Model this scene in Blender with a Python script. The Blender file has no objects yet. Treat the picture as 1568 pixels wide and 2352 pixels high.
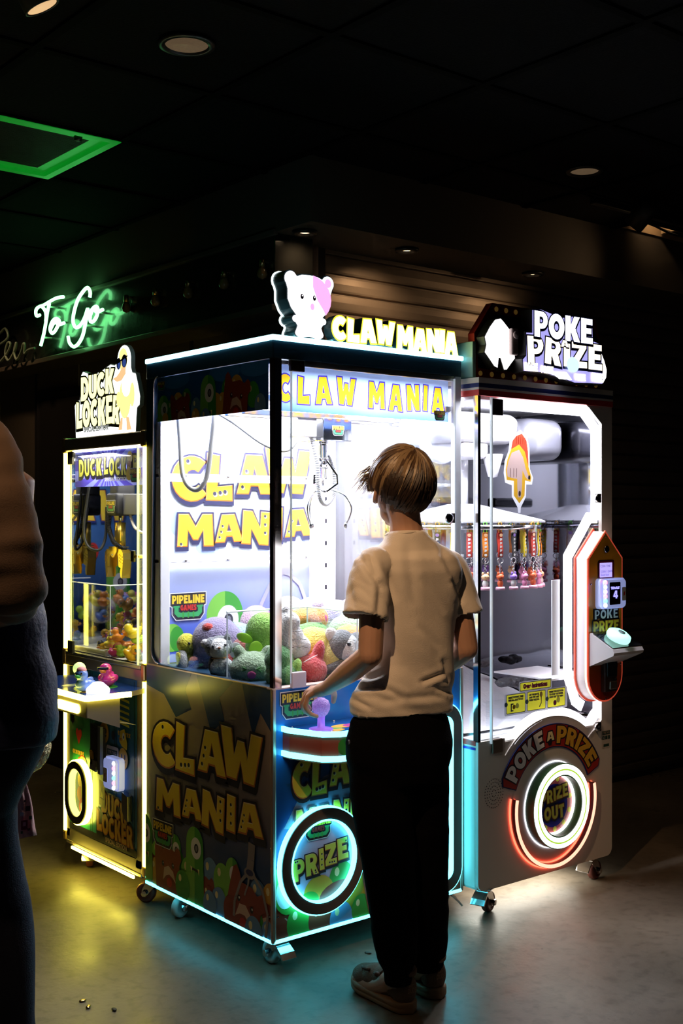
import bpy, bmesh, math, random
from mathutils import Vector, Matrix, Quaternion, noise
from mathutils.geometry import tessellate_polygon

# ------------------------------------------------------------------ camera, world, exposure, large lights
SC = bpy.context.scene
COL = SC.collection
CAMP = Vector((-2.0925, -2.9062, 1.4))
cd = bpy.data.cameras.new('camera'); cam = bpy.data.objects.new('camera', cd); COL.objects.link(cam)
cam.location = CAMP; cam.rotation_euler = (math.pi/2, 0, math.radians(-39.08))
cd.sensor_fit = 'VERTICAL'; cd.sensor_height = 36.0; cd.lens = 36.0*2703/2352; cd.clip_start = .05
SC.camera = cam
SC.view_settings.view_transform = 'Standard'; SC.view_settings.look = 'None'
SC.view_settings.gamma = 1; SC.view_settings.use_curve_mapping = False
SC.view_settings.exposure = 0.0
cy = SC.cycles
cy.use_denoising = True; cy.max_bounces = 8; cy.transparent_max_bounces = 20
cy.use_adaptive_sampling = True; cy.adaptive_threshold = .04; cy.adaptive_min_samples = 12
cy.diffuse_bounces = 3; cy.glossy_bounces = 4; cy.transmission_bounces = 6
cy.sample_clamp_indirect = 6.0; cy.sample_clamp_direct = 0; cy.caustics_reflective = False; cy.caustics_refractive = False
w = bpy.data.worlds.new('dim_hall'); SC.world = w; w.use_nodes = True
w.node_tree.nodes['Background'].inputs[0].default_value = (.62, .66, 1, 1)
w.node_tree.nodes['Background'].inputs[1].default_value = .0011

def spot(name, loc, target, power, color, size, blend=.5, radius=.04):
    l = bpy.data.lights.new(name, 'SPOT'); l.energy = power; l.color = color; l.spot_size = math.radians(size)
    l.spot_blend = blend; l.shadow_soft_size = radius
    o = bpy.data.objects.new(name, l); COL.objects.link(o); o.location = loc
    o.rotation_euler = (Vector(target)-Vector(loc)).to_track_quat('-Z', 'Y').to_euler()
    return o
def area(name, loc, target, power, color, sx, sy):
    l = bpy.data.lights.new(name, 'AREA'); l.energy = power; l.color = color; l.shape = 'RECTANGLE'; l.size = sx; l.size_y = sy
    o = bpy.data.objects.new(name, l); COL.objects.link(o); o.location = loc
    o.rotation_euler = (Vector(target)-Vector(loc)).to_track_quat('-Z', 'Y').to_euler()
    return o
WARM = (1, .66, .36)
def on_early(px, py):
    a = (px-784)/2703.; d = Vector((.6304+.7763*a, .7763-.6304*a, -(py-1176)/2703.)); p = CAMP+d*(1.265/d.z); return p+(Vector((.25, -.4, .6))-p).normalized()*.01
# track spots and downlights of the hall, some of them added (their housings are built below)
spot('track_light_beam', on_early(98, 18), (.25, -.4, .6), 2, WARM, 90, .9)
spot('hall_light_beam', (-1.492, -.99, 2.647), (-1.0, -.40, 1.15), 20, (1, .58, .30), 40, .7, .03)  # extra lamp added out of view to brighten the adult
spot('hall_light_beam', (-1.142, -1.195, 2.648), (.20, -.42, 1.08), 85, (1, .58, .29), 27, .5, .02)
spot('walkway_light_beam', (1.898, -1.893, 2.645), (1.5, -.5, 0), 9, (1, .72, .45), 75, .9)
spot('shutter_wash_beam', (.70, .76, 2.482), (.82, 1.0, 2.15), 2.2, WARM, 110, 1)  # added beam to brighten the top of the pillar
spot('passage_light_beam', (.15, 3.2, 2.70), (.25, 3.2, 0), 14, WARM, 120, .9)  # added beam from out of view, brightens the left wall
spot('shutter_wash_beam', (1.22, .74, 2.482), (1.22, .96, 2.0), 7.0, WARM, 125, 1)
spot('shutter_wash_beam', (2.0, .74, 2.482), (2.0, .96, 2.0), 5.0, WARM, 125, 1)
spot('track_light_beam', (2.40, .30, 2.50), (1.9, .66, 2.62), 1.2, WARM, 100, 1)
area('cabinet_light', (.40, .36, 1.84), (.40, .36, 0), 42, (.90, .92, 1), .66, .5)
area('cabinet_light', (1.15, -.01, 1.785), (1.15, .25, 0), 19, (.93, .93, 1), .6, .07)
area('cabinet_light', (.86, .40, 1.785), (1.1, .40, 0), 19, (.93, .93, 1), .07, .6)
area('underglow_light', (1.2, .10, .088), (1.2, .10, 0), 2.2, (1, .97, .85), .5, .2)
area('cabinet_light', (.13, 1.08, 1.622), (.16, 1.06, 0), 9, (1, .97, .86), .22, .5)

# ------------------------------------------------------------------ helpers
def ray(px, py):
    a = (px-784)/2703.; return Vector((.6304+.7763*a, .7763-.6304*a, -(py-1176)/2703.))
def on(ax, v, px, py):
    d = ray(px, py); return CAMP + d*((v-CAMP[ax])/d[ax])

_m = {}
def mat(name, col=(.5, .5, .5), rough=.5, metal=0, es=0, ec=None, bump=0, bs=60, var=0, vs=8, sheen=0, coat=0, wave=0):
    if name in _m: return _m[name]
    m = bpy.data.materials.new(name); m.use_nodes = True; nt = m.node_tree; b = nt.nodes['Principled BSDF']
    c = (*col, 1)
    b.inputs['Base Color'].default_value = c; b.inputs['Roughness'].default_value = rough; b.inputs['Metallic'].default_value = metal
    if es:
        b.inputs['Emission Color'].default_value = (*(ec or col), 1); b.inputs['Emission Strength'].default_value = es
    if sheen: b.inputs['Sheen Weight'].default_value = sheen; b.inputs['Sheen Roughness'].default_value = .5
    if coat: b.inputs['Coat Weight'].default_value = coat; b.inputs['Coat Roughness'].default_value = .08
    tc = nt.nodes.new('ShaderNodeTexCoord')
    n = nt.nodes.new('ShaderNodeTexNoise'); n.inputs['Scale'].default_value = vs; n.inputs['Detail'].default_value = 6
    nt.links.new(tc.outputs['Object'], n.inputs['Vector'])
    if var:
        mx = nt.nodes.new('ShaderNodeMixRGB'); mx.inputs[1].default_value = tuple(x*(1-var) for x in col)+(1,)
        mx.inputs[2].default_value = tuple(min(1, x*(1+var)) for x in col)+(1,)
        nt.links.new(n.outputs['Fac'], mx.inputs[0]); nt.links.new(mx.outputs[0], b.inputs['Base Color'])
    if bump:
        n2 = nt.nodes.new('ShaderNodeTexNoise'); n2.inputs['Scale'].default_value = bs; n2.inputs['Detail'].default_value = 4
        nt.links.new(tc.outputs['Object'], n2.inputs['Vector'])
        bp = nt.nodes.new('ShaderNodeBump'); bp.inputs['Strength'].default_value = bump; bp.inputs['Distance'].default_value = .01
        nt.links.new(n2.outputs['Fac'], bp.inputs['Height']); nt.links.new(bp.outputs[0], b.inputs['Normal'])
    _m[name] = m; return m
def glass(name, tint=(1, 1, 1), refl=.06, rough=0):
    if name in _m: return _m[name]
    m = bpy.data.materials.new(name); m.use_nodes = True; nt = m.node_tree; nt.nodes.clear()
    out = nt.nodes.new('ShaderNodeOutputMaterial'); tr = nt.nodes.new('ShaderNodeBsdfTransparent'); gl = nt.nodes.new('ShaderNodeBsdfGlossy')
    mx = nt.nodes.new('ShaderNodeMixShader'); lw = nt.nodes.new('ShaderNodeLayerWeight'); mm = nt.nodes.new('ShaderNodeMath')
    tr.inputs[0].default_value = (*tint, 1); gl.inputs['Roughness'].default_value = rough
    lw.inputs[0].default_value = .25; mm.operation = 'MULTIPLY_ADD'; mm.inputs[1].default_value = .28; mm.inputs[2].default_value = refl
    nt.links.new(lw.outputs['Fresnel'], mm.inputs[0])
    nt.links.new(mm.outputs[0], mx.inputs[0]); nt.links.new(tr.outputs[0], mx.inputs[1]); nt.links.new(gl.outputs[0], mx.inputs[2])
    nt.links.new(mx.outputs[0], out.inputs[0]); _m[name] = m; return m
def film(name, col, rough=.4, thru=.65):
    """printed film that lets light through from behind"""
    if name in _m: return _m[name]
    m = mat(name, col, rough); nt = m.node_tree; b = nt.nodes['Principled BSDF']; out = nt.nodes['Material Output']
    t = nt.nodes.new('ShaderNodeBsdfTranslucent'); t.inputs[0].default_value = (*col, 1); mx = nt.nodes.new('ShaderNodeMixShader'); mx.inputs[0].default_value = thru
    nt.links.new(b.outputs[0], mx.inputs[1]); nt.links.new(t.outputs[0], mx.inputs[2]); nt.links.new(mx.outputs[0], out.inputs[0]); return m
def led(name, col, s): return mat(name, col, .4, es=s, ec=col)

def tag(o, label=None, cat=None, group=None, kind=None):
    if label: o['label'] = label
    if cat: o['category'] = cat
    if group: o['group'] = group
    if kind: o['kind'] = kind
    return o
def wloc(o):
    p = Vector((0, 0, 0))
    while o is not None: p += o.location; o = o.parent
    return p
def thing(name, label, cat, loc=(0, 0, 0), group=None):
    o = bpy.data.objects.new(name, None); COL.objects.link(o); o.location = loc; o.empty_display_size = .05
    return tag(o, label, cat, group)
def ring(n, r, c=(0, 0), a0=0, ry=None):
    ry = r if ry is None else ry
    return [(c[0]+r*math.cos(a0+2*math.pi*k/n), c[1]+ry*math.sin(a0+2*math.pi*k/n)) for k in range(n)]
def arc(cx, cy_, rx, ry, a0, a1, n=10):
    return [(cx+rx*math.cos(math.radians(a0+(a1-a0)*k/n)), cy_+ry*math.sin(math.radians(a0+(a1-a0)*k/n))) for k in range(n+1)]
def rrect(x0, x1, y0, y1, r, n=5):
    return arc(x1-r, y1-r, r, r, 0, 90, n)+arc(x0+r, y1-r, r, r, 90, 180, n)+arc(x0+r, y0+r, r, r, 180, 270, n)+arc(x1-r, y0+r, r, r, 270, 360, n)
def sarea(l): return sum(l[i-1][0]*l[i][1]-l[i][0]*l[i-1][1] for i in range(len(l)))/2
def offs(l, d):
    if d == 0: return l
    l = [p for i, p in enumerate(l) if math.dist(p, l[i-1]) > 1e-6]; n = len(l); out = []
    for i in range(n):
        a, b, c = l[i-1], l[i], l[(i+1) % n]
        e1 = (b[0]-a[0], b[1]-a[1]); e2 = (c[0]-b[0], c[1]-b[1]); L1 = math.hypot(*e1) or 1; L2 = math.hypot(*e2) or 1
        n1 = (e1[1]/L1, -e1[0]/L1); n2 = (e2[1]/L2, -e2[0]/L2); k = 1+n1[0]*n2[0]+n1[1]*n2[1]
        k = max(k, .35); out.append((b[0]+d*(n1[0]+n2[0])/k, b[1]+d*(n1[1]+n2[1])/k))
    return out
def grow(loops, d):
    res = []
    for i, l in enumerate(loops):
        s = sarea(l)
        if i == 0 and s < 0: l = l[::-1]
        if i > 0 and s > 0: l = l[::-1]
        o = offs(l, d)
        if i and sarea(o) >= -1e-9: continue
        if i and abs(sarea(o)) > abs(sarea(l))*1.0 and d > 0: continue
        res.append(o)
    return res

class MB:
    def __init__(s): s.v = []; s.f = []; s.mi = []; s.ms = []; s.sm = []
    def m(s, mt):
        if mt not in s.ms: s.ms.append(mt)
        return s.ms.index(mt)
    def add(s, v, f, mt, sm=False):
        k = len(s.v); s.v += [tuple(p) for p in v]; mi = s.m(mt)
        for q in f: s.f.append(tuple(i+k for i in q)); s.mi.append(mi); s.sm.append(sm)
        return s
    def bm(s, b, mt, sm=False, M=None):
        b.verts.index_update()
        s.add([(M @ v.co if M else v.co) for v in b.verts], [[v.index for v in f.verts] for f in b.faces], mt, sm); b.free(); return s
    def box(s, a, b, mt, bev=0, seg=2, M=None):
        q = bmesh.new(); bmesh.ops.create_cube(q, size=1)
        c = [(a[i]+b[i])/2 for i in range(3)]; d = [abs(b[i]-a[i]) for i in range(3)]
        for v in q.verts: v.co = Vector((c[0]+v.co.x*d[0], c[1]+v.co.y*d[1], c[2]+v.co.z*d[2]))
        bev = min(bev, min(d)*.49)
        if bev > 0: bmesh.ops.bevel(q, geom=q.edges[:], offset=bev, segments=seg, profile=.5, affect='EDGES')
        return s.bm(q, mt, bev > 0 and seg > 2, M)
    def tube(s, pts, r, mt, n=8, closed=False, caps=True, flat=None):
        pts = [Vector(p) for p in pts]; N = len(pts); rs = r if isinstance(r, list) else [r]*N
        T = []
        for i in range(N):
            a = pts[(i-1) % N] if (closed or i) else pts[i]; b = pts[(i+1) % N] if (closed or i < N-1) else pts[i]
            T.append((b-a).normalized() if (b-a).length > 0 else Vector((0, 0, 1)))
        u = T[0].orthogonal().normalized() if flat is None else (Vector(flat)-T[0]*Vector(flat).dot(T[0])).normalized()
        V = []
        for i in range(N):
            if flat is not None: u = (Vector(flat)-T[i]*Vector(flat).dot(T[i])).normalized()
            else: u = (u-T[i]*u.dot(T[i])).normalized()
            wv = T[i].cross(u); R = rs[i] if isinstance(rs[i], (tuple, list)) else (rs[i], rs[i])
            for k in range(n):
                a = 2*math.pi*(k+(.5 if n == 4 else 0))/n; q = 1.4142 if n == 4 else 1
                V.append(pts[i]+u*math.cos(a)*R[0]*q+wv*math.sin(a)*R[1]*q)
        F = []
        for i in range(N if closed else N-1):
            j = (i+1) % N
            for k in range(n): F.append((i*n+k, i*n+(k+1) % n, j*n+(k+1) % n, j*n+k))
        if caps and not closed: F.append(tuple(range(n))[::-1]); F.append(tuple((N-1)*n+k for k in range(n)))
        return s.add(V, F, mt, n > 4)
    def lathe(s, prof, mt, M=None, n=24, sm=True):
        V = []; F = []
        for r, z in prof:
            for k in range(n):
                a = 2*math.pi*k/n; p = Vector((r*math.cos(a), r*math.sin(a), z)); V.append(M @ p if M else p)
        for i in range(len(prof)-1):
            for k in range(n): F.append((i*n+k, i*n+(k+1) % n, (i+1)*n+(k+1) % n, (i+1)*n+k))
        if prof[0][0] > 1e-5: F.append(tuple(range(n))[::-1])
        if prof[-1][0] > 1e-5: F.append(tuple((len(prof)-1)*n+k for k in range(n)))
        return s.add(V, F, mt, sm)
    def ball(s, c, r, mt, R=None, u=16, v=10):
        r = r if isinstance(r, (tuple, list)) else (r, r, r); V = []; F = []
        for i in range(v+1):
            t = math.pi*i/v
            for k in range(u):
                a = 2*math.pi*k/u; p = Vector((r[0]*math.sin(t)*math.cos(a), r[1]*math.sin(t)*math.sin(a), r[2]*math.cos(t)))
                if R: p = R @ p
                V.append(p+Vector(c))
        for i in range(v):
            for k in range(u): F.append((i*u+k, (i+1)*u+k, (i+1)*u+(k+1) % u, i*u+(k+1) % u))
        return s.add(V, F, mt, True)
    def flat(s, loops, fr, mt, d=0.):
        """filled 2D shape (outer loop + holes) on frame fr=(origin, ex, ey, en) at height d along en"""
        o, ex, ey, en = fr; pts = [p for l in loops for p in l]
        tri = tessellate_polygon([[Vector((p[0], p[1], 0)) for p in l] for l in loops])
        V = [o+ex*p[0]+ey*p[1]+en*d for p in pts]; F = []
        for t in tri:
            a, b, c = (pts[i] for i in t); ar = (b[0]-a[0])*(c[1]-a[1])-(c[0]-a[0])*(b[1]-a[1])
            if abs(ar) > 1e-12: F.append(tuple(t) if ar > 0 else tuple(t[::-1]))
        return s.add(V, F, mt)
    def prism(s, loops, fr, mt, d0, d1, side=None, back=None):
        o, ex, ey, en = fr
        s.flat(loops, fr, mt, d1); s.flat(loops, fr, back or side or mt, d0)
        for l in loops:
            n = len(l); V = [o+ex*p[0]+ey*p[1]+en*d for d in (d0, d1) for p in l]
            s.add(V, [(k, (k+1) % n, n+(k+1) % n, n+k) for k in range(n)], side or mt)
        return s
    def build(s, name, parent=None, label=None):
        me = bpy.data.meshes.new(name); me.from_pydata(s.v, [], s.f)
        for q in s.ms: me.materials.append(q)
        me.polygons.foreach_set('material_index', s.mi); me.polygons.foreach_set('use_smooth', s.sm); me.update()
        o = bpy.data.objects.new(name, me); COL.objects.link(o)
        if parent is not None: o.parent = parent; o.location = -wloc(parent)
        if label: o['label'] = label
        return o
def V3(*a): return Vector(a)
EX, EY, EZ = V3(1, 0, 0), V3(0, 1, 0), V3(0, 0, 1)
def frame_front(y, x0=0, z0=0): return (V3(x0, y, z0), EX, EZ, -EY)          # seen from -y
def frame_left(x, y0=0, z0=0): return (V3(x, y0, z0), -EY, EZ, -EX)          # seen from -x ; ex runs to -y
def R3(x=0, y=0, z=0):
    from mathutils import Euler
    return Euler((math.radians(x), math.radians(y), math.radians(z))).to_matrix()
def TM(loc, rot=(0, 0, 0)): return Matrix.Translation(loc) @ R3(*rot).to_4x4()

def remesh(name, mb, voxel, smooth=4, parent=None, disp=None, m=None):
    """fuse overlapping solids of a builder into one continuous skin"""
    t = mb.build('tmp'); md = t.modifiers.new('r', 'REMESH'); md.mode = 'VOXEL'; md.voxel_size = voxel; md.use_smooth_shade = True
    if smooth:
        sm = t.modifiers.new('s', 'SMOOTH'); sm.factor = .5; sm.iterations = smooth
    dg = bpy.context.evaluated_depsgraph_get(); dg.update()
    me = bpy.data.meshes.new_from_object(t.evaluated_get(dg)); me.name = name
    bpy.data.objects.remove(t)
    if disp:
        me.update(); co = [v.co.copy() for v in me.vertices]; no = [v.normal.copy() for v in me.vertices]
        for i, v in enumerate(me.vertices): v.co = co[i]+no[i]*disp(co[i], no[i])
    me.materials.clear()
    for q in (m if isinstance(m, list) else [m or mb.ms[0]]): me.materials.append(q)
    for p in me.polygons: p.use_smooth = True; p.material_index = 0
    o = bpy.data.objects.new(name, me); COL.objects.link(o)
    if parent is not None: o.parent = parent; o.location = -wloc(parent)
    return o
def copy_tree(o, parent=None):
    c = o.copy(); COL.objects.link(c)
    if parent is not None: c.parent = parent
    for ch in list(o.children): copy_tree(ch, c)
    return c

# ------------------------------------------------------------------ chunky letter shapes (unit height)
G = {}
def _g(ch, w, *loops): G[ch] = (w, [list(l) for l in loops])
_g('C', .82, arc(.44, .5, .44, .5, 48, 318, 16)+arc(.46, .5, .17, .2, 318, 48, 10))
_g('L', .68, [(0, 1), (.31, .97), (.29, .31), (.66, .36), (.68, .02), (.02, 0)])
_g('A', .92, [(0, 0), (.24, 1), (.66, 1), (.92, 0), (.62, 0), (.56, .2), (.37, .2), (.31, 0)], [(.4, .4), (.46, .68), (.53, .4)])
_g('W', 1.08, [(0, 1), (.29, 1), (.37, .5), (.45, .8), (.63, .8), (.71, .5), (.79, 1), (1.08, 1), (.9, 0), (.63, 0), (.54, .38), (.45, 0), (.18, 0)])
_g('M', 1.06, [(0, 0), (.04, 1), (.33, 1), (.53, .62), (.73, 1), (1.02, 1), (1.06, 0), (.77, 0), (.75, .5), (.6, .2), (.46, .2), (.31, .5), (.29, 0)])
_g('N', .86, [(0, 0), (0, 1), (.29, 1), (.57, .52), (.57, 1), (.86, 1), (.86, 0), (.57, 0), (.29, .46), (.29, 0)])
_g('I', .3, [(0, 0), (0, 1), (.3, 1), (.3, 0)])
_g('P', .7, [(0, 0), (0, 1), (.38, 1)]+arc(.38, .66, .32, .34, 90, -90, 8)+[(.3, .32), (.3, 0)], arc(.36, .66, .1, .12, 90, -90, 5)+[(.28, .54), (.28, .78)])
_g('R', .76, [(0, 0), (0, 1), (.38, 1)]+arc(.38, .68, .32, .32, 90, -50, 7)+[(.76, 0), (.44, 0), (.32, .3), (.3, .3), (.3, 0)], arc(.36, .7, .1, .1, 90, -90, 5)+[(.28, .6), (.28, .8)])
_g('E', .66, [(0, 0), (0, 1), (.64, 1), (.64, .74), (.3, .74), (.3, .63), (.58, .63), (.58, .39), (.3, .39), (.3, .26), (.66, .26), (.66, 0)])
_g('K', .82, [(0, 0), (0, 1), (.3, 1), (.3, .64), (.48, 1), (.8, 1), (.55, .54), (.82, 0), (.48, 0), (.3, .4), (.3, 0)])
_g('Z', .72, [(0, 0), (0, .26), (.36, .74), (.02, .74), (.02, 1), (.7, 1), (.7, .76), (.36, .27), (.72, .27), (.72, 0)])
_g('O', .84, ring(22, .42, (.42, .5), 0, .5), ring(14, .14, (.42, .5), 0, .2)[::-1])
_g('D', .76, [(0, 0), (0, 1), (.32, 1)]+arc(.32, .5, .44, .5, 90, -90, 12), arc(.32, .5, .15, .22, 90, -90, 8)+[(.28, .28), (.28, .72)])
_g('U', .78, [(0, 1), (.29, 1), (.29, .42)]+arc(.39, .36, .1, .12, 180, 360, 6)+[(.49, 1), (.78, 1)]+arc(.39, .38, .39, .38, 0, -180, 12))
_g('G', .84, arc(.44, .5, .44, .5, 48, 300, 16)+[(.84, .1), (.84, .58), (.5, .58), (.5, .36), (.58, .34)]+arc(.46, .5, .17, .2, 300, 48, 10)[1:])
_g('S', .66, [(.64, .98), (.64, .72), (.34, .74), (.3, .68), (.34, .62), (.52, .6), (.65, .48), (.66, .16), (.52, 0), (.04, 0), (.02, .27), (.34, .27), (.38, .33), (.34, .38), (.12, .4), (0, .52), (0, .84), (.14, 1)])
_g('T', .7, [(0, 1), (.7, 1), (.7, .72), (.5, .72), (.5, 0), (.2, 0), (.2, .72), (0, .72)])
_g('Y', .76, [(0, 1), (.31, 1), (.38, .7), (.45, 1), (.76, 1), (.53, .42), (.53, 0), (.23, 0), (.23, .42)])
_g('4', .72, [(.36, 0), (.36, .2), (0, .2), (0, .4), (.3, 1), (.6, 1), (.6, .42), (.72, .42), (.72, .2), (.6, .2), (.6, 0)], [(.36, .42), (.24, .42), (.36, .68)])
def gl(ch, x0, x1, z0, z1, rot=0, shear=0):
    w_, L = G[ch]; cx, cz = (x0+x1)/2, (z0+z1)/2; r = math.radians(rot); out = []
    for l in L:
        q = []
        for p in l:
            x = (p[0]/w_-.5)*(x1-x0); z = (p[1]-.5)*(z1-z0); x += shear*z
            q.append((cx+x*math.cos(r)-z*math.sin(r), cz+x*math.sin(r)+z*math.cos(r)))
        out.append(q)
    return out
def word(txt, x0, x1, z0, z1, gap=.06, rots=None, dz=None):
    ws = [G[c][0] if c in G else .4 for c in txt]; tot = sum(ws)+gap*(len(txt)-1); k = (x1-x0)/tot; x = x0; out = []
    for i, c in enumerate(txt):
        if c in G:
            d = (dz[i % len(dz)] if dz else 0)*(z1-z0)
            out.append((c, x, x+ws[i]*k, z0+d, z1+d, rots[i % len(rots)] if rots else 0))
        x += (ws[i]+gap)*k
    return out
def letters(mb, fr, items, d0, out_m, rim_m, fill_m, t=.012, rim=.35, drop=(0, -.5), dots=None, dl=.0004, warp=None, hi=None):
    """printed letters: dark outline, orange rim, yellow face; items as from word()"""
    W = (lambda L: [[warp(*p) for p in l] for l in L]) if warp else (lambda L: L)
    for it in items:
        L = gl(*it[:5], rot=it[5]); h = it[4]-it[3]
        sh = lambda LL, kx, kz: [[(p[0]+kx, p[1]+kz) for p in l] for l in LL]
        if out_m:
            mb.flat(W(sh(grow(L, t), drop[0]*t, drop[1]*t*2)), fr, out_m, d0); mb.flat(W(grow(L, t)), fr, out_m, d0+dl*.5)
        if rim_m: mb.flat(W(grow(L, t*.15)), fr, rim_m, d0+dl)
        if hi: mb.flat(W(sh(grow(L, -t*rim*.8), -t*.1, t*.35)), fr, hi, d0+dl*1.5)
        mb.flat(W(sh(grow(L, -t*rim), 0, t*.12)), fr, fill_m, d0+dl*2)
        if dots and it[0] in 'CLANIMEPRZ':
            D = {'C': [(.42, .88)], 'L': [(.3, .16), (.5, .18), (.68, .2)], 'A': [(.16, .18), (.22, .38), (.27, .58)], 'N': [(.84, .85), (.84, .6), (.84, .35)],
                 'I': [(.5, .75), (.5, .5), (.5, .25)], 'M': [(.1, .08)], 'E': [(.8, .86)], 'P': [(.2, .9), (.35, .92)], 'R': [(.8, .1), (.75, .2)], 'Z': [(.4, .14), (.6, .14), (.8, .14)]}[it[0]]
            for a, b in D:
                c = (it[1]+a*(it[2]-it[1]), it[3]+b*h); r = h*.045
                mb.flat(W([ring(10, r*1.25, (c[0]+r*.4, c[1]-r*.4))]), fr, hi or rim_m, d0+dl*2.5); mb.flat(W([ring(10, r, c)]), fr, dots, d0+dl*3)
    return mb
def fonttext(mb, txt, fr, x, z, h, mt, d=0, bold=0, align='LEFT', w=None):
    cu = bpy.data.curves.new('t', 'FONT'); cu.body = txt; cu.size = h*1.38; cu.offset = bold; cu.align_x = align; cu.resolution_u = 3; cu.fill_mode = 'FRONT'
    o = bpy.data.objects.new('t', cu); COL.objects.link(o); dg = bpy.context.evaluated_depsgraph_get(); dg.update()
    me = o.evaluated_get(dg).to_mesh(); vs = [v.co.copy() for v in me.vertices]; fs = [tuple(p.vertices) for p in me.polygons]
    o.evaluated_get(dg).to_mesh_clear(); bpy.data.objects.remove(o); bpy.data.curves.remove(cu)
    k = 1
    if w and vs: k = w/max(1e-6, max(v.x for v in vs)-min(v.x for v in vs))
    O, ex, ey, en = fr
    return mb.add([O+ex*(x+v.x*k)+ey*(z+v.y)+en*d for v in vs], fs, mt)
# ------------------------------------------------------------------ the hall
def floor_mat():
    m = mat('polished_concrete', (.30, .27, .24), .4); nt = m.node_tree; b = nt.nodes['Principled BSDF']; L = nt.links
    tc = nt.nodes.new('ShaderNodeTexCoord')
    def N(s, d=8, dist=0):
        n = nt.nodes.new('ShaderNodeTexNoise'); n.inputs['Scale'].default_value = s; n.inputs['Detail'].default_value = d
        n.inputs['Distortion'].default_value = dist; L.new(tc.outputs['Object'], n.inputs['Vector']); return n
    def ramp(src, a, ca, b_, cb):
        r = nt.nodes.new('ShaderNodeValToRGB'); r.color_ramp.elements[0].position = a; r.color_ramp.elements[0].color = ca
        r.color_ramp.elements[1].position = b_; r.color_ramp.elements[1].color = cb; L.new(src.outputs['Fac'], r.inputs[0]); return r
    r1 = ramp(N(1.3, 10, .6), .3, (.10, .078, .057, 1), .72, (.21, .17, .128, 1))
    r2 = ramp(N(26, 10, .3), .28, (.45, .42, .4, 1), .5, (1, 1, 1, 1))
    mx = nt.nodes.new('ShaderNodeMixRGB'); mx.blend_type = 'MULTIPLY'; mx.inputs[0].default_value = .6
    L.new(r1.outputs[0], mx.inputs[1]); L.new(r2.outputs[0], mx.inputs[2])
    v = nt.nodes.new('ShaderNodeTexVoronoi'); v.inputs['Scale'].default_value = 5.5; v.inputs['Randomness'].default_value = 1; L.new(tc.outputs['Object'], v.inputs['Vector'])
    r3 = nt.nodes.new('ShaderNodeValToRGB'); r3.color_ramp.elements[0].position = .012; r3.color_ramp.elements[0].color = (.12, .1, .09, 1)
    r3.color_ramp.elements[1].position = .03; r3.color_ramp.elements[1].color = (1, 1, 1, 1); L.new(v.outputs['Distance'], r3.inputs[0])
    m2 = nt.nodes.new('ShaderNodeMixRGB'); m2.blend_type = 'MULTIPLY'; m2.inputs[0].default_value = .8
    L.new(mx.outputs[0], m2.inputs[1]); L.new(r3.outputs[0], m2.inputs[2]); L.new(m2.outputs[0], b.inputs['Base Color'])
    r4 = ramp(N(3, 6), .3, (.26, .26, .26, 1), .7, (.5, .5, .5, 1)); L.new(r4.outputs[0], b.inputs['Roughness'])
    bp = nt.nodes.new('ShaderNodeBump'); bp.inputs['Strength'].default_value = .15; bp.inputs['Distance'].default_value = .004
    L.new(N(60, 6).outputs['Fac'], bp.inputs['Height']); L.new(bp.outputs[0], b.inputs['Normal'])
    return m
q = MB().box((-4, -5, -.1), (8, 9, 0), floor_mat()).build('floor'); tag(q, kind='structure')
CT = mat('black_ceiling_tile', (.006, .0055, .0065), .9, bump=.3, bs=140, var=.15, vs=3)
mb = MB(); gx0, gy0, T = -.02, .30, .61
for i in range(-6, 13):
    for j in range(-9, 14):
        x, y = gx0+i*T, gy0+j*T
        if (i, j) == (-1, 1) : continue
        if i in (4, 5) and j == 0:
            mb.add([(x, y, 2.75), (x+T, y, 2.75), (x+T, y+.17, 2.75), (x, y+.17, 2.75)], [(0, 3, 2, 1)], CT); continue
        mb.add([(x, y, 2.75), (x+T, y, 2.75), (x+T, y+T, 2.75), (x, y+T, 2.75)], [(0, 3, 2, 1)], CT)
mb.box((-4, -6, 2.97), (8, 9, 3.05), CT)
tag(mb.build('ceiling'), kind='structure')
mb = MB(); GR = mat('black_grid_bar', (.002, .002, .002), .95)
for m_ in (GR, CT): m_.node_tree.nodes['Principled BSDF'].inputs['Specular IOR Level'].default_value = .08
for i in range(-6, 14): mb.box((gx0+i*T-.014, -5, 2.742), (gx0+i*T+.014, 8.5, 2.752), GR)
for j in range(-9, 14): mb.box((-4, gy0+j*T-.014, 2.7425), (7.5, gy0+j*T+.014, 2.7515), GR)
tag(mb.build('ceiling_grid'), kind='structure')
HB = mat('dark_soffit_paint', (.085, .07, .055), .8, var=.12, vs=2)
mb = MB(); mb.box((.62, .62, 2.5), (8, 1.3, 2.96), HB); mb.box((.62, 1.3, 2.5), (1.3, 9, 2.96), HB)
tag(mb.build('trim_1'), kind='structure')
# roller shutter closing the shopfront behind the machines
SL = mat('bronze_shutter_slat', (.34, .26, .20), .42, .55, var=.18, vs=5, bump=.15, bs=12)
DK = mat('dark_groove', (.02, .017, .015), .7)
mb = MB(); z = 0.0; p = .0775; prof = []
while z < 2.5:
    zz = min(2.5, z+p)
    prof += [(.975, z), (.964, z+.004), (.9625, z+.012), (.9605, z+p*.5), (.9615, zz-.012), (.975, zz-.008)]
    z += p
V = [(x, y, z_) for y, z_ in prof for x in (.944, 8)]; F = []
for i in range(len(prof)-1): F.append((2*i, 2*i+1, 2*i+3, 2*i+2))
mb.add(V, F, SL); tag(mb.build('door_1'), kind='structure')
JB = mat('black_door_jamb', (.03, .027, .03), .45, .3)
mb = MB().box((.90, .945, 0), (.95, 1.1, 2.5), JB, .003); mb.box((.944, .93, 0), (8, .99, .03), JB, .002)
tag(mb.build('trim_2'), kind='structure')
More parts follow.
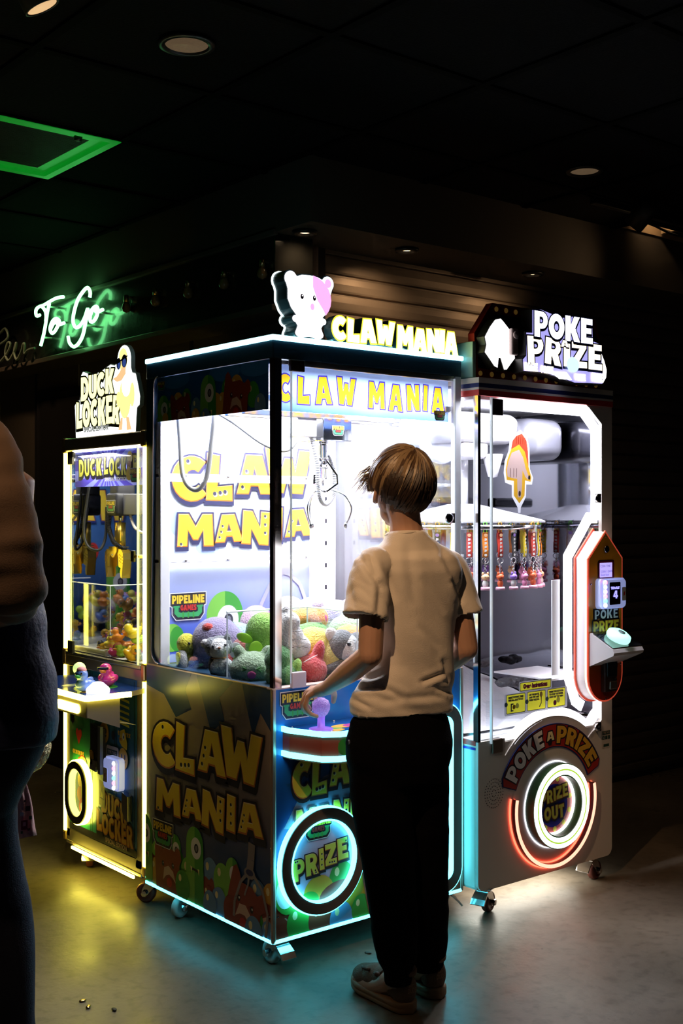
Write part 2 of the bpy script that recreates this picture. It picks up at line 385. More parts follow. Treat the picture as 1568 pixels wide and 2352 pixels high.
BW = mat('brushed_bronze_wall', (.16, .125, .10), .34, .3, var=.25, vs=1.5, bump=.06, bs=30)
mb = MB().box((.8, .96, 0), (.9, 9, 2.5), BW)
for y in (1.02, 1.75, 2.45, 3.42, 4.1, 4.9): mb.box((.793, y-.012, 0), (.8, y+.012, 2.2), JB)
for y in (2.9, 3.95, 4.5): mb.box((.785, y-.03, 0), (.8, y+.03, 2.2), BW, .004)
mb.box((.78, 1.0, 0), (.8, 9, .12), JB, .003)
tag(mb.build('wall_left'), kind='structure')
tag(MB().box((.9, 1.1, 0), (8, 1.25, 2.6), BW).build('wall_back'), kind='structure')
PL = mat('pillar_satin_metal', (.42, .34, .30), .38, .8, var=.1, vs=3)
tag(MB().box((.772, .935, 0), (.905, 1.02, 2.5), PL, .004).build('pillar'), kind='structure')
DD = mat('dark_door_panel', (.035, .03, .028), .35, .5)
mb = MB().box((.77, 2.52, 0), (.80, 3.36, 2.07), JB, .006); mb.box((.762, 2.58, .02), (.775, 3.30, 2.02), DD, .004)
d2 = mb.build('door_2'); tag(d2, kind='structure')
MB().box((.74, 2.64, 1.0), (.762, 2.66, 1.14), PL, .006).build('door_handle', d2)
# sign band that carries the neon lettering
SB = mat('glossy_black_sign_band', (.02, .02, .018), .24, .0, coat=.6, bump=.5, bs=5)
mb = MB().box((.62, .85, 2.215), (.81, 8.9, 2.5), SB, .003); mb.box((.60, .84, 2.19), (.81, 8.9, 2.216), BW, .004); mb.box((.605, .84, 2.488), (.63, 8.9, 2.51), HB, .004)
tag(mb.build('trim_3'), kind='structure')

# neon lettering
def smooth_path(P, n=8):
    P = [Vector(p) for p in P]; out = []
    for i in range(len(P)-1):
        a, b, c, d = P[max(0, i-1)], P[i], P[i+1], P[min(len(P)-1, i+2)]
        for k in range(n):
            t = k/n; out.append(.5*((2*b)+(-a+c)*t+(2*a-5*b+4*c-d)*t*t+(-a+3*b-3*c+d)*t**3))
    out.append(P[-1]); return out
NG = led('green_neon', (.22, 1, .34), 5.5)
sign = thing('neon_sign', 'lit green neon script sign reading To Go on the black sign band', 'neon sign', (.56, 2.5, 2.36))
def neon(pts, s=6.533, ox=60, oy=640, x=.565): return smooth_path([on(0, x, ox+a/s, oy+b/s) for a, b in pts], 6)
def tubes(name, strokes, m, par, r=.0085, **k):
    mb = MB()
    for st in strokes: mb.tube(neon(st, **k), r, m, 8)
    mb.build(name, par)
tubes('lettering', [[(205, 545), (160, 560), (145, 490), (180, 430), (260, 400), (360, 340), (460, 290), (560, 275)],
    [(240, 420), (285, 480), (300, 560), (295, 640)], [(350, 370), (320, 500), (300, 640), (265, 830), (220, 1005)]], NG, sign)
tubes('lettering', [[(370, 800), (360, 740), (390, 650), (440, 600), (480, 610), (500, 650), (470, 720), (430, 790), (390, 820), (365, 770), (400, 690), (440, 640), (480, 690), (570, 665)]], NG, sign)
tubes('lettering', [[(955, 280), (960, 200), (920, 135), (850, 200), (770, 330), (715, 520), (705, 650), (750, 735), (820, 690), (880, 580), (925, 450), (895, 640), (850, 850), (780, 980), (710, 1020), (650, 960), (630, 865)]], NG, sign)
tubes('lettering', [[(960, 590), (970, 500), (1020, 430), (1060, 420), (1075, 470), (1060, 560), (1010, 640), (965, 640), (960, 560), (1010, 460), (1060, 500), (1150, 465)]], NG, sign)
CL = mat('clear_bracket', (.5, .55, .5), .3)
for a, b in [(330, 420), (240, 880), (430, 640), (760, 300), (880, 700), (700, 1010), (1040, 500)]:
    pp = on(0, .565, 60+a/6.533, 640+b/6.533); MB().tube([pp, pp+V3(.06, 0, 0)], .005, CL, 6).build('standoff', sign)
ND = mat('unlit_neon_tube', (.25, .3, .22), .3)
s2 = thing('neon_sign', 'unlit grey tube script sign at the edge of the picture, beside the green To Go', 'neon sign', (.56, 3.2, 2.3))
tubes('lettering', [[(0, 90), (30, 60), (45, 110), (0, 150)], [(0, 250), (40, 200), (60, 150), (45, 140), (30, 200), (50, 240), (85, 180), (92, 140), (80, 190), (95, 235), (120, 190), (130, 150), (140, 150), (138, 200), (160, 180), (195, 170)]], ND, s2, r=.007, s=2.45, ox=0, oy=730)
for k, (a, b) in enumerate([(290, 705), (357, 690), (432, 671), (514, 650), (602, 626)]):
    pp = on(0, .6, a, b); t = thing('wall_bulb', ['small amber bulb on the black sign band, next to the green neon', 'small amber bulb on the sign band, second from the neon', 'small amber bulb on the sign band, middle of the five',
        'small amber bulb on the sign band, second from the shutter pillar', 'small amber bulb on the sign band, nearest the shutter pillar'][k], 'bulb', pp, 'bulbs along the sign band')
    MB().lathe([(.0, -.028), (.016, -.022), (.022, -.008), (.018, .01), (.011, .024)], mat('amber_glass', (.25, .13, .05), .1, coat=.5), TM(pp), 14).build('glass', t)
    MB().lathe([(.012, .022), (.012, .05), (.006, .055)], mat('brass_socket', (.5, .33, .15), .3, 1), TM(pp), 12).tube([pp+V3(0, 0, .04), pp+V3(.03, 0, .05)], .006, mat('brass_socket'), 6).build('socket', t)

# ceiling fittings
def downlight(x, y, r, label):
    t = thing('recessed_downlight', label, 'ceiling light', (x, y, 2.75), 'recessed downlights in the black ceiling')
    MB().lathe([(r*1.32, 2.747), (r*1.3, 2.739), (r*1.02, 2.738), (r*1.0, 2.75)], mat('black_trim_ring', (.02, .02, .02), .35), TM((x, y, 0)), 40).build('trim_ring', t)
    MB().lathe([(0, 2.7455), (r, 2.744)], mat('dusty_reflector', (.42, .29, .18), .45, es=.16, ec=(.55, .36, .2), var=.35, vs=90), TM((x, y, 0)), 40).build('reflector', t)
downlight(-.305, 0.0, .062, 'dim round downlight in the ceiling above the teddy bear sign')
downlight(.15, 3.2, .06, 'lit round downlight over the passage by the green neon sign')  # unseen downlight added to warm the left wall
downlight(1.574, .09, .055, 'small dim round downlight above the poke prize machine')
for k, (x, y_) in enumerate(((1.22, .74), (2.0, .74), (.70, .76))):  # fixtures added to carry the warm washes on shutter and pillar
    t = thing('soffit_downlight', ['small lit wall washer in the soffit over the bear sign end of the shutter', 'small lit wall washer in the soffit towards the far end of the shutter', 'small lit wall washer at the soffit corner over the metal pillar'][k], 'ceiling light', (x, y_, 2.5))
    MB().lathe([(.05, 2.499), (.048, 2.486), (.03, 2.486), (.03, 2.4985)], mat('black_trim_ring'), TM((x, y_, 0)), 24).build('trim_ring', t)
    MB().lathe([(0, 2.4975), (.029, 2.497)], led('warm_lamp', (1, .7, .4), 5), TM((x, y_, 0)), 20).build('lamp', t)
def track_head(p, aim, label, r=.045, L=.13):
    p = Vector(p); d = (Vector(aim)-p).normalized(); t = thing('track_spotlight', label, 'spotlight', p)
    Mx = Matrix.Translation(p) @ d.to_track_quat('Z', 'Y').to_matrix().to_4x4(); B = mat('black_lamp_housing', (.02, .02, .02), .4)
    MB().lathe([(0, -L), (r*.95, -L), (r, -L+.01), (r, 0), (r*.88, 0), (r*.84, -.03)], B, Mx, 28).build('housing', t)
    mb = MB()
    for k in range(5): mb.lathe([(r*.84, -.006*k-.002), (r*.78, -.006*k-.005), (r*.84, -.006*k-.008)], mat('lit_baffle', (.8, .6, .35), .4, es=.8, ec=(1, .62, .3)), Mx, 28)
    mb.build('baffle', t)
    MB().lathe([(0, -.033), (r*.8, -.033)], led('warm_lamp', (1, .7, .4), 5), Mx, 24).build('lamp', t)
    MB().tube([p-d*(L*.6), p-d*(L*.6)+V3(0, 0, .09), (p.x-d.x*L*.6, p.y-d.y*L*.6, 2.742)], .009, B, 8).build('stem', t)
    return t
track_head(on(2, 2.665, 98, 18), (.25, -.4, .6), 'black track spotlight with a glowing ribbed mouth, in the upper corner', .047)
track_head(on(1, .25, 1452, 520), on(1, .45, 1350, 640), 'black track spotlight tilted down beside the open ceiling gap', .045, .12)
track_head((-1.15, -1.2, 2.66), (.20, -.42, 1.08), 'black track spotlight aimed at the boy from behind')
track_head((-1.5, -1.0, 2.66), (-1.0, -.40, 1.15), 'black track spotlight over the adult at the picture edge')  # housing of the lamp added to light the adult
track_head((1.9, -1.9, 2.66), (1.5, -.5, 0), 'black track spotlight aimed at the walkway floor')
mb = MB().box((1.9, .30, 2.715), (4.2, .33, 2.742), mat('black_lamp_housing'), .003)
tag(mb.build('lighting_track'), 'black lighting track under the ceiling by the open gap', 'lighting track')
# open tile with wiring
OB = mat('bare_plywood', (.55, .40, .24), .7, es=.0, var=.2, vs=12)
mb = MB(); mb.box((2.40, .612, 2.76), (3.68, .62, 2.95), OB); mb.box((2.40, .47, 2.94), (3.68, .62, 2.95), OB); mb.box((2.78, .50, 2.77), (2.80, .60, 2.9), OB)
tag(mb.build('ceiling_opening_liner'), kind='structure')
mb = MB(); pts = smooth_path([(2.35, .56, 2.80), (2.55, .5, 2.765), (2.8, .52, 2.75), (3.1, .5, 2.77), (3.4, .55, 2.8)])
mb.tube(pts, .006, mat('black_cable', (.03, .03, .03), .5), 6); mb.tube([p+V3(0, .03, .02) for p in pts], .005, mat('black_cable'), 6)
tag(mb.build('ceiling_cable'), 'pair of black cables sagging in the open ceiling gap', 'cable')
spot('gap_light_beam', (2.6, .50, 2.93), (2.8, .62, 2.84), 2.2, WARM, 150, 1)
# vent with green light around it
t = thing('ceiling_vent', 'square louvred ceiling vent edged with green light', 'ceiling vent', (-.325, 1.215, 2.75))
fr = (V3(0, 0, 2.748), EX, EY, -EZ); X0, X1, Y0, Y1 = -.63, -.02, .91, 1.52
GM = mat('green_lit_frame', (.1, .5, .16), .35, .2, es=.14, ec=(.01, 1, .06), var=.6, vs=5)
MB().prism([rrect(X0, X1, Y0, Y1, .004), rrect(X0+.03, X1-.03, Y0+.03, Y1-.03, .002)[::-1]], fr, GM, -.01, .008).build('outer_frame', t)
MB().prism([rrect(X0+.038, X1-.038, Y0+.038, Y1-.038, .004), rrect(X0+.085, X1-.085, Y0+.085, Y1-.085, .002)[::-1]], fr, GM, -.03, -.004).build('inner_frame', t)
mb = MB(); GL = mat('dark_louvre', (.05, .048, .04), .5); mb.box((X0+.085, Y0+.085, 2.765), (X1-.085, Y1-.085, 2.78), GL)
for k in range(44): mb.box((X0+.085, Y0+.09+k*.01, 2.752), (X1-.085, Y0+.094+k*.01, 2.765), GL)
mb.build('louvre_panel', t)
MB().box((X0, Y0, 2.79), (X1, Y1, 2.80), mat('black_trim_ring')).build('backing', t)
MB().lathe([(0, 2.735), (.014, 2.736), (.016, 2.75)], mat('black_trim_ring'), TM((-.16, .975, 0)), 14).build('latch', t)
# ------------------------------------------------------------------ printed artwork helpers
def clip(poly, cv):
    out = list(poly)
    for i in range(len(cv)):
        a, b = cv[i-1], cv[i]; src, out = out, []
        if not src: return []
        side = lambda p: (b[0]-a[0])*(p[1]-a[1])-(b[1]-a[1])*(p[0]-a[0])
        for k in range(len(src)):
            p, q = src[k-1], src[k]; sp, sq = side(p), side(q)
            if (sp >= 0) != (sq >= 0):
                t = sp/(sp-sq); out.append((p[0]+(q[0]-p[0])*t, p[1]+(q[1]-p[1])*t))
            if sq >= 0: out.append(q)
    return out
YEL = mat('print_yellow', (.92, .66, .05), .35); YEG = mat('print_lemon', (.83, .80, .10), .35); ORR = mat('print_orange', (.62, .20, .03), .35)
CREAM = mat('print_cream', (.95, .85, .45), .35); INK = mat('print_dark_ink', (.02, .018, .03), .35); NVY = mat('print_navy', (.02, .03, .15), .35)
WHT = mat('print_white', (.9, .9, .9), .35); GRN = mat('print_green', (.06, .38, .05), .35); GRL = mat('print_lime', (.22, .60, .08), .35)
BRN = mat('print_brown', (.30, .05, .025), .35); BRL = mat('print_tan', (.72, .50, .38), .35); BLU = mat('print_pale_blue', (.16, .34, .60), .35)
RED = mat('print_red', (.62, .04, .03), .35); PUR = mat('print_violet_shadow', (.10, .06, .50), .35); PGR = mat('print_grey', (.25, .25, .28), .35)
YLO = mat('print_gold', (.75, .42, .04), .35)
def gradient_print(name, c0, c1, z0, z1, axis=2, noise_amt=.35, sc=3., rough=.3, thru=0):
    if name in _m: return _m[name]
    m = mat(name, c0, rough); nt = m.node_tree; b = nt.nodes['Principled BSDF']; tc = nt.nodes.new('ShaderNodeTexCoord'); L = nt.links
    sp = nt.nodes.new('ShaderNodeSeparateXYZ'); L.new(tc.outputs['Object'], sp.inputs[0])
    mr = nt.nodes.new('ShaderNodeMapRange'); mr.inputs[1].default_value = z0; mr.inputs[2].default_value = z1; L.new(sp.outputs[axis], mr.inputs[0])
    n = nt.nodes.new('ShaderNodeTexNoise'); n.inputs['Scale'].default_value = sc; n.inputs['Detail'].default_value = 5; L.new(tc.outputs['Object'], n.inputs['Vector'])
    ma = nt.nodes.new('ShaderNodeMath'); ma.operation = 'MULTIPLY_ADD'; ma.inputs[1].default_value = noise_amt*2; ma.inputs[2].default_value = -noise_amt; L.new(n.outputs['Fac'], ma.inputs[0])
    ad = nt.nodes.new('ShaderNodeMath'); ad.operation = 'ADD'; ad.use_clamp = True; L.new(mr.outputs[0], ad.inputs[0]); L.new(ma.outputs[0], ad.inputs[1])
    mx = nt.nodes.new('ShaderNodeMixRGB'); mx.inputs[1].default_value = (*c0, 1); mx.inputs[2].default_value = (*c1, 1)
    L.new(ad.outputs[0], mx.inputs[0]); L.new(mx.outputs[0], b.inputs['Base Color'])
    if thru:
        t = nt.nodes.new('ShaderNodeBsdfTranslucent'); L.new(mx.outputs[0], t.inputs[0]); ms = nt.nodes.new('ShaderNodeMixShader'); ms.inputs[0].default_value = thru
        L.new(b.outputs[0], ms.inputs[1]); L.new(t.outputs[0], ms.inputs[2]); L.new(ms.outputs[0], nt.nodes['Material Output'].inputs[0])
    return m
def rf(mb, fr, outer, inner, m, d):
    """flat ring: outer outline with inner outlines cut out"""
    o = outer if sarea(outer) > 0 else outer[::-1]; return mb.flat([o]+[(q if sarea(q) < 0 else q[::-1]) for q in inner], fr, m, d)
def inlay(mb, fr, cv, items, base, rim, fill, t, d=.0004, extra=()):
    """translucent banner: letters let into the base so that light from behind passes one film only"""
    Ls = [gl(*it[:5], rot=it[5]) for it in items]; rf(mb, fr, cv, [grow(L, t)[0] for L in Ls]+list(extra), base, d)
    for L in Ls: rf(mb, fr, grow(L, t)[0], [grow(L, -t*.3)[0]], rim, d+.0003); q = grow(L, -t*.3); mb.flat([q[0]]+[(l if sarea(l) < 0 else l[::-1]) for l in L[1:]], fr, fill, d+.0003)
    for L in Ls:
        for l in L[1:]: mb.flat([l if sarea(l) > 0 else l[::-1]], fr, rim, d+.0003)
class Art:
    """printed shapes on one panel, clipped to its outline, stacked in thin layers of ink"""
    def __init__(s, mb, fr, cv, d=.0006): s.mb, s.fr, s.cv, s.d = mb, fr, (cv if sarea(cv) > 0 else cv[::-1]), d
    def poly(s, pts, m):
        s.d += .00004
        if sarea(pts) < 0: pts = pts[::-1]
        q = clip(pts, s.cv)
        if len(q) > 2: s.mb.flat([q], s.fr, m, s.d)
    def ell(s, x, z, rx, rz, m, n=22): s.poly(ring(n, rx, (x, z), 0, rz), m)
    def bubble(s, x, z, r, m):
        s.ell(x, z, r, r*1.2, m); s.ell(x-r*.35, z+r*.55, r*.2, r*.28, CREAM, 10)
    def monster(s, x, z, w, h):
        s.poly(arc(x, z+h-w/2, w/2, w/2*1.1, 0, 180, 14)+[(x-w*.56, z), (x+w*.56, z)], GRN)
        s.poly(arc(x, z+h-w/2, w*.5, w/2*1.1, 90, 180, 8)+[(x-w*.56, z), (x, z)], GRL)
        e = w*.30; s.ell(x+w*.08, z+h-w*.62, e, e*1.15, WHT); s.ell(x+w*.10, z+h-w*.62, e*.42, e*.5, INK, 14); s.ell(x+w*.10, z+h-w*.62, e*.25, e*.32, PGR, 10)
        m = z+h-w*1.25; s.poly([(x-w*.25, m), (x+w*.28, m-.05*w), (x+w*.28, m-.13*w), (x-w*.25, m-.08*w)], INK)
        s.poly([(x-w*.25, m+.02*w), (x-w*.13, m-.01*w), (x-w*.2, m-.22*w)], CREAM); s.poly([(x+w*.18, m), (x+w*.28, m), (x+w*.26, m-.22*w)], CREAM)
    def bear(s, x, z, w, h, rot=0):
        r = math.radians(rot)
        def T(P): return [(x+a*w*math.cos(r)-b*w*math.sin(r), z+h*.5+a*w*math.sin(r)+b*w*math.cos(r)) for a, b in P]
        s.poly(T([(-.5, -.9), (-.52, .1), (-.5, .5), (-.42, .58), (-.3, .5), (-.2, .36), (.1, .42), (.28, .36), (.4, .46), (.5, .4), (.55, .22), (.46, .1), (.5, -.9)]), BRN)
        s.poly(T([(-.22, -.28), (-.16, -.02), (.02, .04), (.2, -.06), (.3, -.3), (.18, -.2), (.04, -.14), (-.1, -.18)]), BRL)
        s.poly(T(ring(12, .11, (.03, -.3), 0, .1)), RED)
        for e in (-.2, .2): s.poly(T(ring(10, .05, (e, .06), 0, .06)), INK); s.poly(T(ring(8, .022, (e+.01, .075))), WHT)
    def crowd(s, x0, x1, z, h, seed=1):
        R = random.Random(seed); n = max(3, int((x1-x0)/(h*.36)))
        for k in range(n): s.bubble(x0+(k+.5)*(x1-x0)/n+R.uniform(-.02, .02)*h, z+h*R.uniform(.35, .62), h*R.uniform(.2, .28), [YLO, GRN, BLU, GRL, YLO][R.randrange(5)])
        k = 0; x = x0+h*.1
        while x < x1:
            if k % 2 == 0: s.bear(x+h*.15, z-h*.12, h*.62, h*.75, R.uniform(-18, 10))
            else: s.monster(x+h*.12, z-h*.1, h*.42, h*1.12)
            x += h*.95; k += 1
        for k in range(n): s.bubble(x0+(k+.3)*(x1-x0)/n, z+h*R.uniform(.02, .2), h*R.uniform(.17, .24), [BLU, YLO, GRN, BRN][R.randrange(4)])
def pipeline_logo(mb, fr, x, z, w, d=.0007, bw=True):
    """PIPELINE over GAMES with the green pipe, lower left corner at x, z"""
    h = w*.62; p = lambda a, b: (x+a*w, z+b*h)
    U = arc(x+.18*w, z+.22*h, .1*w, .2*h, 180, 270, 5)+arc(x+.82*w, z+.22*h, .1*w, .2*h, 270, 360, 5)
    outer = [p(.0, 1), p(0, .56), p(.06, .52), p(.06, .2), p(.16, .0), p(.84, .0), p(.94, .2), p(.94, .54), p(1, .58), p(1, 1.02)]
    mb.flat([offs(outer[::-1] if sarea(outer) < 0 else outer, w*.035)], fr, WHT, d); mb.flat([offs(outer[::-1] if sarea(outer) < 0 else outer, w*.012)], fr, INK, d+.0002)
    letters(mb, fr, word('PIPELINE', x+.03*w, x+.97*w, z+.62*h, z+.96*h, .08), d+.0004, None, None, YEL, t=.0)
    letters(mb, fr, word('GAMES', x+.27*w, x+.73*w, z+.34*h, z+.57*h, .08), d+.0004, None, None, RED, t=.0)
    pipe = [p(.10, .5), p(.10, .24), p(.2, .08), p(.8, .08), p(.9, .24), p(.9, .5), p(.78, .5), p(.78, .3), p(.72, .26), p(.28, .26), p(.22, .3), p(.22, .5)]
    G2 = mat('print_pipe_green', (.05, .42, .14), .35)
    mb.flat([pipe[::-1] if sarea(pipe) < 0 else pipe], fr, G2, d+.0004)
    for a in (.07, .75): mb.flat([[p(a, .46), p(a+.18, .46), p(a+.18, .54), p(a, .54)]], fr, G2, d+.0005)
    for a in (.35, .5, .65): mb.flat([[p(a-.02, .04), p(a+.02, .04), p(a+.02, .29), p(a-.02, .29)]], fr, GRN, d+.0005)
LOGO = [('C', 0, .252, .445, .9), ('L', .231, .42, .451, .925), ('A', .442, .697, .526, .931), ('W', .645, .993, .54, 1),
        ('M', .036, .282, 0, .322), ('A', .29, .485, .037, .319), ('N', .482, .678, .006, .35), ('I', .700, .775, .052, .388), ('A', .792, 1, .086, .371)]
LR = [0, -3, 0, -2, 0, 2, -4, -2, 3]
def claw_logo(mb, fr, x0, x1, z0, z1, d, om=INK, rm=ORR, fm=YEL, t=.008, hi=CREAM):
    its = [(c, x0+a*(x1-x0), x0+b*(x1-x0), z0+e*(z1-z0), z0+f*(z1-z0), LR[i]) for i, (c, a, b, e, f) in enumerate(LOGO)]
    letters(mb, fr, its, d, om, rm, fm, t=t, drop=(0, -.7), dots=om, hi=hi)

CHR = mat('chrome', (.8, .8, .82), .12, 1); STL = mat('brushed_steel', (.62, .6, .58), .3, .9, bump=.05, bs=40)
RUB = mat('castor_rubber', (.42, .42, .40), .5, bump=.1); RUR = mat('dark_red_castor_rubber', (.16, .04, .03), .5); BLK = mat('black_plastic', (.02, .02, .022), .4)
GLS = glass('clear_pane', (.985, .99, 1), .02); ACR = glass('clear_acrylic', (.96, .98, 1), .03)
EDGE = mat('pane_edge', (.75, .85, .9), .15, es=.25, ec=(.8, .9, 1))
YLB = led('bright_yellow_led', (1, .84, .10), 34); CYN = led('cyan_led', (.10, .80, 1.0), 6.5); CYW = led('pale_cyan_led', (.35, .9, 1.0), 3.6); YLD = led('yellow_led', (1, .84, .10), 13); WLD = led('white_led', (.93, .95, 1), 9); RLD = led('red_led', (1, .10, .05), 4.2)
def caster(par, x, y, h, heading, rub=RUB, r=.036):
    """swivel castor hanging from height h; heading turns it about z"""
    g = TM((x, y, 0), (0, 0, heading)); mb = MB()
    mb.box((-.035, -.035, h-.008), (.035, .035, h), CHR, .003, M=g); mb.lathe([(0, h-.02), (.024, h-.018), (.026, h-.008)], CHR, g, 20)
    for s_ in (-1, 1):
        L = [(-.03, h-.012), (.012, h-.012), (.035, r+.012), (.036, r-.008), (.022, r-.014), (.004, r+.006), (-.024, h-.026)]
        mb.prism([L[::-1] if sarea(L) < 0 else L], (g @ V3(0, .0165*s_, 0), g.to_3x3() @ EX, EZ, g.to_3x3() @ -EY), CHR, -.0015, .0015)
    c = mb.build('caster', par)
    W = g @ TM((.024, 0, r), (90, 0, 0)); wp = [(0, -.012), (.012, -.013), (r*.62, -.011), (r*.66, -.013), (r-.004, -.013), (r, -.008), (r, .008), (r-.004, .013), (r*.66, .013), (r*.62, .011), (.012, .013), (0, .012)]
    MB().lathe(wp, rub, W, 28).build('wheel', c)
    MB().tube([g @ V3(.024, -.026, r), g @ V3(.024, .026, r)], .006, CHR, 8).lathe([(0, -.03), (.011, -.029), (.011, -.019)], CHR, W, 6, False).lathe([(.011, .019), (.011, .029), (0, .03)], CHR, W, 6, False).build('axle', c)
    MB().add([g @ V3(*q) for q in [(-.03, -.024, h-.014), (-.03, .024, h-.014), (-.058, .026, h-.034), (-.058, -.026, h-.034), (-.07, .026, h-.05), (-.07, -.026, h-.05), (-.03, -.024, h-.019), (-.03, .024, h-.019), (-.053, .026, h-.039), (-.053, -.026, h-.039), (-.066, .026, h-.054), (-.066, -.026, h-.054)]],
        [(0, 1, 2, 3), (3, 2, 4, 5), (7, 6, 9, 8), (8, 9, 11, 10), (0, 3, 9, 6), (3, 5, 11, 9), (2, 1, 7, 8), (4, 2, 8, 10), (5, 4, 10, 11)], CHR).build('brake_pedal', c)
    return c
def bar(mb, a, b, m, t=.012, t2=None):
    return mb.tube([a, b], (t, t2 or t), m, 4, flat=EZ if abs((Vector(b)-Vector(a)).normalized().z) < .9 else EX)

# ------------------------------------------------------------------ the blue claw machine
W1, D1, ZB, ZS, ZT = .80, .765, .088, .862, 1.937
cm = thing('claw_machine', 'big blue claw machine full of plush toys, boy standing at its joystick, cyan strip lights', 'arcade machine', (.4, .38, 0))
NB = mat('navy_enamel', (.012, .045, .085), .38, bump=.04, bs=200); WI = mat('white_interior', (.86, .86, .9), .4); EDG = mat('satin_edge_trim', (.55, .42, .34), .35, .7)
mb = MB().box((.006, .006, ZB), (W1-.006, D1, ZS-.004), NB, .004)
mb.build('lower_cabinet', cm)
# left side sheet with rounded window
fl = frame_left(0, D1); cvL = [(0, ZB), (D1, ZB), (D1, ZS+.004), (0, ZS+.004)]
win = arc(.05+.03, 1.873-.03, .03, .03, 90, 180, 6)+arc(.08, .87+.05, .05, .05, 180, 270, 8)[1:]+[(D1-.004, ZS), (D1-.004, 1.868)]
mb = MB().prism([[(0, ZB), (D1, ZB), (D1, ZT-.002), (0, ZT-.002)], win if sarea(win) < 0 else win[::-1]], fl, NB, -.012, 0)
mb.build('side_panel', cm)
mb = MB(); wr = win[:15]; mb.tube([fl[0]+fl[1]*p[0]+fl[2]*p[1]+fl[3]*.001 for p in wr], .0022, EDG, 6)
mb.box((-.003, .012, ZS-.001), (.0, .688, ZS+.003), EDG); mb.build('window_bead', cm)
SKY = gradient_print('sky_print', (.012, .06, .20), (.42, .33, .24), .30, .62, noise_amt=.55, sc=2.2, rough=.28)
mb = MB().flat([cvL], fl, SKY, .0004); A = Art(mb, fl, cvL)
for pts in ([(.0, .86), (.2, .86), (.3, .86), (.26, .80), (.3, .74), (.2, .70), (.12, .77), (.0, .79)], [(.33, .86), (.55, .86), (.47, .80), (.50, .73), (.42, .68), (.37, .78)], [(.6, .86), (.76, .86), (.765, .72), (.70, .78), (.66, .70), (.62, .80)]): A.poly(pts, mat('print_deep_sky', (.02, .07, .20), .3))
A.crowd(-.02, .79, ZB+.02, .185, 3)
A.monster(.325, ZB-.02, .105, .28); A.monster(-.005, ZB+.02, .10, .22); A.bear(.155, ZB+.0, .165, .18, 4); A.bear(.62, ZB-.01, .185, .17, -16); A.bubble(.25, ZB+.05, .045, GRN); A.bubble(.42, ZB+.03, .04, BLU); A.bubble(.67, ZB-.0, .05, BLU)
GCL = mat('print_claw_grey', (.30, .27, .28), .35)
for P_, r_ in (([(.66, .37), (.655, .32), (.645, .27)], .018), ([(.645, .28), (.60, .24), (.565, .17), (.56, .12)], .006), ([(.66, .28), (.715, .24), (.745, .17), (.735, .10)], .006), ([(.65, .29), (.64, .24), (.62, .20)], .004)):
    for a, b in zip(P_, P_[1:]):
        n_ = Vector((b[1]-a[1], a[0]-b[0])).normalized()*r_; A.poly([(a[0]-n_.x, a[1]-n_.y), (b[0]-n_.x, b[1]-n_.y), (b[0]+n_.x, b[1]+n_.y), (a[0]+n_.x, a[1]+n_.y)], GCL)
A.ell(.648, .275, .03, .018, GCL); A.ell(.648, .277, .02, .010, NVY)
claw_logo(mb, fl, .05, .72, .363, .711, .005, t=.010, fm=YEL)
pipeline_logo(mb, fl, .055, .245, .13, .005)
mb.build('side_print', cm)
# front sheet
ff = frame_front(0); cvF = [(0, ZB), (W1, ZB), (W1, ZS), (0, ZS)]
SK2 = gradient_print('bright_sky_print', (.006, .07, .30), (.02, .20, .62), .42, .80, noise_amt=.12, sc=4, rough=.22)
mb = MB().flat([cvF], ff, SK2, .0004); A = Art(mb, ff, cvF)
A.poly([(.04, .43), (.1, .52), (.2, .57), (.35, .60), (.45, .5), (.4, .42), (.2, .4)], mat('print_cloud', (.20, .26, .42), .3))
A.crowd(-.01, .82, ZB+.01, .21, 8); A.ell(.055, .255, .06, .09, GRN); A.ell(.045, .235, .036, .05, WHT); A.ell(.05, .232, .014, .02, INK); A.bear(.46, ZB+.02, .2, .2, 12); A.monster(.62, ZB, .12, .3)
claw_logo(mb, ff, .068, .40, .395, .66, .005, t=.006)
pipeline_logo(mb, ff, .028, .768, .125, .003)
mb.build('front_print', cm)
mb = MB()
for (x, y) in ((0, 0), (W1, 0)): mb.box((x-.006, y-.006, ZB), (x+.008, y+.006, ZS), EDG, .003)
mb.box((-.004, -.004, ZS-.004), (W1+.004, .03, ZS+.002), mat('pale_counter_edge', (.7, .55, .5), .35, .4), .002)
mb.build('corner_trim', cm)
# top box, glass frame and inside
mb = MB().box((-.002, -.002, 1.868), (W1+.002, D1, ZT-.01), NB, .004); mb.build('top_box', cm)
mb = MB().box((-.008, -.008, ZT-.014), (W1+.008, .012, ZT+.003), CYW, .004).box((-.008, .012, ZT-.014), (.012, D1, ZT+.003), CYW, .004); mb.build('top_light_strip', cm)
mb = MB().box((.01, .01, ZT-.008), (W1, D1, ZT), mat('frosted_top', (.5, .8, .85), .35), .002); mb.build('top_sheet', cm)
mb = MB().box((-.001, -.003, ZS), (.006, .016, 1.868), mat('dark_mirror', (.06, .05, .05), .1, .8)); mb.box((.006, -.003, ZS), (.030, .010, 1.868), CHR); mb.build('corner_post', cm)
mb = MB().box((W1-.028, -.002, ZS), (W1, .02, 1.868), mat('white_frame', (.75, .76, .82), .3), .002); mb.build('corner_post', cm)
mb = MB().box((W1-.03, D1-.05, ZS), (W1, D1, 1.868), mat('white_frame'), .002); mb.build('corner_post', cm)
MB().box((.004, .018, ZS), (.007, .69, 1.868), GLS).build('side_glass', cm)
MB().box((W1-.006, .022, ZS), (W1-.003, D1-.05, 1.868), GLS).build('side_glass', cm)
door = MB().box((.064, -.008, ZS+.012), (.762, -.004, 1.858), GLS)
door = door.build('glass_door', cm)
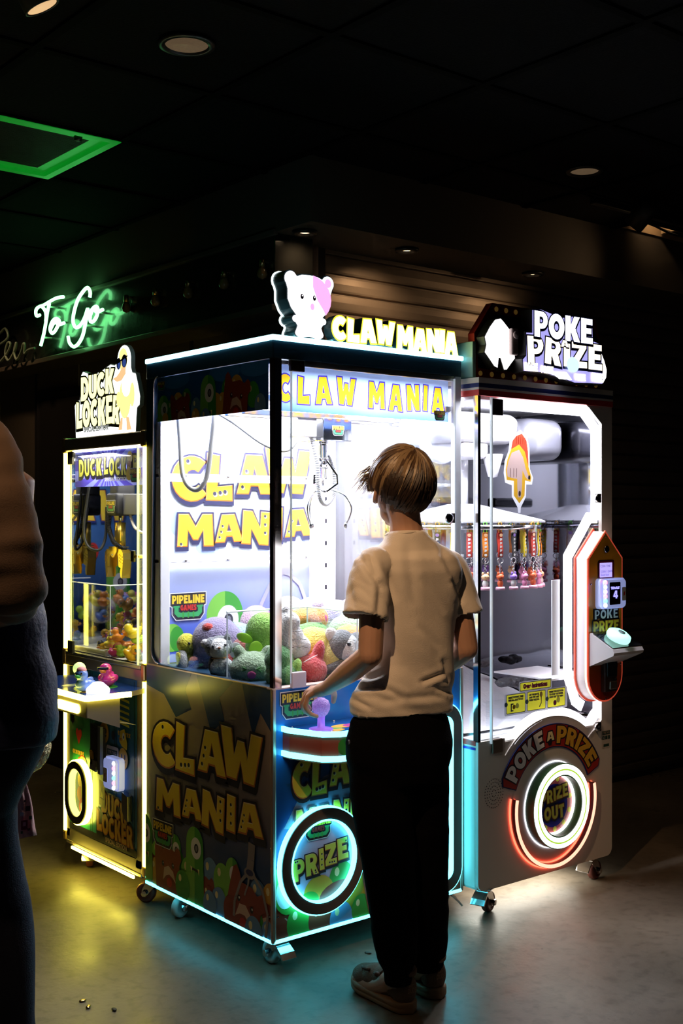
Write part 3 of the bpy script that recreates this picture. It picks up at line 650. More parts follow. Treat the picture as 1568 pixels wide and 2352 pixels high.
for xx in (.062, .761): MB().box((xx, -.010, ZS+.012), (xx+.003, -.003, 1.858), EDGE).build('pane_edge', door)
MB().box((.058, -.014, 1.832), (.112, .0, 1.868), mat('dark_bronze_hinge', (.05, .035, .03), .4, .6), .003).build('hinge', door, 'dark hinge block')
MB().box((.062, -.014, ZS-.004), (.118, .0, ZS+.046), mat('pale_hinge', (.55, .5, .6), .4, .2), .004).build('hinge', door, 'pale hinge block')
MB().box((.062, -.012, ZS-.035), (.19, -.006, ZS-.002), ACR, .002).build('clip', door)
lk = MB().box((.726, -.018, 1.362), (.756, -.006, 1.396), mat('dark_bronze_hinge'), .002).build('lock', door)
MB().lathe([(0, .0), (.012, .002), (.018, .005), (.02, .009), (.012, .012), (.0, .010)], CHR, TM((.722, -.016, 1.379), (90, 0, 0)), 20).build('lock_barrel', lk)
MB().box((.064, .0, 1.85), (.77, .012, 1.868), STL, .002).box((.7, .012, 1.852), (.706, .02, 1.858), CHR).build('door_rail', cm)
mb = MB(); BP = gradient_print('back_sky_print', (.10, .17, .72), (.72, .80, .95), .98, 1.25, noise_amt=.18, sc=3, rough=.3)
fb = frame_front(.742); cvB = [(.05, ZS), (.712, ZS), (.712, 1.72), (.05, 1.72)]
mb.box((.012, .744, ZS), (W1-.006, .76, 1.86), WI); mb.flat([cvB], fb, BP, .0004); A = Art(mb, fb, cvB)
for cxx, czz, a_, b_ in ((.24, 1.27, .05, .03), (.36, 1.36, .035, .05), (.64, 1.30, .05, .035), (.12, 1.36, .04, .05), (.66, 1.45, .04, .06)): A.ell(cxx, czz, a_, b_, mat('print_pale_cloud', (.45, .56, .85), .3))
A.monster(.315, .80, .16, .30); A.ell(.09, .95, .045, .05, GRL); A.ell(.11, .945, .03, .045, GRN); A.bubble(.44, .95, .05, GRL); A.crowd(.2, .7, .87, .12, 5)
claw_logo(mb, fb, .085, .715, 1.275, 1.64, .005, om=mat('print_outline_grey', (.05, .05, .12), .3), rm=ORR, fm=YEL, t=.007)
for P_, r_ in (([(.62, 1.29), (.60, 1.22), (.585, 1.16)], .022), ([(.58, 1.17), (.52, 1.13), (.475, 1.05), (.46, .96)], .008), ([(.60, 1.17), (.66, 1.12), (.69, 1.05), (.695, .97)], .008)):
    for a, b in zip(P_, P_[1:]):
        n_ = Vector((b[1]-a[1], a[0]-b[0])).normalized()*r_; A.poly([(a[0]-n_.x, a[1]-n_.y), (b[0]-n_.x, b[1]-n_.y), (b[0]+n_.x, b[1]+n_.y), (a[0]+n_.x, a[1]+n_.y)], mat('print_pale_grey', (.5, .52, .6), .3))
pipeline_logo(mb, fb, .082, 1.015, .145, .005)
mb.build('back_panel', cm)
mb = MB().box((.706, .66, ZS), (.775, .744, 1.86), WI, .002)
for z_ in [ZS+.07+.085*k for k in range(12)]: mb.box((.722, .6595, z_), (.730, .6602, z_+.016), INK)
mb.build('inner_post', cm); MB().box((.012, .69, ZS), (.05, .744, 1.86), WI, .002).build('inner_post', cm)
for zr in (1.528, 1.225):
    r_ = MB().box((.012, .70, zr-.006), (.706, .742, zr+.008), WI, .002)
    r_ = r_.build('light_rail', cm)
    mb = MB().tube([(.03, .722, zr-.013), (.70, .722, zr-.013)], .006, WLD, 8); mb.build('light_tube', r_)
    for xx in (.12, .3, .52, .66): MB().ball((xx, .699, zr+.001), .006, CHR).build('screw', r_)
mb = MB().box((.012, .012, 1.855), (W1-.006, .744, 1.866), WI); mb.build('inner_ceiling', cm)
mb = MB().box((.012, .012, ZS-.03), (W1-.006, .744, ZS-.006), WI); mb.build('prize_bed', cm)
# header prints on the glass
cvH = [(.075+.0, 1.714), (D1-.022, 1.714), (D1-.022, 1.866), (.075, 1.866)]
mb = MB().flat([cvH], fl, mat('print_sky', (.015, .12, .42), .3), .0012); A = Art(mb, fl, cvH, .0016)
for xx in (.2, .5, .68): A.ell(xx, 1.85, .09, .03, mat('print_sky_light', (.04, .20, .55), .3))
for xx, zz, rr, mm in ((.215, 1.765, .035, YLO), (.27, 1.78, .03, GRN), (.17, 1.75, .03, GRN), (.33, 1.745, .03, BLU), (.52, 1.79, .035, GRN), (.57, 1.79, .038, YLO), (.66, 1.765, .035, GRN), (.70, 1.73, .03, BLU), (.45, 1.74, .04, YLO), (.49, 1.75, .03, YLO)): A.bubble(xx, zz, rr, mm)
A.monster(.12, 1.67, .075, .13); A.monster(.405, 1.66, .09, .185); A.bear(.235, 1.69, .12, .10, 8); A.bear(.57, 1.70, .14, .12, -8); A.bubble(.33, 1.715, .025, YLO); A.bubble(.39, 1.705, .03, BLU)
A.ell(.135, 1.722, .02, .02, YLO)
pipeline_logo(mb, fl, .09, 1.822, .045, .006)
mb.build('side_banner', cm)
MB().tube([(.04, .018, 1.862), (.76, .018, 1.862)], .005, WLD, 8).build('light_tube', cm)
f1 = frame_front(.030); cvT = [(.03, 1.712), (.768, 1.712), (.768, 1.862), (.03, 1.862)]
BNS = (gradient_print('banner_sky_print', (.03, .10, .36), (.34, .46, .70), 1.70, 1.80, noise_amt=.25, sc=3, thru=.7)); mb = MB()
kx = dict(rots=[0, -2, 3, -2, 0, 2, -3, 2, -2], dz=[0, -.04, .02, .05, .0, .02, 0, .04, .0])
FY, FO, FP, FC = film('film_yellow', (.62, .36, .015)), film('film_orange', (.75, .30, .05)), film('film_violet', (.05, .03, .35)), film('film_cream', (.95, .9, .5))
kz = dict(rots=[0, -2, 3, -2, 0, 2, -3, 2, -2], dz=[0, -.04, .02, .05, .0]); tI = word('CLAW', .035, .350, 1.740, 1.828, .26, **kz)+word('MANIA', .405, .750, 1.740, 1.828, .26, **kz)
inlay(mb, f1, cvT, tI, BNS, FP, FY, .0034)
pipeline_logo(mb, f1, .70, 1.716, .05, .003)
mb.build('front_banner', cm)
# bottom light strips
mb = MB().box((-.006, 0, ZB-.002), (.004, D1, ZB+.009), CYN, .002); mb.build('light_strip', cm)
mb = MB().box((0, -.006, ZB-.002), (W1, .004, ZB+.009), CYN, .002); mb.build('light_strip', cm)
# control tray
def trayshape(g=0): return [(.036-g, 0), (.036-g, -.035-g), (.07, -.150-g), (.11, -.178-g), (.17, -.186-g), (.46, -.186-g), (.52, -.178-g), (.56, -.15-g), (.60+g, -.035-g), (.60+g, 0)]
def tray(mb, z0, z1, m, g=0, top=None):
    P_ = trayshape(g)[::-1]; P_ = P_ if sarea(P_) > 0 else P_[::-1]; return mb.prism([P_], (V3(0, 0, 0), EX, EY, EZ), top or m, z0, z1, side=m)
TP = mat('print_deck_blue', (.01, .09, .38), .15, coat=.6)
t_ = tray(MB(), .650, .742, BRN, 0, TP); A = Art(t_, (V3(0, 0, .742), EX, EY, EZ), [(.036, -.184), (.60, -.184), (.60, 0), (.036, 0)])
A.cv = [p for p in trayshape(-.002)]; A.cv = A.cv if sarea(A.cv) > 0 else A.cv[::-1]
for a_ in ((.10, -.12, .07, .03, GRN), (.12, -.14, .045, .02, YLO), (.19, -.10, .04, .025, YLO), (.23, -.11, .04, .03, mat('print_magenta', (.45, .05, .25), .3)), (.3, -.13, .06, .04, RED), (.4, -.12, .08, .04, GRL)): A.ell(*a_)
for a_ in ((.05, -.03), (.22, -.02), (.1, -.16)): t_.ball((a_[0], a_[1], .743), .004, CHR)
for k in range(6):
    x = .13+k*.062; t_.flat([ring(14, .028, (x, .70), 0, .026)], (V3(0, -.1865, 0), EX, EZ, -EY), [GRN, BRN, YLO][k % 3], .0004+.0001*k)
tr = t_.build('control_tray', cm)
for z_ in (.738, .664):
    p_ = trayshape(.004)[1:-1]; mb = MB().tube([(x, y, z_) for x, y in [(.034, 0.0)]+p_+[(.602, 0)]], (.008, .004), CYN, 4, flat=EZ); mb.build('light_strip', tr)
PLD = led('violet_lit_ball', (.45, .25, 1), 1.6); PLS = mat('violet_lit_acrylic', (.3, .15, .8), .1, es=.5, ec=(.45, .2, 1))
st = MB().lathe([(0, .742), (.036, .743), (.037, .748), (.012, .750), (.011, .775), (.012, .785)], PLS, TM((.095, -.115, 0)), 24)
st = st.build('joystick', tr)
SPK = mat('glitter_ball', (.5, .35, .95), .12, es=.38, ec=(.42, .22, 1), bump=1, bs=220, var=.8, vs=180)
MB().lathe([(.010, .783), (.02, .792), (.027, .806), (.0275, .820), (.022, .832), (.01, .84), (0, .842)], SPK, TM((.095, -.115, 0)), 24).build('ball_top', st)
MB().lathe([(0, .742), (.03, .743), (.03, .752), (.022, .76), (.0, .763)], led('lit_button', (.5, .35, 1), 2.5), TM((.42, -.11, 0)), 24).build('push_button', tr)
# prize flap ring
def washer(mb, c, r0, r1, y0, y1, m, side=None, n=64): return mb.prism([ring(n, r1, c), ring(n, r0, c)[::-1]], (V3(0, 0, 0), EX, EZ, -EY), m, -y0, -y1, side=side or m)
RC = (.180, .312); TPE = mat('taupe_plastic', (.16, .125, .11), .45)
pr = washer(MB(), RC, .128, .164, 0, -.026, TPE).build('prize_ring', cm)
washer(MB(), RC, .1625, .1685, -.004, -.022, CYN).build('light_ring', pr); washer(MB(), RC, .124, .1295, -.004, -.027, CYN).build('light_ring', pr)
mb = MB().flat([ring(48, .126, RC)], ff, mat('print_lavender', (.66, .55, .82), .3), .008); A = Art(mb, ff, ring(40, .1255, RC), .0085)
A.poly([(.06, .20), (.13, .245), (.32, .235), (.32, .15), (.06, .15)], mat('print_pale_pink', (.75, .60, .85), .3))
A.bubble(.26, .235, .05, GRN); A.ell(.17, .21, .06, .055, YLO); A.ell(.26, .185, .09, .05, BRN); A.ell(.13, .192, .04, .03, GRN)
letters(mb, ff, [(c, a+.0, b, z0+.009*i, z1+.009*i, r) for i, (c, a, b, z0, z1, r) in enumerate(word('PRIZE', .068, .286, .262, .330, .05, rots=[4]))], .010, INK, ORR, YEG, t=.004, dots=INK, hi=CREAM, drop=(.3, -.7))
pipeline_logo(mb, ff, .113, .382, .105, .010)
mb.build('prize_flap', cm)
# tall rounded door frame on the right half
def rr_ring(mb, x0, x1, z0, z1, r, w_, y0, y1, m): return mb.prism([rrect(x0, x1, z0, z1, r, 8), rrect(x0+w_, x1-w_, z0+w_, z1-w_, max(.01, r-w_), 8)[::-1]], (V3(0, 0, 0), EX, EZ, -EY), m, -y0, -y1)
dr = rr_ring(MB(), .40, .786, .105, .745, .075, .045, 0, -.02, TPE).build('service_door_frame', cm)
rr_ring(MB(), .396, .790, .101, .749, .079, .005, -.002, -.018, CYN).build('light_ring', dr); rr_ring(MB(), .441, .745, .146, .704, .034, .006, -.002, -.021, CYN).build('light_ring', dr)
for x, y, h_ in ((.045, .045, 90), (.06, .61, 200), (.755, .05, 150), (.74, .69, 20)): caster(cm, x, y, ZB, h_)
# signs on the roof
def sign_solid(par, name, loops, fr, front, side, d0, d1, rim=None, t=.004):
    mb = MB()
    for L in loops: mb.prism(L, fr, front, d0, d1, side=side)
    o = mb.build(name, par)
    if rim:
        m2 = MB()
        for L in loops: m2.prism([offs(L[0] if sarea(L[0]) > 0 else L[0][::-1], t)], fr, rim, d0-.006, d0, side=rim)
        m2.build('backing', o)
    return o
LY = led('lit_letter_face', (1, .97, .42), 3.0); LW = led('lit_white_face', (1, .93, .97), 2.6); LE = led('lit_edge_face', (.9, .85, .05), 1.1)
SD = mat('dark_return', (.02, .05, .06), .3); fs = frame_front(.02)
itm = word('CLAW', .232, .493, 1.947, 2.022, .04, **kx)+word('MANIA', .507, .785, 1.942, 2.018, .04, **kx)
ls = thing('roof_lettering', 'lit yellow CLAW MANIA letters standing on the roof of the blue machine', 'sign', (.5, .03, ZT+.003))
bk = MB(); 
for c, x0, x1, z0, z1, r in itm:
    L = gl(c, x0, x1, z0, z1, r); g_ = (offs(L[0] if sarea(L[0]) > 0 else L[0][::-1], .005))
    m2 = MB().prism([g_]+[offs(l if sarea(l) < 0 else l[::-1], .002) for l in L[1:]], fs, LE, -.02, .018, side=SD); o = m2.build('letter_'+c.lower(), ls)
    MB().prism(L, fs, LY, .018, .021).build('lit_face', o)
MB().box((.24, .018, ZT+.001), (.785, .032, ZT+.012), mat('white_frame')).build('base_rail', ls)
# pink and white teddy sign
bs_ = thing('teddy_sign', 'lit pink and white teddy bear sign on the roof of the blue machine', 'sign', (.135, .02, ZT+.003))
def sym(L, cx): return L+[(2*cx-x, z) for x, z in L[::-1]]
cx_ = .135
half = [(cx_-.0, 2.135), (cx_-.03, 2.133), (cx_-.05, 2.126)]+arc(cx_-.072, 2.117, .023, .023, 60, 225, 8)+[(cx_-.083, 2.085), (cx_-.083, 2.055), (cx_-.07, 2.028), (cx_-.05, 2.008)]+arc(cx_-.052, 1.996, .013, .011, 90, 270, 6)+[(cx_-.045, 1.975), (cx_-.05, 1.962)]+arc(cx_-.034, 1.953, .02, .013, 160, 290, 6)+[(cx_, 1.945)]
bear = sym(half, cx_); bear = bear if sarea(bear) > 0 else bear[::-1]
sd_ = MB().prism([offs(bear, .004)], fs, SD, -.03, .024).build('casing', bs_)
MB().prism([offs(bear, .008)], fs, led('lit_rim', (.8, 1, 1), 1.6), -.036, -.03).build('back_rim', bs_)
mb = MB().prism([bear], fs, LW, .024, .027); PK = led('lit_pink_face', (.95, .45, .85), 1.15)
A = Art(mb, fs, ring(26, .085, (cx_, 2.065), 0, .072), .0275); A.poly([(cx_+.012, 2.2), (cx_+.012, 2.10), (cx_+.03, 2.06), (cx_+.055, 2.03), (cx_+.07, 2.0), (cx_+.1, 2.0), (cx_+.1, 2.2)], PK)
A.cv = [(0, 1.9), (.3, 1.9), (.3, 2.2), (0, 2.2)]; A.ell(cx_+.072, 2.118, .013, .014, PK); A.ell(cx_+.01, 2.038, .008, .011, PK)
for e in (-.03, .018): A.ell(cx_+e, 2.066, .0062, .0085, mat('sign_eye', (.05, .04, .1), .4)); A.ell(cx_+e+.001, 2.069, .002, .0025, LW)
mb.build('face', bs_)
# carriage and claw
gr = MB().box((.10, .30, 1.722), (.76, .318, 1.742), CHR, .002).box((.10, .40, 1.722), (.76, .418, 1.742), CHR, .002).box((.03, .02, 1.745), (.05, .73, 1.765), STL, .002).box((.75, .02, 1.745), (.768, .73, 1.765), WI, .002)
gr = gr.build('gantry', cm)
MB().box((.425, .29, 1.648), (.55, .43, 1.728), mat('mirror_steel', (.75, .76, .8), .08, 1), .003).build('winch_box', gr)
mb = MB(); pipeline_logo(mb, frame_front(.289), .462, 1.668, .05, .0008); mb.build('sticker', gr)
MB().box((.33, .31, 1.66), (.41, .40, 1.735), WI, .003).build('side_box', gr)
cl = MB().lathe([(0, 1.649), (.02, 1.648), (.02, 1.640), (0, 1.639)], CHR, TM((.475, .36, 0)), 24).build('claw', cm)
o = TM((.475, .36, 0))
MB().lathe([(0, 1.648), (.014, 1.647), (.014, 1.636), (.018, 1.634), (.018, 1.592), (.022, 1.590), (.022, 1.584), (.016, 1.582), (.016, 1.56), (.02, 1.558), (.02, 1.553), (.013, 1.551), (.013, 1.52), (.004, 1.518), (.004, 1.48), (.014, 1.478), (.014, 1.468), (0, 1.467)], CHR, o, 24).build('solenoid', cl)
for k in range(3):
    a = math.radians(200+120*k); u_ = V3(math.cos(a), math.sin(a), 0); b_ = V3(.475, .36, 0)
    MB().tube([b_+u_*.014+EZ*1.58, b_+u_*.05+EZ*1.53, b_+u_*.052+EZ*1.50, b_+u_*.014+EZ*1.472], (.003, .006), CHR, 4, flat=u_).build('link', cl)
    MB().tube(smooth_path([b_+u_*.03+EZ*1.478, b_+u_*.075+EZ*1.46, b_+u_*.10+EZ*1.42, b_+u_*.095+EZ*1.385, b_+u_*.08+EZ*1.355], 5), .003, CHR, 6).ball(b_+u_*.08+EZ*1.352, (.006, .006, .012), CHR).build('finger', cl)
mb = MB(); hx = smooth_path([(.41, .34, 1.66), (.425, .33, 1.58), (.43, .33, 1.50), (.45, .34, 1.445), (.485, .35, 1.43), (.525, .36, 1.47), (.53, .365, 1.55), (.50, .36, 1.60)], 40)
mb.tube(hx, [.0085+.0018*math.sin(i*1.6) for i in range(len(hx))], mat('white_spiral_hose', (.85, .86, .9), .4), 8); mb.build('coiled_hose', cl)
mb = MB(); GC = mat('grey_cable', (.42, .42, .40), .3, .3); mb.tube(smooth_path([(.05, .64, 1.80), (.055, .63, 1.65), (.05, .60, 1.52), (.075, .56, 1.475), (.10, .53, 1.52), (.115, .52, 1.65), (.12, .5, 1.80)], 8), .0085, GC, 8)
mb.tube(smooth_path([(.09, .50, 1.755), (.14, .42, 1.70), (.20, .34, 1.63), (.255, .28, 1.605), (.30, .27, 1.65), (.33, .30, 1.70)], 8), .005, GC, 8); mb.build('festoon_cable', cm)
# clear chute partition
mb = MB(); p0, p1, p2 = (.03, .30), (.03+.32, .30), (.35, .03); zt = 1.075
mb.box((.03, .298, ZS), (.36, .301, zt), ACR).box((.358, .03, ZS), (.361, .30, zt), ACR)
for a, b in (((.03, .2995, zt), (.36, .2995, zt)), ((.3595, .03, zt), (.3595, .2995, zt)), ((.3595, .2995, ZS), (.3595, .2995, zt)), ((.032, .2995, ZS), (.032, .2995, zt)), ((.3595, .032, ZS), (.3595, .032, zt))): mb.tube([a, b], .0022, EDGE, 4)
mb.build('chute_guard', cm)
# ------------------------------------------------------------------ the small yellow-lit duck machine
dm = thing('duck_crane_machine', 'narrow yellow-lit crane machine full of rubber ducks beside the blue machine', 'arcade machine', (.36, 1.09, 0))
BR = mat('champagne_aluminium', (.62, .52, .38), .33, .75, bump=.04, bs=60); BRD = mat('gold_bracket', (.72, .47, .16), .3, .8)
y0, y1, X1 = .769, 1.425, .70
MB().box((.01, y0+.004, .10), (X1, y1-.004, .80), mat('dark_machine_shell', (.03, .03, .035), .5), .003).build('lower_cabinet', dm)
mb = MB()
bar(mb, (.012, y0+.04, .45), (.012, y0+.04, .78), BR, .008) 
mb.box((.0, y0+.03, .10), (.03, y1-.03, .155), BR, .003).box((-.002, y0+.03, .095), (.01, y1-.03, .108), BR, .002)
mb.box((.0, y0+.028, .12), (.025, y0+.075, .80), BR, .003).box((.0, y1-.06, .12), (.025, y1-.03, .80), BR, .003)
mb.build('lower_frame', dm)
mb = MB().box((-.002, y0+.01, .795), (.03, y1-.01, .838), BR, .003).box((-.006, y0+.03, .838), (.03, y1-.03, .852), STL, .002)
mb.build('sill', dm)
mb = MB().box((-.006, y0, 1.64), (.04, y1+.002, 1.688), BR, .006).box((.03, y0, 1.64), (X1, y1, 1.686), BR, .003); mb.build('top_frame', dm)
for ya in (y0+.012, y1-.016):
    p_ = MB().box((-.004, ya-.011, .10), (.03, ya+.018, .14), BRD, .008).build('corner_bracket', dm)
    MB().box((-.006, ya-.011, .795), (.03, ya+.02, .862), BRD, .008).build('corner_bracket', dm)
    MB().box((-.008, ya-.011, 1.632), (.035, ya+.022, 1.692), BRD, .008).build('corner_bracket', dm)
    MB().tube([(.008, ya, .14), (.008, ya, .795)], .0135, YLD, 12).build('light_tube', dm)
    MB().tube([(.008, ya, .862), (.008, ya, 1.632)], .0135, YLD, 12).build('light_tube', dm)
MB().box((-.012, .842, .083), (-.003, 1.335, .094), YLB, .003).build('light_strip', dm)
dd = MB().box((-.004, .80, .852), (.0, 1.372, 1.638), GLS).build('glass_door', dm)
for zz in (1.612, .872): MB().box((-.01, 1.325, zz-.026), (.0, 1.37, zz+.024), mat('dark_hinge', (.10, .09, .05), .4, .4), .003).build('hinge', dd)
MB().box((-.006, .822, .852), (.001, .826, 1.638), EDGE).build('pane_edge', dd)
lk = MB().box((-.016, .83, 1.22), (-.004, .855, 1.262), BLK, .004).build('lock', dd)
MB().tube([(-.01, .835, 1.24), (.02, .815, 1.24)], .007, BRD, 10).build('lock_bolt', lk)
# inside: mirrored far side, printed near side and back
DM = mat('tinted_mirror', (.42, .44, .55), .03, 1)
MB().box((.02, 1.392, .86), (X1-.02, 1.397, 1.64), DM).build('mirror_panel', dm)
BPR = gradient_print('blue_locker_print', (.02, .06, .26), (.08, .22, .5), .9, 1.5, noise_amt=.4, sc=4)
mb = MB().box((X1-.02, y0+.01, .84), (X1-.005, y1-.01, 1.64), BPR)
fbk = frame_left(X1-.021, y1); A = Art(mb, fbk, [(0, .86), (.66, .86), (.66, 1.64), (0, 1.64)])
for u_ in (.17, .34, .5): A.poly([(u_, .86), (u_+.012, .86), (u_+.012, 1.64), (u_, 1.64)], NVY)
A.monster(.3, .8, .22, .42); A.ell(.1, 1.2, .04, .05, RED); A.ell(.52, 1.3, .05, .06, YEL)
mb.build('back_panel', dm)
mb = MB().box((.02, y0+.008, .84), (X1-.02, y0+.018, 1.64), BPR); fs2 = (V3(0, y0+.02, 0), EX, EZ, EY)
A = Art(mb, fs2, [(.02, .86), (.68, .86), (.68, 1.64), (.02, 1.64)]); A.monster(.22, .82, .2, .38); A.ell(.42, 1.22, .03, .04, RED); A.monster(.55, .85, .12, .3)
letters(mb, fs2, word('CLAW', .05, .6, 1.36, 1.5, .05), .004, NVY, ORR, YEL, t=.006)
mb.build('side_liner', dm)
mb = MB().box((.012, y0+.02, .842), (X1-.02, 1.392, .852), WI); mb.box((.03, 1.13, .852), (.22, 1.39, .872), WI, .003); mb.build('prize_bed', dm)
MB().box((.02, y0+.01, 1.628), (X1-.01, y1-.01, 1.64), mat('dark_machine_shell')).build('inner_ceiling', dm)
mb = MB().box((.045, 1.12, .852), (.047, 1.39, 1.12), ACR).box((.045, 1.118, .852), (.24, 1.120, 1.12), ACR)
for a, b in (((.046, 1.12, 1.12), (.046, 1.39, 1.12)), ((.046, 1.12, 1.12), (.24, 1.12, 1.12)), ((.046, 1.12, .852), (.046, 1.12, 1.12))): mb.tube([a, b], .0018, EDGE, 4)
mb.build('chute_guard', dm)
fd = frame_left(.012, y1); B0, B1 = y1-1.345, y1-.80
cvb = [(B0, 1.497), (B1, 1.497), (B1, 1.638), (B0, 1.638)]
MB().tube([(.006, .81, 1.636), (.006, 1.35, 1.636)], .004, WLD, 8).build('light_tube', dm)
mb = MB(); BX = word('DUCK', B0+.035, B0+.225, 1.535, 1.605, .10, rots=[2])+word('LOCKER', B0+.24, B0+.50, 1.533, 1.602, .10, rots=[0], dz=[.08, 0, 0, 0, 0]); A = Art(mb, fd, cvb)
c_ = ((B0+B1)/2, 1.56)
for k in range(20):
    a = 2*math.pi*k/20; b = a+2*math.pi/40; c2 = b+2*math.pi/40
    A.d = .0004; A.poly([c_, (c_[0]+.5*math.cos(a), c_[1]+.5*math.sin(a)), (c_[0]+.5*math.cos(b), c_[1]+.5*math.sin(b))], film('film_periwinkle', (.30, .34, .92)))
    A.d = .0004; A.poly([c_, (c_[0]+.5*math.cos(b), c_[1]+.5*math.sin(b)), (c_[0]+.5*math.cos(c2), c_[1]+.5*math.sin(c2))], film('film_royal', (.12, .09, .65)))
letters(mb, fd, BX, .001, INK, None, YEG, t=.006)
fonttext(mb, 'SPECIAL EDITION', fd, B0+.25, 1.516, .013, WHT, .004, bold=.001, w=.18)
A.d = .005; A.ell(B0+.445, 1.60, .02, .022, YEL); A.ell(B0+.442, 1.575, .014, .012, ORR); A.ell(B0+.44, 1.54, .022, .025, YEL)
pipeline_logo(mb, fd, B0+.45, 1.51, .075, .006)
mb.build('inner_banner', dm)
# lower printed door with stickers
fl2 = frame_left(-.001, y1)
U = lambda y: y1-y
cv2 = [(U(1.365), .157), (U(.832), .157), (U(.832), .795), (U(1.365), .795)]
LK = gradient_print('locker_green_print', (.02, .22, .07), (.04, .18, .38), U(1.3), U(.9), axis=1, noise_amt=.05)
nt = LK.node_tree
for n_ in nt.nodes:
    if n_.type == 'MAP_RANGE': n_.inputs[1].default_value = 1.30; n_.inputs[2].default_value = .95
mb = MB().flat([cv2], fl2, LK, .0); A = Art(mb, fl2, cv2, .0006)
A.poly([(U(1.365), .157), (U(.832), .157), (U(.832), .182), (U(1.365), .182)], INK)
LN = mat('print_locker_line', (.01, .07, .05), .35)
for y_ in (1.19, 1.175, 1.0, .985, 1.345, .85): A.poly([(U(y_)-.0025, .182), (U(y_)+.0025, .182), (U(y_)+.0025, .79), (U(y_)-.0025, .79)], LN)
for k in range(5): A.poly([(U(.96), .72-.022*k), (U(.89), .715-.022*k), (U(.885), .705-.022*k), (U(.96), .712-.022*k)], YEG)
for (ya, za) in ((.97, .598), (1.335, .475)):
    for k in range(7): A.poly([(U(ya)+.014*k, za), (U(ya)+.014*k+.010, za-.003), (U(ya)+.014*k+.004, za-.010), (U(ya)+.014*k+.010, za-.018), (U(ya)+.014*k, za-.016), (U(ya)+.014*k-.004, za-.009)], YLO)
hc = (U(1.285), .532); A.poly([(hc[0], hc[1]-.035), (hc[0]+.026, hc[1]+.006), (hc[0]+.022, hc[1]+.024), (hc[0]+.01, hc[1]+.028), (hc[0], hc[1]+.018), (hc[0]-.01, hc[1]+.028), (hc[0]-.022, hc[1]+.024), (hc[0]-.026, hc[1]+.006)][::-1], RED)
A.ell(U(1.255), .415, .04, .045, RED); A.ell(U(1.255), .415, .035, .04, YEG)
fonttext(mb, 'KEEP', fl2, U(1.255), .418, .02, INK, .004, bold=.001, align='CENTER'); fonttext(mb, 'OUT', fl2, U(1.255), .392, .02, INK, .004, bold=.001, align='CENTER')
A.d = .005; A.poly([(U(1.285), .445), (U(1.28), .45), (U(1.225), .385), (U(1.23), .38)], RED)
for (ya, za, r) in ((1.07, .575, .035), (.925, .50, .035)):
    A.ell(U(ya), za, r, r*1.15, YLO); A.ell(U(ya)-.3*r, za+.2*r, r*.14, r*.28, INK); A.ell(U(ya)+.35*r, za+.2*r, r*.14, r*.28, INK); A.poly(arc(U(ya), za-.2*r, r*.5, r*.35, 180, 360, 8), INK)
A.poly([(U(.925)-.02, .60), (U(.925)+.01, .61), (U(.925)+.03, .56), (U(.925)+.028, .535), (U(.925)-.01, .545), (U(.925)-.028, .56)], YEL); A.ell(U(.922), .582, .009, .014, WHT); A.ell(U(.92), .58, .004, .006, INK); A.poly([(U(.925)-.035, .572), (U(.925)-.01, .575), (U(.925)-.012, .562)], ORR)
A.ell(U(1.0), .575, .014, .017, INK); A.ell(U(1.33), .595, .016, .02, INK)
A.poly([(U(1.11), .30), (U(1.065), .29), (U(1.065), .385), (U(1.11), .395)], mat('print_caution', (.45, .42, .08), .35)); A.poly([(U(1.105), .325), (U(1.07), .32), (U(1.0875), .37)], INK); A.poly([(U(1.10), .33), (U(1.075), .326), (U(1.0875), .358)], YEG)
dk = word('DUCK', U(1.09), U(.895), .268, .345, -.02, rots=[0, 0, 2, 4], dz=[.1, .02, 0, -.1]); lo = word('LOCKER', U(1.13), U(.853), .190, .268, -.03, rots=[0, 0, 0, 2, 2, 3], dz=[.12, .05, 0, 0, -.02, -.05])
letters(mb, fl2, dk+lo, .004, INK, ORR, YLO, t=.008, drop=(.3, -.6))
fonttext(mb, 'SPECIAL EDITION', fl2, U(1.06), .170, .017, BRL, .006, bold=.001, w=.165)
mb.build('locker_print', dm)
# oval prize opening
def oval(cx, cz, rx, rz, n=44):
    h = rz-rx; return arc(cx, cz+h, rx, rx, 0, 180, n//2)+arc(cx, cz-h, rx, rx, 180, 360, n//2)
oc = (U(1.262), .318); DKF = mat('dark_olive_plastic', (.05, .05, .03), .4)
orr = MB().prism([oval(*oc, .088, .120), oval(*oc, .060, .092)[::-1]], fl2, DKF, 0, .030).build('prize_opening', dm)
MB().prism([oval(*oc, .094, .126), oval(*oc, .086, .118)[::-1]], fl2, YLD, .002, .024).build('light_ring', orr)
MB().prism([oval(*oc, .061, .093), oval(*oc, .052, .084)[::-1]], fl2, led('soft_yellow_led', (1, .88, .16), 2.5), .002, .026).build('light_ring', orr)
mb = MB().flat([oval(*oc, .055, .088)], fl2, mat('print_teal', (.02, .12, .22), .3), .002); A = Art(mb, fl2, oval(*oc, .054, .087), .0026)
A.ell(oc[0], oc[1]+.045, .03, .035, YEL); A.ell(oc[0]-.01, oc[1]-.01, .025, .03, ORR); A.ell(oc[0]+.005, oc[1]-.055, .025, .03, RED); A.ell(oc[0]+.005, oc[1]-.055, .012, .014, WHT); A.ell(oc[0]+.02, oc[1]+.01, .02, .05, YEG)
mb.build('prize_flap', orr)
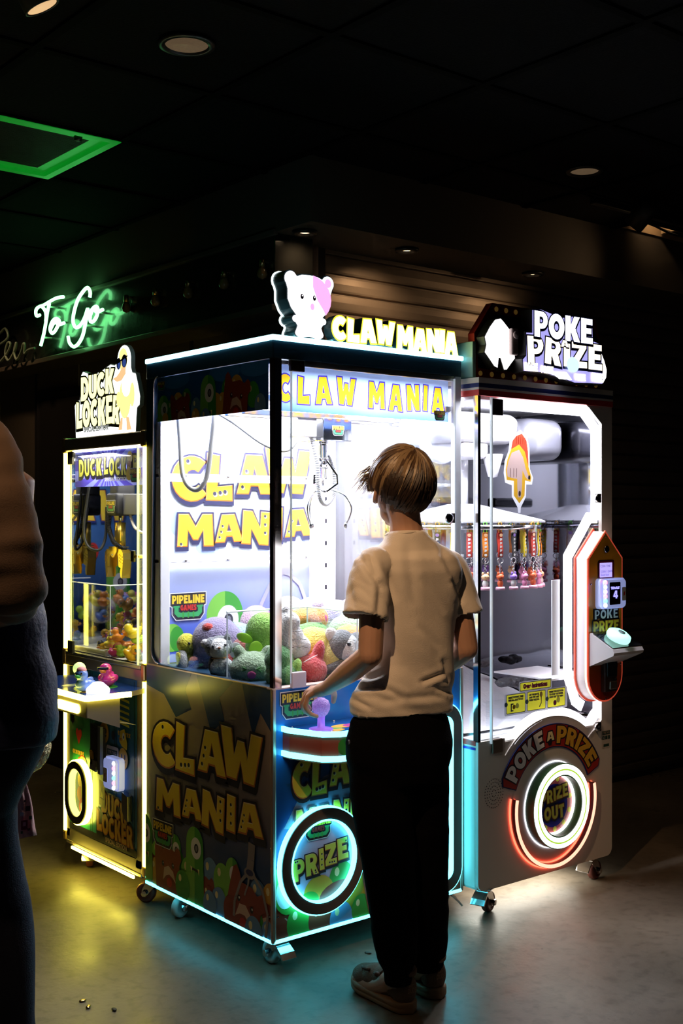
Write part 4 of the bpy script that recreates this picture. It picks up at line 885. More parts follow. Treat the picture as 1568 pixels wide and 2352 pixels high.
# coin slot, sticker, card reader, pull handle
cs_ = MB().prism([[(U(1.155), .44), (U(1.06), .425), (U(1.06), .59), (U(1.155), .60)]], fl2, BLK, 0, .018); cs_.prism([[(U(1.075), .425), (U(1.055), .422), (U(1.055), .60), (U(1.075), .60)]], fl2, mat('blue_grey_steel', (.35, .4, .5), .3, .8), .018, .030)
cs_ = cs_.build('coin_slot', dm)
MB().prism([[(U(1.15), .50), (U(1.13), .495), (U(1.125), .45), (U(1.14), .45)]], fl2, YLO, .018, .026).prism([[(U(1.15), .43), (U(1.10), .425), (U(1.10), .465), (U(1.14), .47)]], fl2, STL, .018, .026).build('coin_return', cs_)
mb = MB().flat([rrect(U(1.048), U(.955), .43, .535, .01)], fl2, mat('sticker_cream', (.55, .48, .40), .4), .0075)
for q in ((U(1.042), U(.965), .50, .522), (U(1.042), U(1.018), .475, .494), (U(1.012), U(.99), .475, .494), (U(.985), U(.965), .475, .494), (U(1.035), U(.975), .45, .462)): mb.flat([[(q[0], q[2]), (q[1], q[2]), (q[1], q[3]), (q[0], q[3])]], fl2, mat('print_dark_green', (.02, .06, .04), .4), .008)
fonttext(mb, 'TYPE TWO', fl2, U(1.037), .506, .012, BRL, .0085, w=.066); mb.build('type_sticker', dm)
def card_reader(par, fr, cx, cz, w_, h_, screen=True):
    """clear glowing card reader pod; fr faces the player"""
    SH = mat('lit_clear_shell', (.62, .66, .9), .12, es=.45, ec=(.42, .50, 1), coat=.6)
    o, ex, ey, en = fr
    c = MB().prism([rrect(cx-w_/2, cx+w_/2, cz-h_/2, cz+h_/2, .014)], fr, SH, 0, .022)
    q = rrect(cx-w_*.43, cx+w_*.43, cz-h_*.46, cz+h_*.46, .014); c.prism([q], fr, SH, .022, .034)
    c = c.build('card_reader', par); mb = MB()
    cols = [led('reader_dot_'+n_, c_, 5) for n_, c_ in (('white', (.8, .85, 1)), ('red', (1, .15, .2)), ('blue', (.2, .25, 1)), ('green', (.1, 1, .4)), ('violet', (.7, .3, 1)))]
    sx = cx-w_*.40 if screen else cx+w_*.34
    for k in range(6):
        p = o+ex*sx+ey*(cz+h_*(.38-.15*k))+en*.035; MB().ball(p, (.007, .007, .008), cols[[0, 1, 0, 3, 1, 0][k] if not screen else [1, 2, 4, 1, 3, 0][k]]).build('status_light', c)
    if screen:
        m2 = MB().flat([rrect(cx-w_*.24, cx+w_*.20, cz-h_*.36, cz+h_*.38, .004)], fr, mat('black_screen', (.003, .003, .005), .08), .0355)
        V = led('violet_text', (.32, .30, 1), 1.6)
        fonttext(m2, 'TAP to PLAY', fr, cx-w_*.19, cz+h_*.16, h_*.065, V, .037, bold=.0015, w=w_*.36)
        m2.flat(gl('4', cx-w_*.10, cx+w_*.08, cz-h_*.16, cz+h_*.10, 0), fr, V, .037); m2.build('screen', c)
        MB().flat([rrect(cx+w_*.26, cx+w_*.42, cz-h_*.25, cz+h_*.2, .004)], fr, mat('pale_label', (.7, .68, .72), .3), .0355).flat([[(cx+w_*.32, cz-.01), (cx+w_*.37, cz-.006), (cx+w_*.37, cz+.008), (cx+w_*.32, cz+.002)]], fr, RED, .037).build('label_plate', c)
    else:
        MB().flat([rrect(cx-w_*.42, cx-w_*.14, cz-h_*.28, cz+h_*.16, .005)], fr, mat('pale_label', (.7, .68, .72), .3), .0355).flat([[(cx-w_*.32, cz-.016), (cx-w_*.26, cz-.010), (cx-w_*.24, cz), (cx-w_*.31, cz-.002)]], fr, RED, .037).build('label_plate', c)
    return c
fR = (V3(-.012, y1, 0), V3(.0, -1, 0), EZ, V3(-1, 0, 0))
card_reader(dm, fR, U(.955), .445, .105, .118, False)
hd = [(U(.905), .385), (U(.865), .375), (U(.862), .285), (U(.885), .29), (U(.905), .32)]
MB().prism([hd if sarea(hd) > 0 else hd[::-1]], fl2, mat('olive_chrome', (.3, .3, .25), .15, 1), .002, .022).build('pull_handle', dm)
# control shelf
TX = -.25
pl_ = [(.0, .775), (-.10, .73), (TX, .73), (TX, 1.25), (-.10, 1.27), (0, 1.24)]; pl_ = pl_ if sarea(pl_) > 0 else pl_[::-1]
F0 = (V3(0, 0, 0), EX, EY, EZ); SHM = mat('brushed_shelf', (.50, .44, .36), .3, .7, bump=.04, bs=50)
sh = MB().prism([pl_], F0, mat('print_shelf_blue', (.02, .06, .30), .12, coat=.6), .757, .775, side=SHM)
fy = (V3(0, .7295, 0), EX, EZ, -EY); sh.prism([[(-.248, .703), (-.125, .655), (-.125, .772), (-.248, .772)]], fy, SHM, -.004, 0)
sh.prism([[(-.245, .703), (-.06, .66), (-.02, .772), (-.245, .772)]], (V3(0, 1.262, 0), EX, EZ, -EY), SHM, -.004, 0)
sh.box((TX-.001, .73, .700), (TX+.003, 1.25, .772), SHM, .002)
sh.add([(TX, .73, .702), (TX, 1.25, .702), (-.06, 1.25, .657), (-.06, .73, .657)], [(0, 1, 2, 3)], SHM)
A = Art(sh, (V3(0, 0, .775), EX, EY, EZ), [(-.24, .74), (-.02, .78), (-.02, 1.24), (-.24, 1.24)], .0006); A.ell(-.19, .82, .04, .02, YLO); A.ell(-.1, .9, .05, .06, GRN); A.ell(-.16, 1.0, .05, .03, mat('print_teal', (.02, .12, .22), .3))
sh = sh.build('control_shelf', dm)
MB().tube([(-.085, .723, .768), (TX-.002, .723, .768), (TX-.006, .728, .768), (TX-.006, 1.25, .768)], (.009, .005), YLD, 4, flat=EZ).build('light_strip', sh)
sl = rrect(y1-1.215-.0, y1-.995+.15, .7105, .742, .0155, 6)
MB().prism([rrect(U(.955), U(.78), .709, .741, .0155, 6)], frame_left(TX-.001, y1), YLD, 0, .003).build('light_slot', sh)
DOM = led('white_lit_dome', (.80, .82, 1), 1.5)
MB().lathe([(0, .776), (.040, .777), (.041, .788), (.036, .796), (.024, .806), (.018, .812), (.01, .814), (0, .815)], DOM, TM((-.185, .775, 0)), 32).build('push_button', sh)
js = MB().lathe([(0, .776), (.02, .777), (.008, .785), (.0075, .825)], mat('yellow_lit_stem', (.7, .7, .2), .3, es=.7, ec=(.8, .9, .1)), TM((-.185, .915, 0)), 20).build('joystick', sh)
MB().ball((-.185, .915, .845), .023, mat('pale_green_lit_ball', (.75, .9, .5), .25, es=.75, ec=(.75, 1, .35)), u=24, v=16).build('ball_top', js)
for x, y, h_ in ((.045, .80, 130), (.055, 1.31, 60), (.62, .82, 30), (.6, 1.34, 80)): caster(dm, x, y, .10, h_, RUR)
# crane
HS = mat('black_soft_cover', (.02, .02, .024), .55)
cc = (.155, 1.245)
g_ = MB().box((.03, 1.10, 1.545), (.10, 1.12, 1.565), STL, .002).box((.05, .80, 1.535), (.07, 1.39, 1.550), CHR, .002).box((.60, .80, 1.535), (.62, 1.39, 1.550), CHR, .002).box((.03, cc[1]+.02, 1.52), (.66, cc[1]+.035, 1.535), CHR, .002)
g_ = g_.build('gantry', dm)
hb = MB().box((cc[0]-.04, cc[1]-.045, 1.385), (cc[0]+.05, cc[1]+.045, 1.475), HS, .012, 3).box((cc[0]-.03, cc[1]-.035, 1.46), (cc[0]+.05, cc[1]+.035, 1.53), HS, .01, 3)
hb.build('winch_cover', g_); mb = MB(); pipeline_logo(mb, frame_left(cc[0]-.0405, cc[1]), -.035, 1.40, .07, .001); mb.build('sticker', g_)
MB().box((cc[0]-.02, cc[1]-.16, 1.39), (cc[0]+.09, cc[1]-.06, 1.47), mat('dull_grey_box', (.16, .16, .17), .5, .3), .003).build('motor_box', g_)
GD = mat('gold_claw', (.85, .58, .10), .28, .85)
cw = MB().lathe([(0, 1.36), (.022, 1.358), (.022, 1.25), (0, 1.248)], GD, TM((cc[0], cc[1], 0)), 24).lathe([(0, 1.39), (.006, 1.39), (.006, 1.358)], CHR, TM((cc[0], cc[1], 0)), 10)
cw = cw.build('claw', dm)
fc = frame_left(cc[0]-.026, cc[1])
def hole_poly(L, holes=()): return [L if sarea(L) > 0 else L[::-1]]+[ring(8, .0028, h)[::-1] for h in holes]
MB().prism(hole_poly([(-.032, 1.262), (.032, 1.262), (.03, 1.245), (.006, 1.222), (-.006, 1.222), (-.03, 1.245)]), fc, GD, .004, .007).box((cc[0]-.033, cc[1]-.032, 1.260), (cc[0]+.02, cc[1]+.032, 1.264), GD).ball((cc[0]-.034, cc[1], 1.232), .004, CHR).build('hub_plate', cw)
for s_ in (-1, 1):
    L = [(s_*.028, 1.256), (s_*.06, 1.253), (s_*.073, 1.24), (s_*.075, 1.215), (s_*.063, 1.142), (s_*.055, 1.146), (s_*.05, 1.168), (s_*.056, 1.182), (s_*.042, 1.185), (s_*.037, 1.19), (s_*.036, 1.205), (s_*.036, 1.225), (s_*.026, 1.242)]
    H = [(s_*(.046+.011*a), 1.233-.012*b-.004*a) for a in range(3) for b in range(3)]
    f_ = MB().prism(hole_poly(L, H), fc, GD, -.001, .002); f_.prism(hole_poly(L), (fc[0]+EX*.035, fc[1], fc[2], fc[3]), GD, -.001, .002)
    ed = [(s_*.06, 1.253), (s_*.073, 1.24), (s_*.075, 1.215), (s_*.063, 1.142)]
    for a, b in zip(ed, ed[1:]):
        P_ = lambda q, dx: fc[0]+fc[1]*q[0]+EZ*q[1]+EX*dx
        f_.add([P_(a, 0), P_(b, 0), P_(b, .036), P_(a, .036)], [(0, 1, 2, 3)], GD)
    f_.build('finger', cw)
hx = smooth_path([(cc[0]-.03, cc[1]+.03, 1.39), (cc[0]-.034, cc[1]+.03, 1.35), (cc[0]-.036, cc[1]+.01, 1.31), (cc[0]-.036, cc[1]-.02, 1.28), (cc[0]-.02, cc[1]-.045, 1.262), (cc[0], cc[1]-.04, 1.255)], 30)
MB().tube(hx, [.008+.0022*math.sin(i*1.5) for i in range(len(hx))], HS, 8).build('coiled_hose', cw)
mb = MB(); CB = mat('black_cable', (.03, .03, .03), .5)
mb.tube(smooth_path([(.08, 1.36, 1.50), (.06, 1.365, 1.35), (.06, 1.34, 1.27), (.09, 1.30, 1.25), (.12, 1.30, 1.30), (.13, 1.31, 1.42)]), .006, CB, 8).tube(smooth_path([(.16, 1.18, 1.40), (.14, 1.10, 1.34), (.14, 1.02, 1.32), (.14, .94, 1.34), (.14, .88, 1.42), (.14, .85, 1.5)]), .0055, mat('pale_cable', (.75, .72, .65), .35), 8)
mb.build('festoon_cable', g_)
# lit roof sign
rs = thing('duck_roof_sign', 'bright lit yellow DUCK LOCKER sign with a duck in sunglasses on the narrow machine', 'sign', (.04, 1.1, 1.692))
fq = frame_left(.035, y1); q = lambda y, z: (U(y), z)
prof = [q(1.375, 1.694), q(1.378, 1.76), q(1.385, 1.82), q(1.37, 1.835), q(1.34, 1.838), q(1.335, 1.87), q(1.335, 1.93), q(1.315, 1.948), q(1.28, 1.94), q(1.255, 1.928), q(1.17, 1.935), q(1.09, 1.955), q(1.055, 1.948), q(1.04, 1.955)]+arc(U(.985), 1.965, .05, .052, 150, -10, 10)+[q(.935, 1.93), q(.925, 1.91), q(.90, 1.905), q(.885, 1.87), q(.868, 1.82), q(.872, 1.79), q(.89, 1.782), q(.895, 1.75), q(.90, 1.694)]
prof = prof if sarea(prof) > 0 else prof[::-1]
MB().prism([offs(prof, .004)], fq, mat('white_return', (.8, .8, .82), .4), -.012, .004, side=mat('white_return')).build('casing', rs)
mb = MB().flat([prof], fq, led('lit_sign_white', (.95, 1, .96), 2.4), .005)
LS = led('lit_sign_yellow', (1, .95, .45), 1.6); LO = mat('sign_outline', (.12, .14, .02), .4)
letters(mb, fq, word('DUCK', U(1.33), U(1.055), 1.835, 1.932, -.03, rots=[0, 0, 0, -3], dz=[-.03, 0, .04, .1])+word('LOCKER', U(1.37), U(1.01), 1.725, 1.835, -.02, rots=[0, 0, 0, 0, 0, -6], dz=[.0, .02, .03, .03, .06, .02]), .006, LO, None, LS, t=.005)
fonttext(mb, 'SPECIAL EDITION', fq, U(1.30), 1.712, .018, mat('sign_grey', (.5, .52, .5), .4, es=.6), .008, bold=.002, w=.20)
A = Art(mb, fq, [(0, 1.6), (.7, 1.6), (.7, 2.1), (0, 2.1)], .009); DYL = led('lit_duck_yellow', (1, .80, .30), 1.25); DOR = led('lit_duck_orange', (1, .62, .30), 1.0); DSH = mat('sign_ink', (.02, .03, .05), .4)
A.ell(U(.985), 1.965, .034, .042, DYL); A.ell(U(.97), 1.82, .045, .075, DYL); A.ell(U(.96), 1.87, .035, .045, led('lit_sign_white', None, 0)); A.poly([q(1.065, 1.90), q(1.03, 1.885), q(.995, 1.888), q(.965, 1.91), q(.962, 1.935), q(.99, 1.94), q(1.01, 1.92), q(1.035, 1.905)], DOR)
A.ell(U(1.018), 1.952, .017, .022, DSH); A.ell(U(.975), 1.958, .021, .024, DSH); A.ell(U(1.016), 1.947, .011, .014, mat('sign_lens', (.12, .2, .6), .2, es=.3, ec=(.1, .2, .8))); A.ell(U(.975), 1.952, .014, .016, mat('sign_lens', (.12, .2, .6), .2)); A.poly([q(1.035, 1.958), q(.95, 1.978), q(.95, 1.972), q(1.035, 1.95)], DSH)
A.ell(U(.915), 1.83, .018, .045, DYL); A.ell(U(1.02), 1.82, .014, .03, DYL); A.poly([q(1.0, 1.75), q(1.02, 1.705), q(.99, 1.705), q(.985, 1.75)], DOR); A.poly([q(.96, 1.75), q(.955, 1.702), q(.92, 1.702), q(.94, 1.75)], DOR)
mb.build('face', rs)
# ------------------------------------------------------------------ the white prize machine with the keychain wheel
pm = thing('poke_prize_machine', 'white prize machine with a hanging keychain wheel and red U-shaped light', 'arcade machine', (1.17, .35, 0))
WE = mat('white_enamel', (.72, .66, .60), .35, bump=.02, bs=200); xa, xb, ya, yb = .811, 1.536, -.073, .78
fp = frame_front(ya)
MB().box((xa+.001, ya+.006, .097), (xb-.001, yb, .606), WE, .012).build('lower_cabinet', pm)
CA = (1.192, .335)
hole = [(xa+.002, 1.796), (xa+.002, .610), (.944, .610), (.944, .548)]+arc(CA[0], CA[1], .325, .325, 139, 52, 20)+[(1.39, .555), (1.474, .615), (1.474, 1.733), (1.392, 1.796)]
fr_ = [(xa, .61)]+[(xa, .13)]+arc(xa+.03, .125, .03, .03, 180, 270, 5)+arc(xb-.03, .125, .03, .03, 270, 360, 5)+[(xb, 1.80), (1.385, 1.80), (1.474, 1.733), (1.474, .615), (1.392, .555)]+arc(CA[0], CA[1], .325, .325, 52, 139, 20)+[(.944, .548), (.944, .61)]
MB().prism([fr_ if sarea(fr_) > 0 else fr_[::-1]], fp, WE, -.014, 0).build('front_sheet', pm)
STR = [(WHT, 1.843, 1.862), (NVY, 1.828, 1.843), (WE, 1.820, 1.828), (RED, 1.800, 1.820)]
mb = MB()
for m_, a, b in STR: mb.box((xa-.001, ya-.004, a), (xb+.001, yb, b), {id(WHT): WE}.get(id(m_), m_))
mb.build('striped_header', pm)
mb = MB().box((xa-.0025, ya+.012, .597), (xa, yb, .612), RED).box((xa-.0025, ya+.012, .582), (xa, yb, .590), mat('print_royal', (.02, .02, .35), .25))
mb.build('side_stripes', pm)
MB().box((xa, ya, .61), (xa+.012, ya+.006, 1.80), mat('dark_mirror')).box((xa-.001, ya, .61), (xa+.004, ya+.022, 1.80), CHR).build('corner_post', pm)
MB().box((xa+.003, ya+.024, .612), (xa+.006, yb-.03, 1.80), GLS).build('side_glass', pm)
gdoor = MB().prism([[(.872, .556)]+[(.945, .556)]+arc(CA[0], CA[1], .322, .322, 139, 52, 16)+[(1.39, .558), (1.468, .618), (1.468, 1.73), (1.39, 1.792), (.872, 1.792)]], frame_front(ya-.003), GLS, 0, .004)
gdoor = gdoor.build('glass_door', pm)
MB().box((.868, ya-.009, .60), (.874, ya, 1.796), EDGE).build('pane_edge', gdoor)
MB().box((.872, ya-.012, 1.735), (.924, ya-.003, 1.792), mat('dark_bronze_hinge'), .003).build('hinge', gdoor)
MB().box((.872, ya-.012, .565), (.922, ya-.003, .614), mat('bronze_hinge', (.22, .16, .12), .4, .4), .003).build('hinge', gdoor)
for zz in (1.452, .594):
    l_ = MB().box((1.432, ya-.014, zz-.017), (1.456, ya-.003, zz+.017), mat('dark_bronze_hinge'), .002).build('lock', gdoor)
    MB().lathe([(0, 0), (.010, .0), (.015, .004), (.015, .010), (.008, .012), (0, .009)], CHR, TM((1.428, ya-.012, zz), (90, 0, 0)), 18).build('lock_barrel', l_)
# glowing white band round the window
def band(mb, pts, w_, fr, m, d0, d1):
    for i in range(len(pts)-1):
        a, b = Vector(pts[i]), Vector(pts[i+1]); t_ = (b-a).normalized(); n_ = Vector((-t_.y, t_.x))*w_/2; e = t_*w_*.2
        L = [tuple(a-n_-e*(i > 0)), tuple(b-n_+e*(i < len(pts)-2)), tuple(b+n_+e*(i < len(pts)-2)), tuple(a+n_-e*(i > 0))]
        mb.prism([L if sarea(L) > 0 else L[::-1]], fr, m, d0-i*.00005, d1+i*.00005)
WB = led('white_window_light', (.96, .95, 1), 3.2)
bn = MB(); fi = frame_front(ya+.016)
band(bn, [(.93, 1.778), (1.376, 1.778), (1.450, 1.714), (1.450, 1.378), (1.412, 1.378), (1.292, 1.235), (1.292, .80), (1.335, .70), (1.375, .675)], .040, fi, WB, 0, .008)
sg_ = arc(CA[0], CA[1], .354, .354, 128, 54, 30)+[(1.425, .648), (1.462, .672), (1.462, .622), (1.393, .566)]+arc(CA[0], CA[1], .324, .324, 50, 136, 30)+[(.944, .552), (.944, .612), (.962, .612)]
bn.prism([sg_ if sarea(sg_) > 0 else sg_[::-1]], fi, WB, 0, .008); band(bn, [(1.455, .62), (1.455, .70)], .03, fi, WB, .001, .007)
bn.build('window_light_band', pm)
MB().box((1.228, ya+.03, .80), (1.27, ya+.035, 1.15), WI).box((1.225, ya+.03, .78), (1.475, ya+.32, .786), WI).build('inner_shroud', pm)
# interior
PMR = mat('smoky_mirror', (.20, .20, .23), .05, 1)
MB().box((xb-.03, ya+.03, .62), (xb-.026, yb-.03, 1.80), PMR).build('mirror_panel', pm)
MB().box((xa+.02, yb-.035, .62), (xb-.03, yb-.03, 1.80), mat('white_interior')).build('back_panel', pm)
MB().box((xa+.01, ya+.02, 1.79), (xb-.02, yb-.02, 1.80), WI).build('inner_ceiling', pm)
SNW = mat('white_fleece', (.8, .8, .86), .9, bump=.6, bs=50)
def fleece():
    mb = MB(); n = 26; V = []; F = []
    for i in range(n+1):
        for j in range(n+1):
            x = xa+.012+(xb-xa-.05)*i/n; y = ya+.10+(yb-ya-.15)*j/n
            V.append((x, y, .622+.18*max(0, (j/n-.25))+.012*noise.noise(V3(x*9, y*9, 0)))); 
    for i in range(n):
        for j in range(n): a = i*(n+1)+j; F.append((a, a+n+1, a+n+2, a+1))
    return mb.add(V, F, SNW, True)
fleece().build('fleece_bed', pm)
MB().box((xa+.01, ya+.02, .60), (xb-.03, yb-.03, .612), WI).build('inner_floor', pm)
MB().prism([[(.90, .612), (1.16, .612), (1.16, .70), (1.0, .735), (.90, .735)]], frame_front(ya+.05), ACR, 0, .003).build('chute_window', pm)
for k, (px, py, s_) in enumerate([(1170, 1560, 1), (1235, 1548, 1.1), (1150, 1500, .9), (1215, 1490, .8)]):  # dark rumpled solids resting on the fleece bed
    p = on(1, .30 if k < 2 else .5, px, py); p.x = min(p.x, 1.42); p.z = .70+.18*((p.y-ya-.1)/.7-.25)
    m2 = MB()
    for j in range(5): m2.ball((p.x+(j-2)*.022*s_, p.y, p.z+.006*math.sin(j*2)), (.026*s_, .03*s_, .016*s_), mat('crumpled_grey_foil', (.10, .10, .11), .5, bump=.8, bs=60), u=14, v=8)
    o = remesh('crumpled_foil', m2, .006, 2, None, lambda c, n_: .006*noise.noise(c*60)); tag(o, ['crumpled dark foil lump on white fleece, front of the four', 'crumpled dark foil lump on white fleece, widest of the four', 'crumpled dark foil lump further back on the fleece, nearer the glass side', 'small crumpled dark foil lump furthest back on the white fleece'][k], 'foil lump', 'foil lumps on the fleece')
ARM = mat('pale_moulded_plastic', (.60, .60, .64), .28, coat=.3); DKA = mat('dark_moulded_plastic', (.06, .06, .075), .3, coat=.3)
ar = MB().box((.93, .16, 1.66), (1.30, .50, 1.775), ARM, .05, 5).box((1.0, .20, 1.60), (1.16, .42, 1.68), ARM, .03, 5)
ar.lathe([(0, 1.53), (.018, 1.535), (.03, 1.58), (.04, 1.62)], ARM, TM((1.19, .22, 0)), 24).tube(smooth_path([(.88, .3, 1.74), (.90, .28, 1.64), (.95, .26, 1.60), (1.02, .26, 1.62)], 8), .022, ARM, 12)
ar.build('arm_carriage', pm); MB().box((1.26, .1, 1.60), (1.48, .62, 1.76), DKA, .05, 5).box((1.22, .55, 1.42), (1.46, .60, 1.46), DKA, .01).build('arm_motor_cover', pm)
KC = (1.145, .335)
wh = MB().lathe([(.0, 1.432), (.06, 1.43), (.30, 1.372), (.315, 1.366), (.315, 1.360), (.28, 1.362), (.0, 1.40)], ARM, TM((KC[0], KC[1], 0)), 8, False).tube([(KC[0], KC[1], 1.43), (KC[0], KC[1], 1.66)], .02, ARM, 16)
wh = wh.build('keychain_wheel', pm)
MB().lathe([(.295, 1.352), (.300, 1.352), (.300, 1.336), (.295, 1.336)], CHR, TM((KC[0], KC[1], 0)), 48).build('hanging_rail', wh)
# console on the right
fcn = frame_front(-.135); fcb = frame_front(ya)
cpoly = [(1.419, 1.328), (1.320, 1.228), (1.320, .80)]+arc(1.419, .798, .099, .10, 180, 360, 18)[1:]+[(1.518, 1.228)]; cpoly = cpoly if sarea(cpoly) > 0 else cpoly[::-1]
RDE = mat('red_acrylic', (.85, .10, .05), .25, es=.35, ec=(1, .12, .06))
MB().prism([offs(cpoly, .008)], fcb, RDE, .0, .005).build('console_backplate', pm)
cn = MB().prism([cpoly], fcb, mat('white_console_side', (.85, .78, .80), .35), .005, .045).build('console', pm)
MB().prism([offs(cpoly, -.001)], fcb, led('warm_console_light', (1, .80, .55), 1.7), .045, .056).build('light_layer', cn)
mb = MB().prism([offs(cpoly, .002)], fcb, RDE, .056, .0615).flat([offs(cpoly, -.004)], fcb, gradient_print('console_print', (.42, .03, .01), (.95, .42, .02), .74, 1.20, noise_amt=.02), .0622)
pkp = word('POKE', 1.352, 1.49, 1.003, 1.04, .03); prp = word('PRIZE', 1.345, 1.495, .955, .998, .03)
letters(mb, fcn, pkp, .002, INK, None, WHT, t=.005); letters(mb, fcn, prp, .002, INK, ORR, YEL, t=.005)
mb.flat([rrect(1.372, 1.468, 1.148, 1.222, .01)], fcn, INK, .0015).flat([rrect(1.375, 1.465, 1.151, 1.219, .008)], fcn, mat('print_maroon', (.25, .01, .05), .3), .002).flat([rrect(1.382, 1.455, 1.158, 1.212, .002)], fcn, led('lit_lcd', (.50, .42, .92), 1.0), .0025)
for s_, x, z in (('COIN', 1.386, 1.196), ('TIME', 1.42, 1.196), ('COIN 1 GAME', 1.388, 1.176), ('Good luck', 1.388, 1.164)): fonttext(mb, s_, fcn, x, z, .008, mat('lcd_ink', (.2, .12, .5), .5), .003)
mb.build('face_plate', cn)
MB().lathe([(0, 0), (.012, 0), (.014, .003), (.012, .006), (.008, .004), (0, .005)], CHR, TM((1.421, -.136, 1.262), (90, 0, 0)), 20).build('key_switch', cn)
for x, z in ((1.421, 1.308), (1.334, 1.135), (1.507, 1.13), (1.334, .835), (1.507, .83), (1.42, .708)): MB().ball((x, -.136, z), (.004, .002, .004), CHR, u=10, v=6).build('screw', cn)
cr = card_reader(pm, frame_front(-.137), 1.430, 1.099, .145, .112)
by = -.136
tri = [(by, .952), (by-.005, .958), (by-.105, .905), (by-.112, .893), (by-.108, .883), (by, .835)]
br = MB().prism([tri if sarea(tri) > 0 else tri[::-1]], (V3(1.325, 0, 0), EY, EZ, EX), mat('white_bracket', (.75, .68, .68), .35), 0, .172, side=mat('white_bracket')).build('button_bracket', pm)
nrm = V3(0, -.053, .1).normalized(); nrm = V3(0, -math.sin(math.atan2(.053, .1)), math.cos(math.atan2(.053, .1)))
Mb = Matrix.Translation(V3(1.415, by-.056, .934)) @ nrm.to_track_quat('Z', 'X').to_matrix().to_4x4()
tx = Mb.to_3x3(); 
MB().box((-.052, -.086, 0), (.052, .086, .0012), mat('black_glossy_plate', (.01, .01, .012), .06, coat=1), .0005, M=Mb).build('top_plate', br)
MB().lathe([(0, .001), (.043, .002), (.046, .010), (.044, .022), (.030, .030), (0, .033)], led('mint_lit_button', (.45, .95, .80), 1.35), Mb, 36).build('push_button', br)
MB().lathe([(.0135, .0325), (.0135, .0338), (0, .034)], mat('grey_button_icon', (.25, .35, .35), .4), Mb @ TM((-.005, .0, 0)), 20).build('button_icon', br)
cmh = MB().box((1.392, -.155, .735), (1.462, -.135, .850), mat('dark_red_brown_metal', (.10, .05, .045), .35, .6), .003).box((1.40, -.160, .79), (1.458, -.15, .848), BLK, .003)
cmh = cmh.build('coin_slot', cn); MB().box((1.41, -.166, .745), (1.45, -.155, .775), mat('dull_steel', (.3, .25, .22), .35, .8), .004).box((1.435, -.168, .778), (1.445, -.155, .786), CHR, .002).build('coin_return', cmh)
# red arched title
def arcband(r0, r1, a0, a1, c=CA, n=26): return arc(c[0], c[1], r1, r1, a0, a1, n)+arc(c[0], c[1], r0, r0, a1, a0, n)
mb = MB(); AB = [arcband(.205, .300, 154, 27)]
ab = arc(CA[0], CA[1], .298, .298, 153, 27, 26)+[(CA[0]+.28*math.cos(math.radians(23)), CA[1]+.28*math.sin(math.radians(23)))]+arc(CA[0], CA[1], .212, .212, 23, 157, 26)+[(CA[0]-.285*math.cos(math.radians(22)), CA[1]+.28*math.sin(math.radians(22)))]
ab = ab if sarea(ab) > 0 else ab[::-1]
mb.prism([ab], fp, NVY, 0, .004).flat([offs(ab, -.004)], fp, mat('arch_red', (.45, .03, .02), .35), .005)
def arch(x, z): a = math.radians(90-x/.245*57.3); r = .217+z; return (CA[0]+r*math.cos(a), CA[1]+r*math.sin(a))
def densify(L, m=6): return [(L[i-1][0]+(L[i][0]-L[i-1][0])*k/m, L[i-1][1]+(L[i][1]-L[i-1][1])*k/m) for i in range(len(L)) for k in range(m)]
for txt, x0, x1, z0, z1, cf in (('POKE', -.262, -.052, .008, .072, WHT), ('A', -.036, .006, .022, .055, CREAM), ('PRIZE', .018, .258, .008, .072, YLO)):
    its = word(txt, x0, x1, z0, z1, .05)
    for c, a, b, e, f, r in its:
        L = gl(c, a, b, e, f, r)
        for d_, g_w, mm in ((.006, .004, INK), (.0065, -.0005, cf)): mb.flat([[arch(*p) for p in densify(l, 4)] for l in grow(L, g_w)], fp, mm, d_)
mb.flat([ring(14, .011, (CA[0]-.02, CA[1]+.232))], fp, INK, .0075)
mb.build('arched_title', pm)
# prize opening rings
PC = (1.198, .340)
DG = mat('dark_green_plastic', (.02, .06, .015), .35)
po = washer(MB(), PC, .108, .153, ya, ya-.042, DG).build('prize_ring', pm)
WR = led('white_ring_light', (.95, .97, .92), 2.6)
washer(MB(), PC, .150, .1565, ya-.001, ya-.003, led('halo_light', (.8, .85, 1), 3)).build('light_ring', po)
washer(MB(), PC, .134, .150, ya-.042, ya-.045, WR).build('light_ring', po)
washer(MB(), PC, .1285, .134, ya-.042, ya-.0455, led('lime_line', (.50, .85, .06), .8)).build('lime_line', po)
washer(MB(), PC, .113, .1285, ya-.042, ya-.045, WR).build('light_ring', po)
washer(MB(), PC, .102, .108, ya-.003, ya-.012, WR).build('light_ring', po)
fz = frame_front(ya-.002); mb = MB().flat([ring(48, .109, PC)], fz, mat('print_rose', (.62, .12, .14), .25), .0006); A = Art(mb, fz, ring(40, .108, PC), .001)
A.ell(PC[0]+.06, PC[1], .05, .10, mat('print_pink', (.75, .30, .32), .25)); A.ell(PC[0], PC[1]-.005, .075, .078, mat('print_royal', (.02, .02, .35), .3), 40)
for k in range(11): a = 2*math.pi*k/11+.2; A.ell(PC[0]+.091*math.cos(a), PC[1]+.091*math.sin(a), .010, .010, YEG, 12)
letters(mb, fz, word('PRIZE', PC[0]-.075, PC[0]+.075, PC[1]+.002, PC[1]+.05, .03, rots=[4], dz=[0, .1, .18, .27, .36])+word('OUT', PC[0]-.055, PC[0]+.055, PC[1]-.055, PC[1]-.005, .05, rots=[4]), .003, INK, ORR, YEG, t=.004)
mb.build('prize_flap', pm)
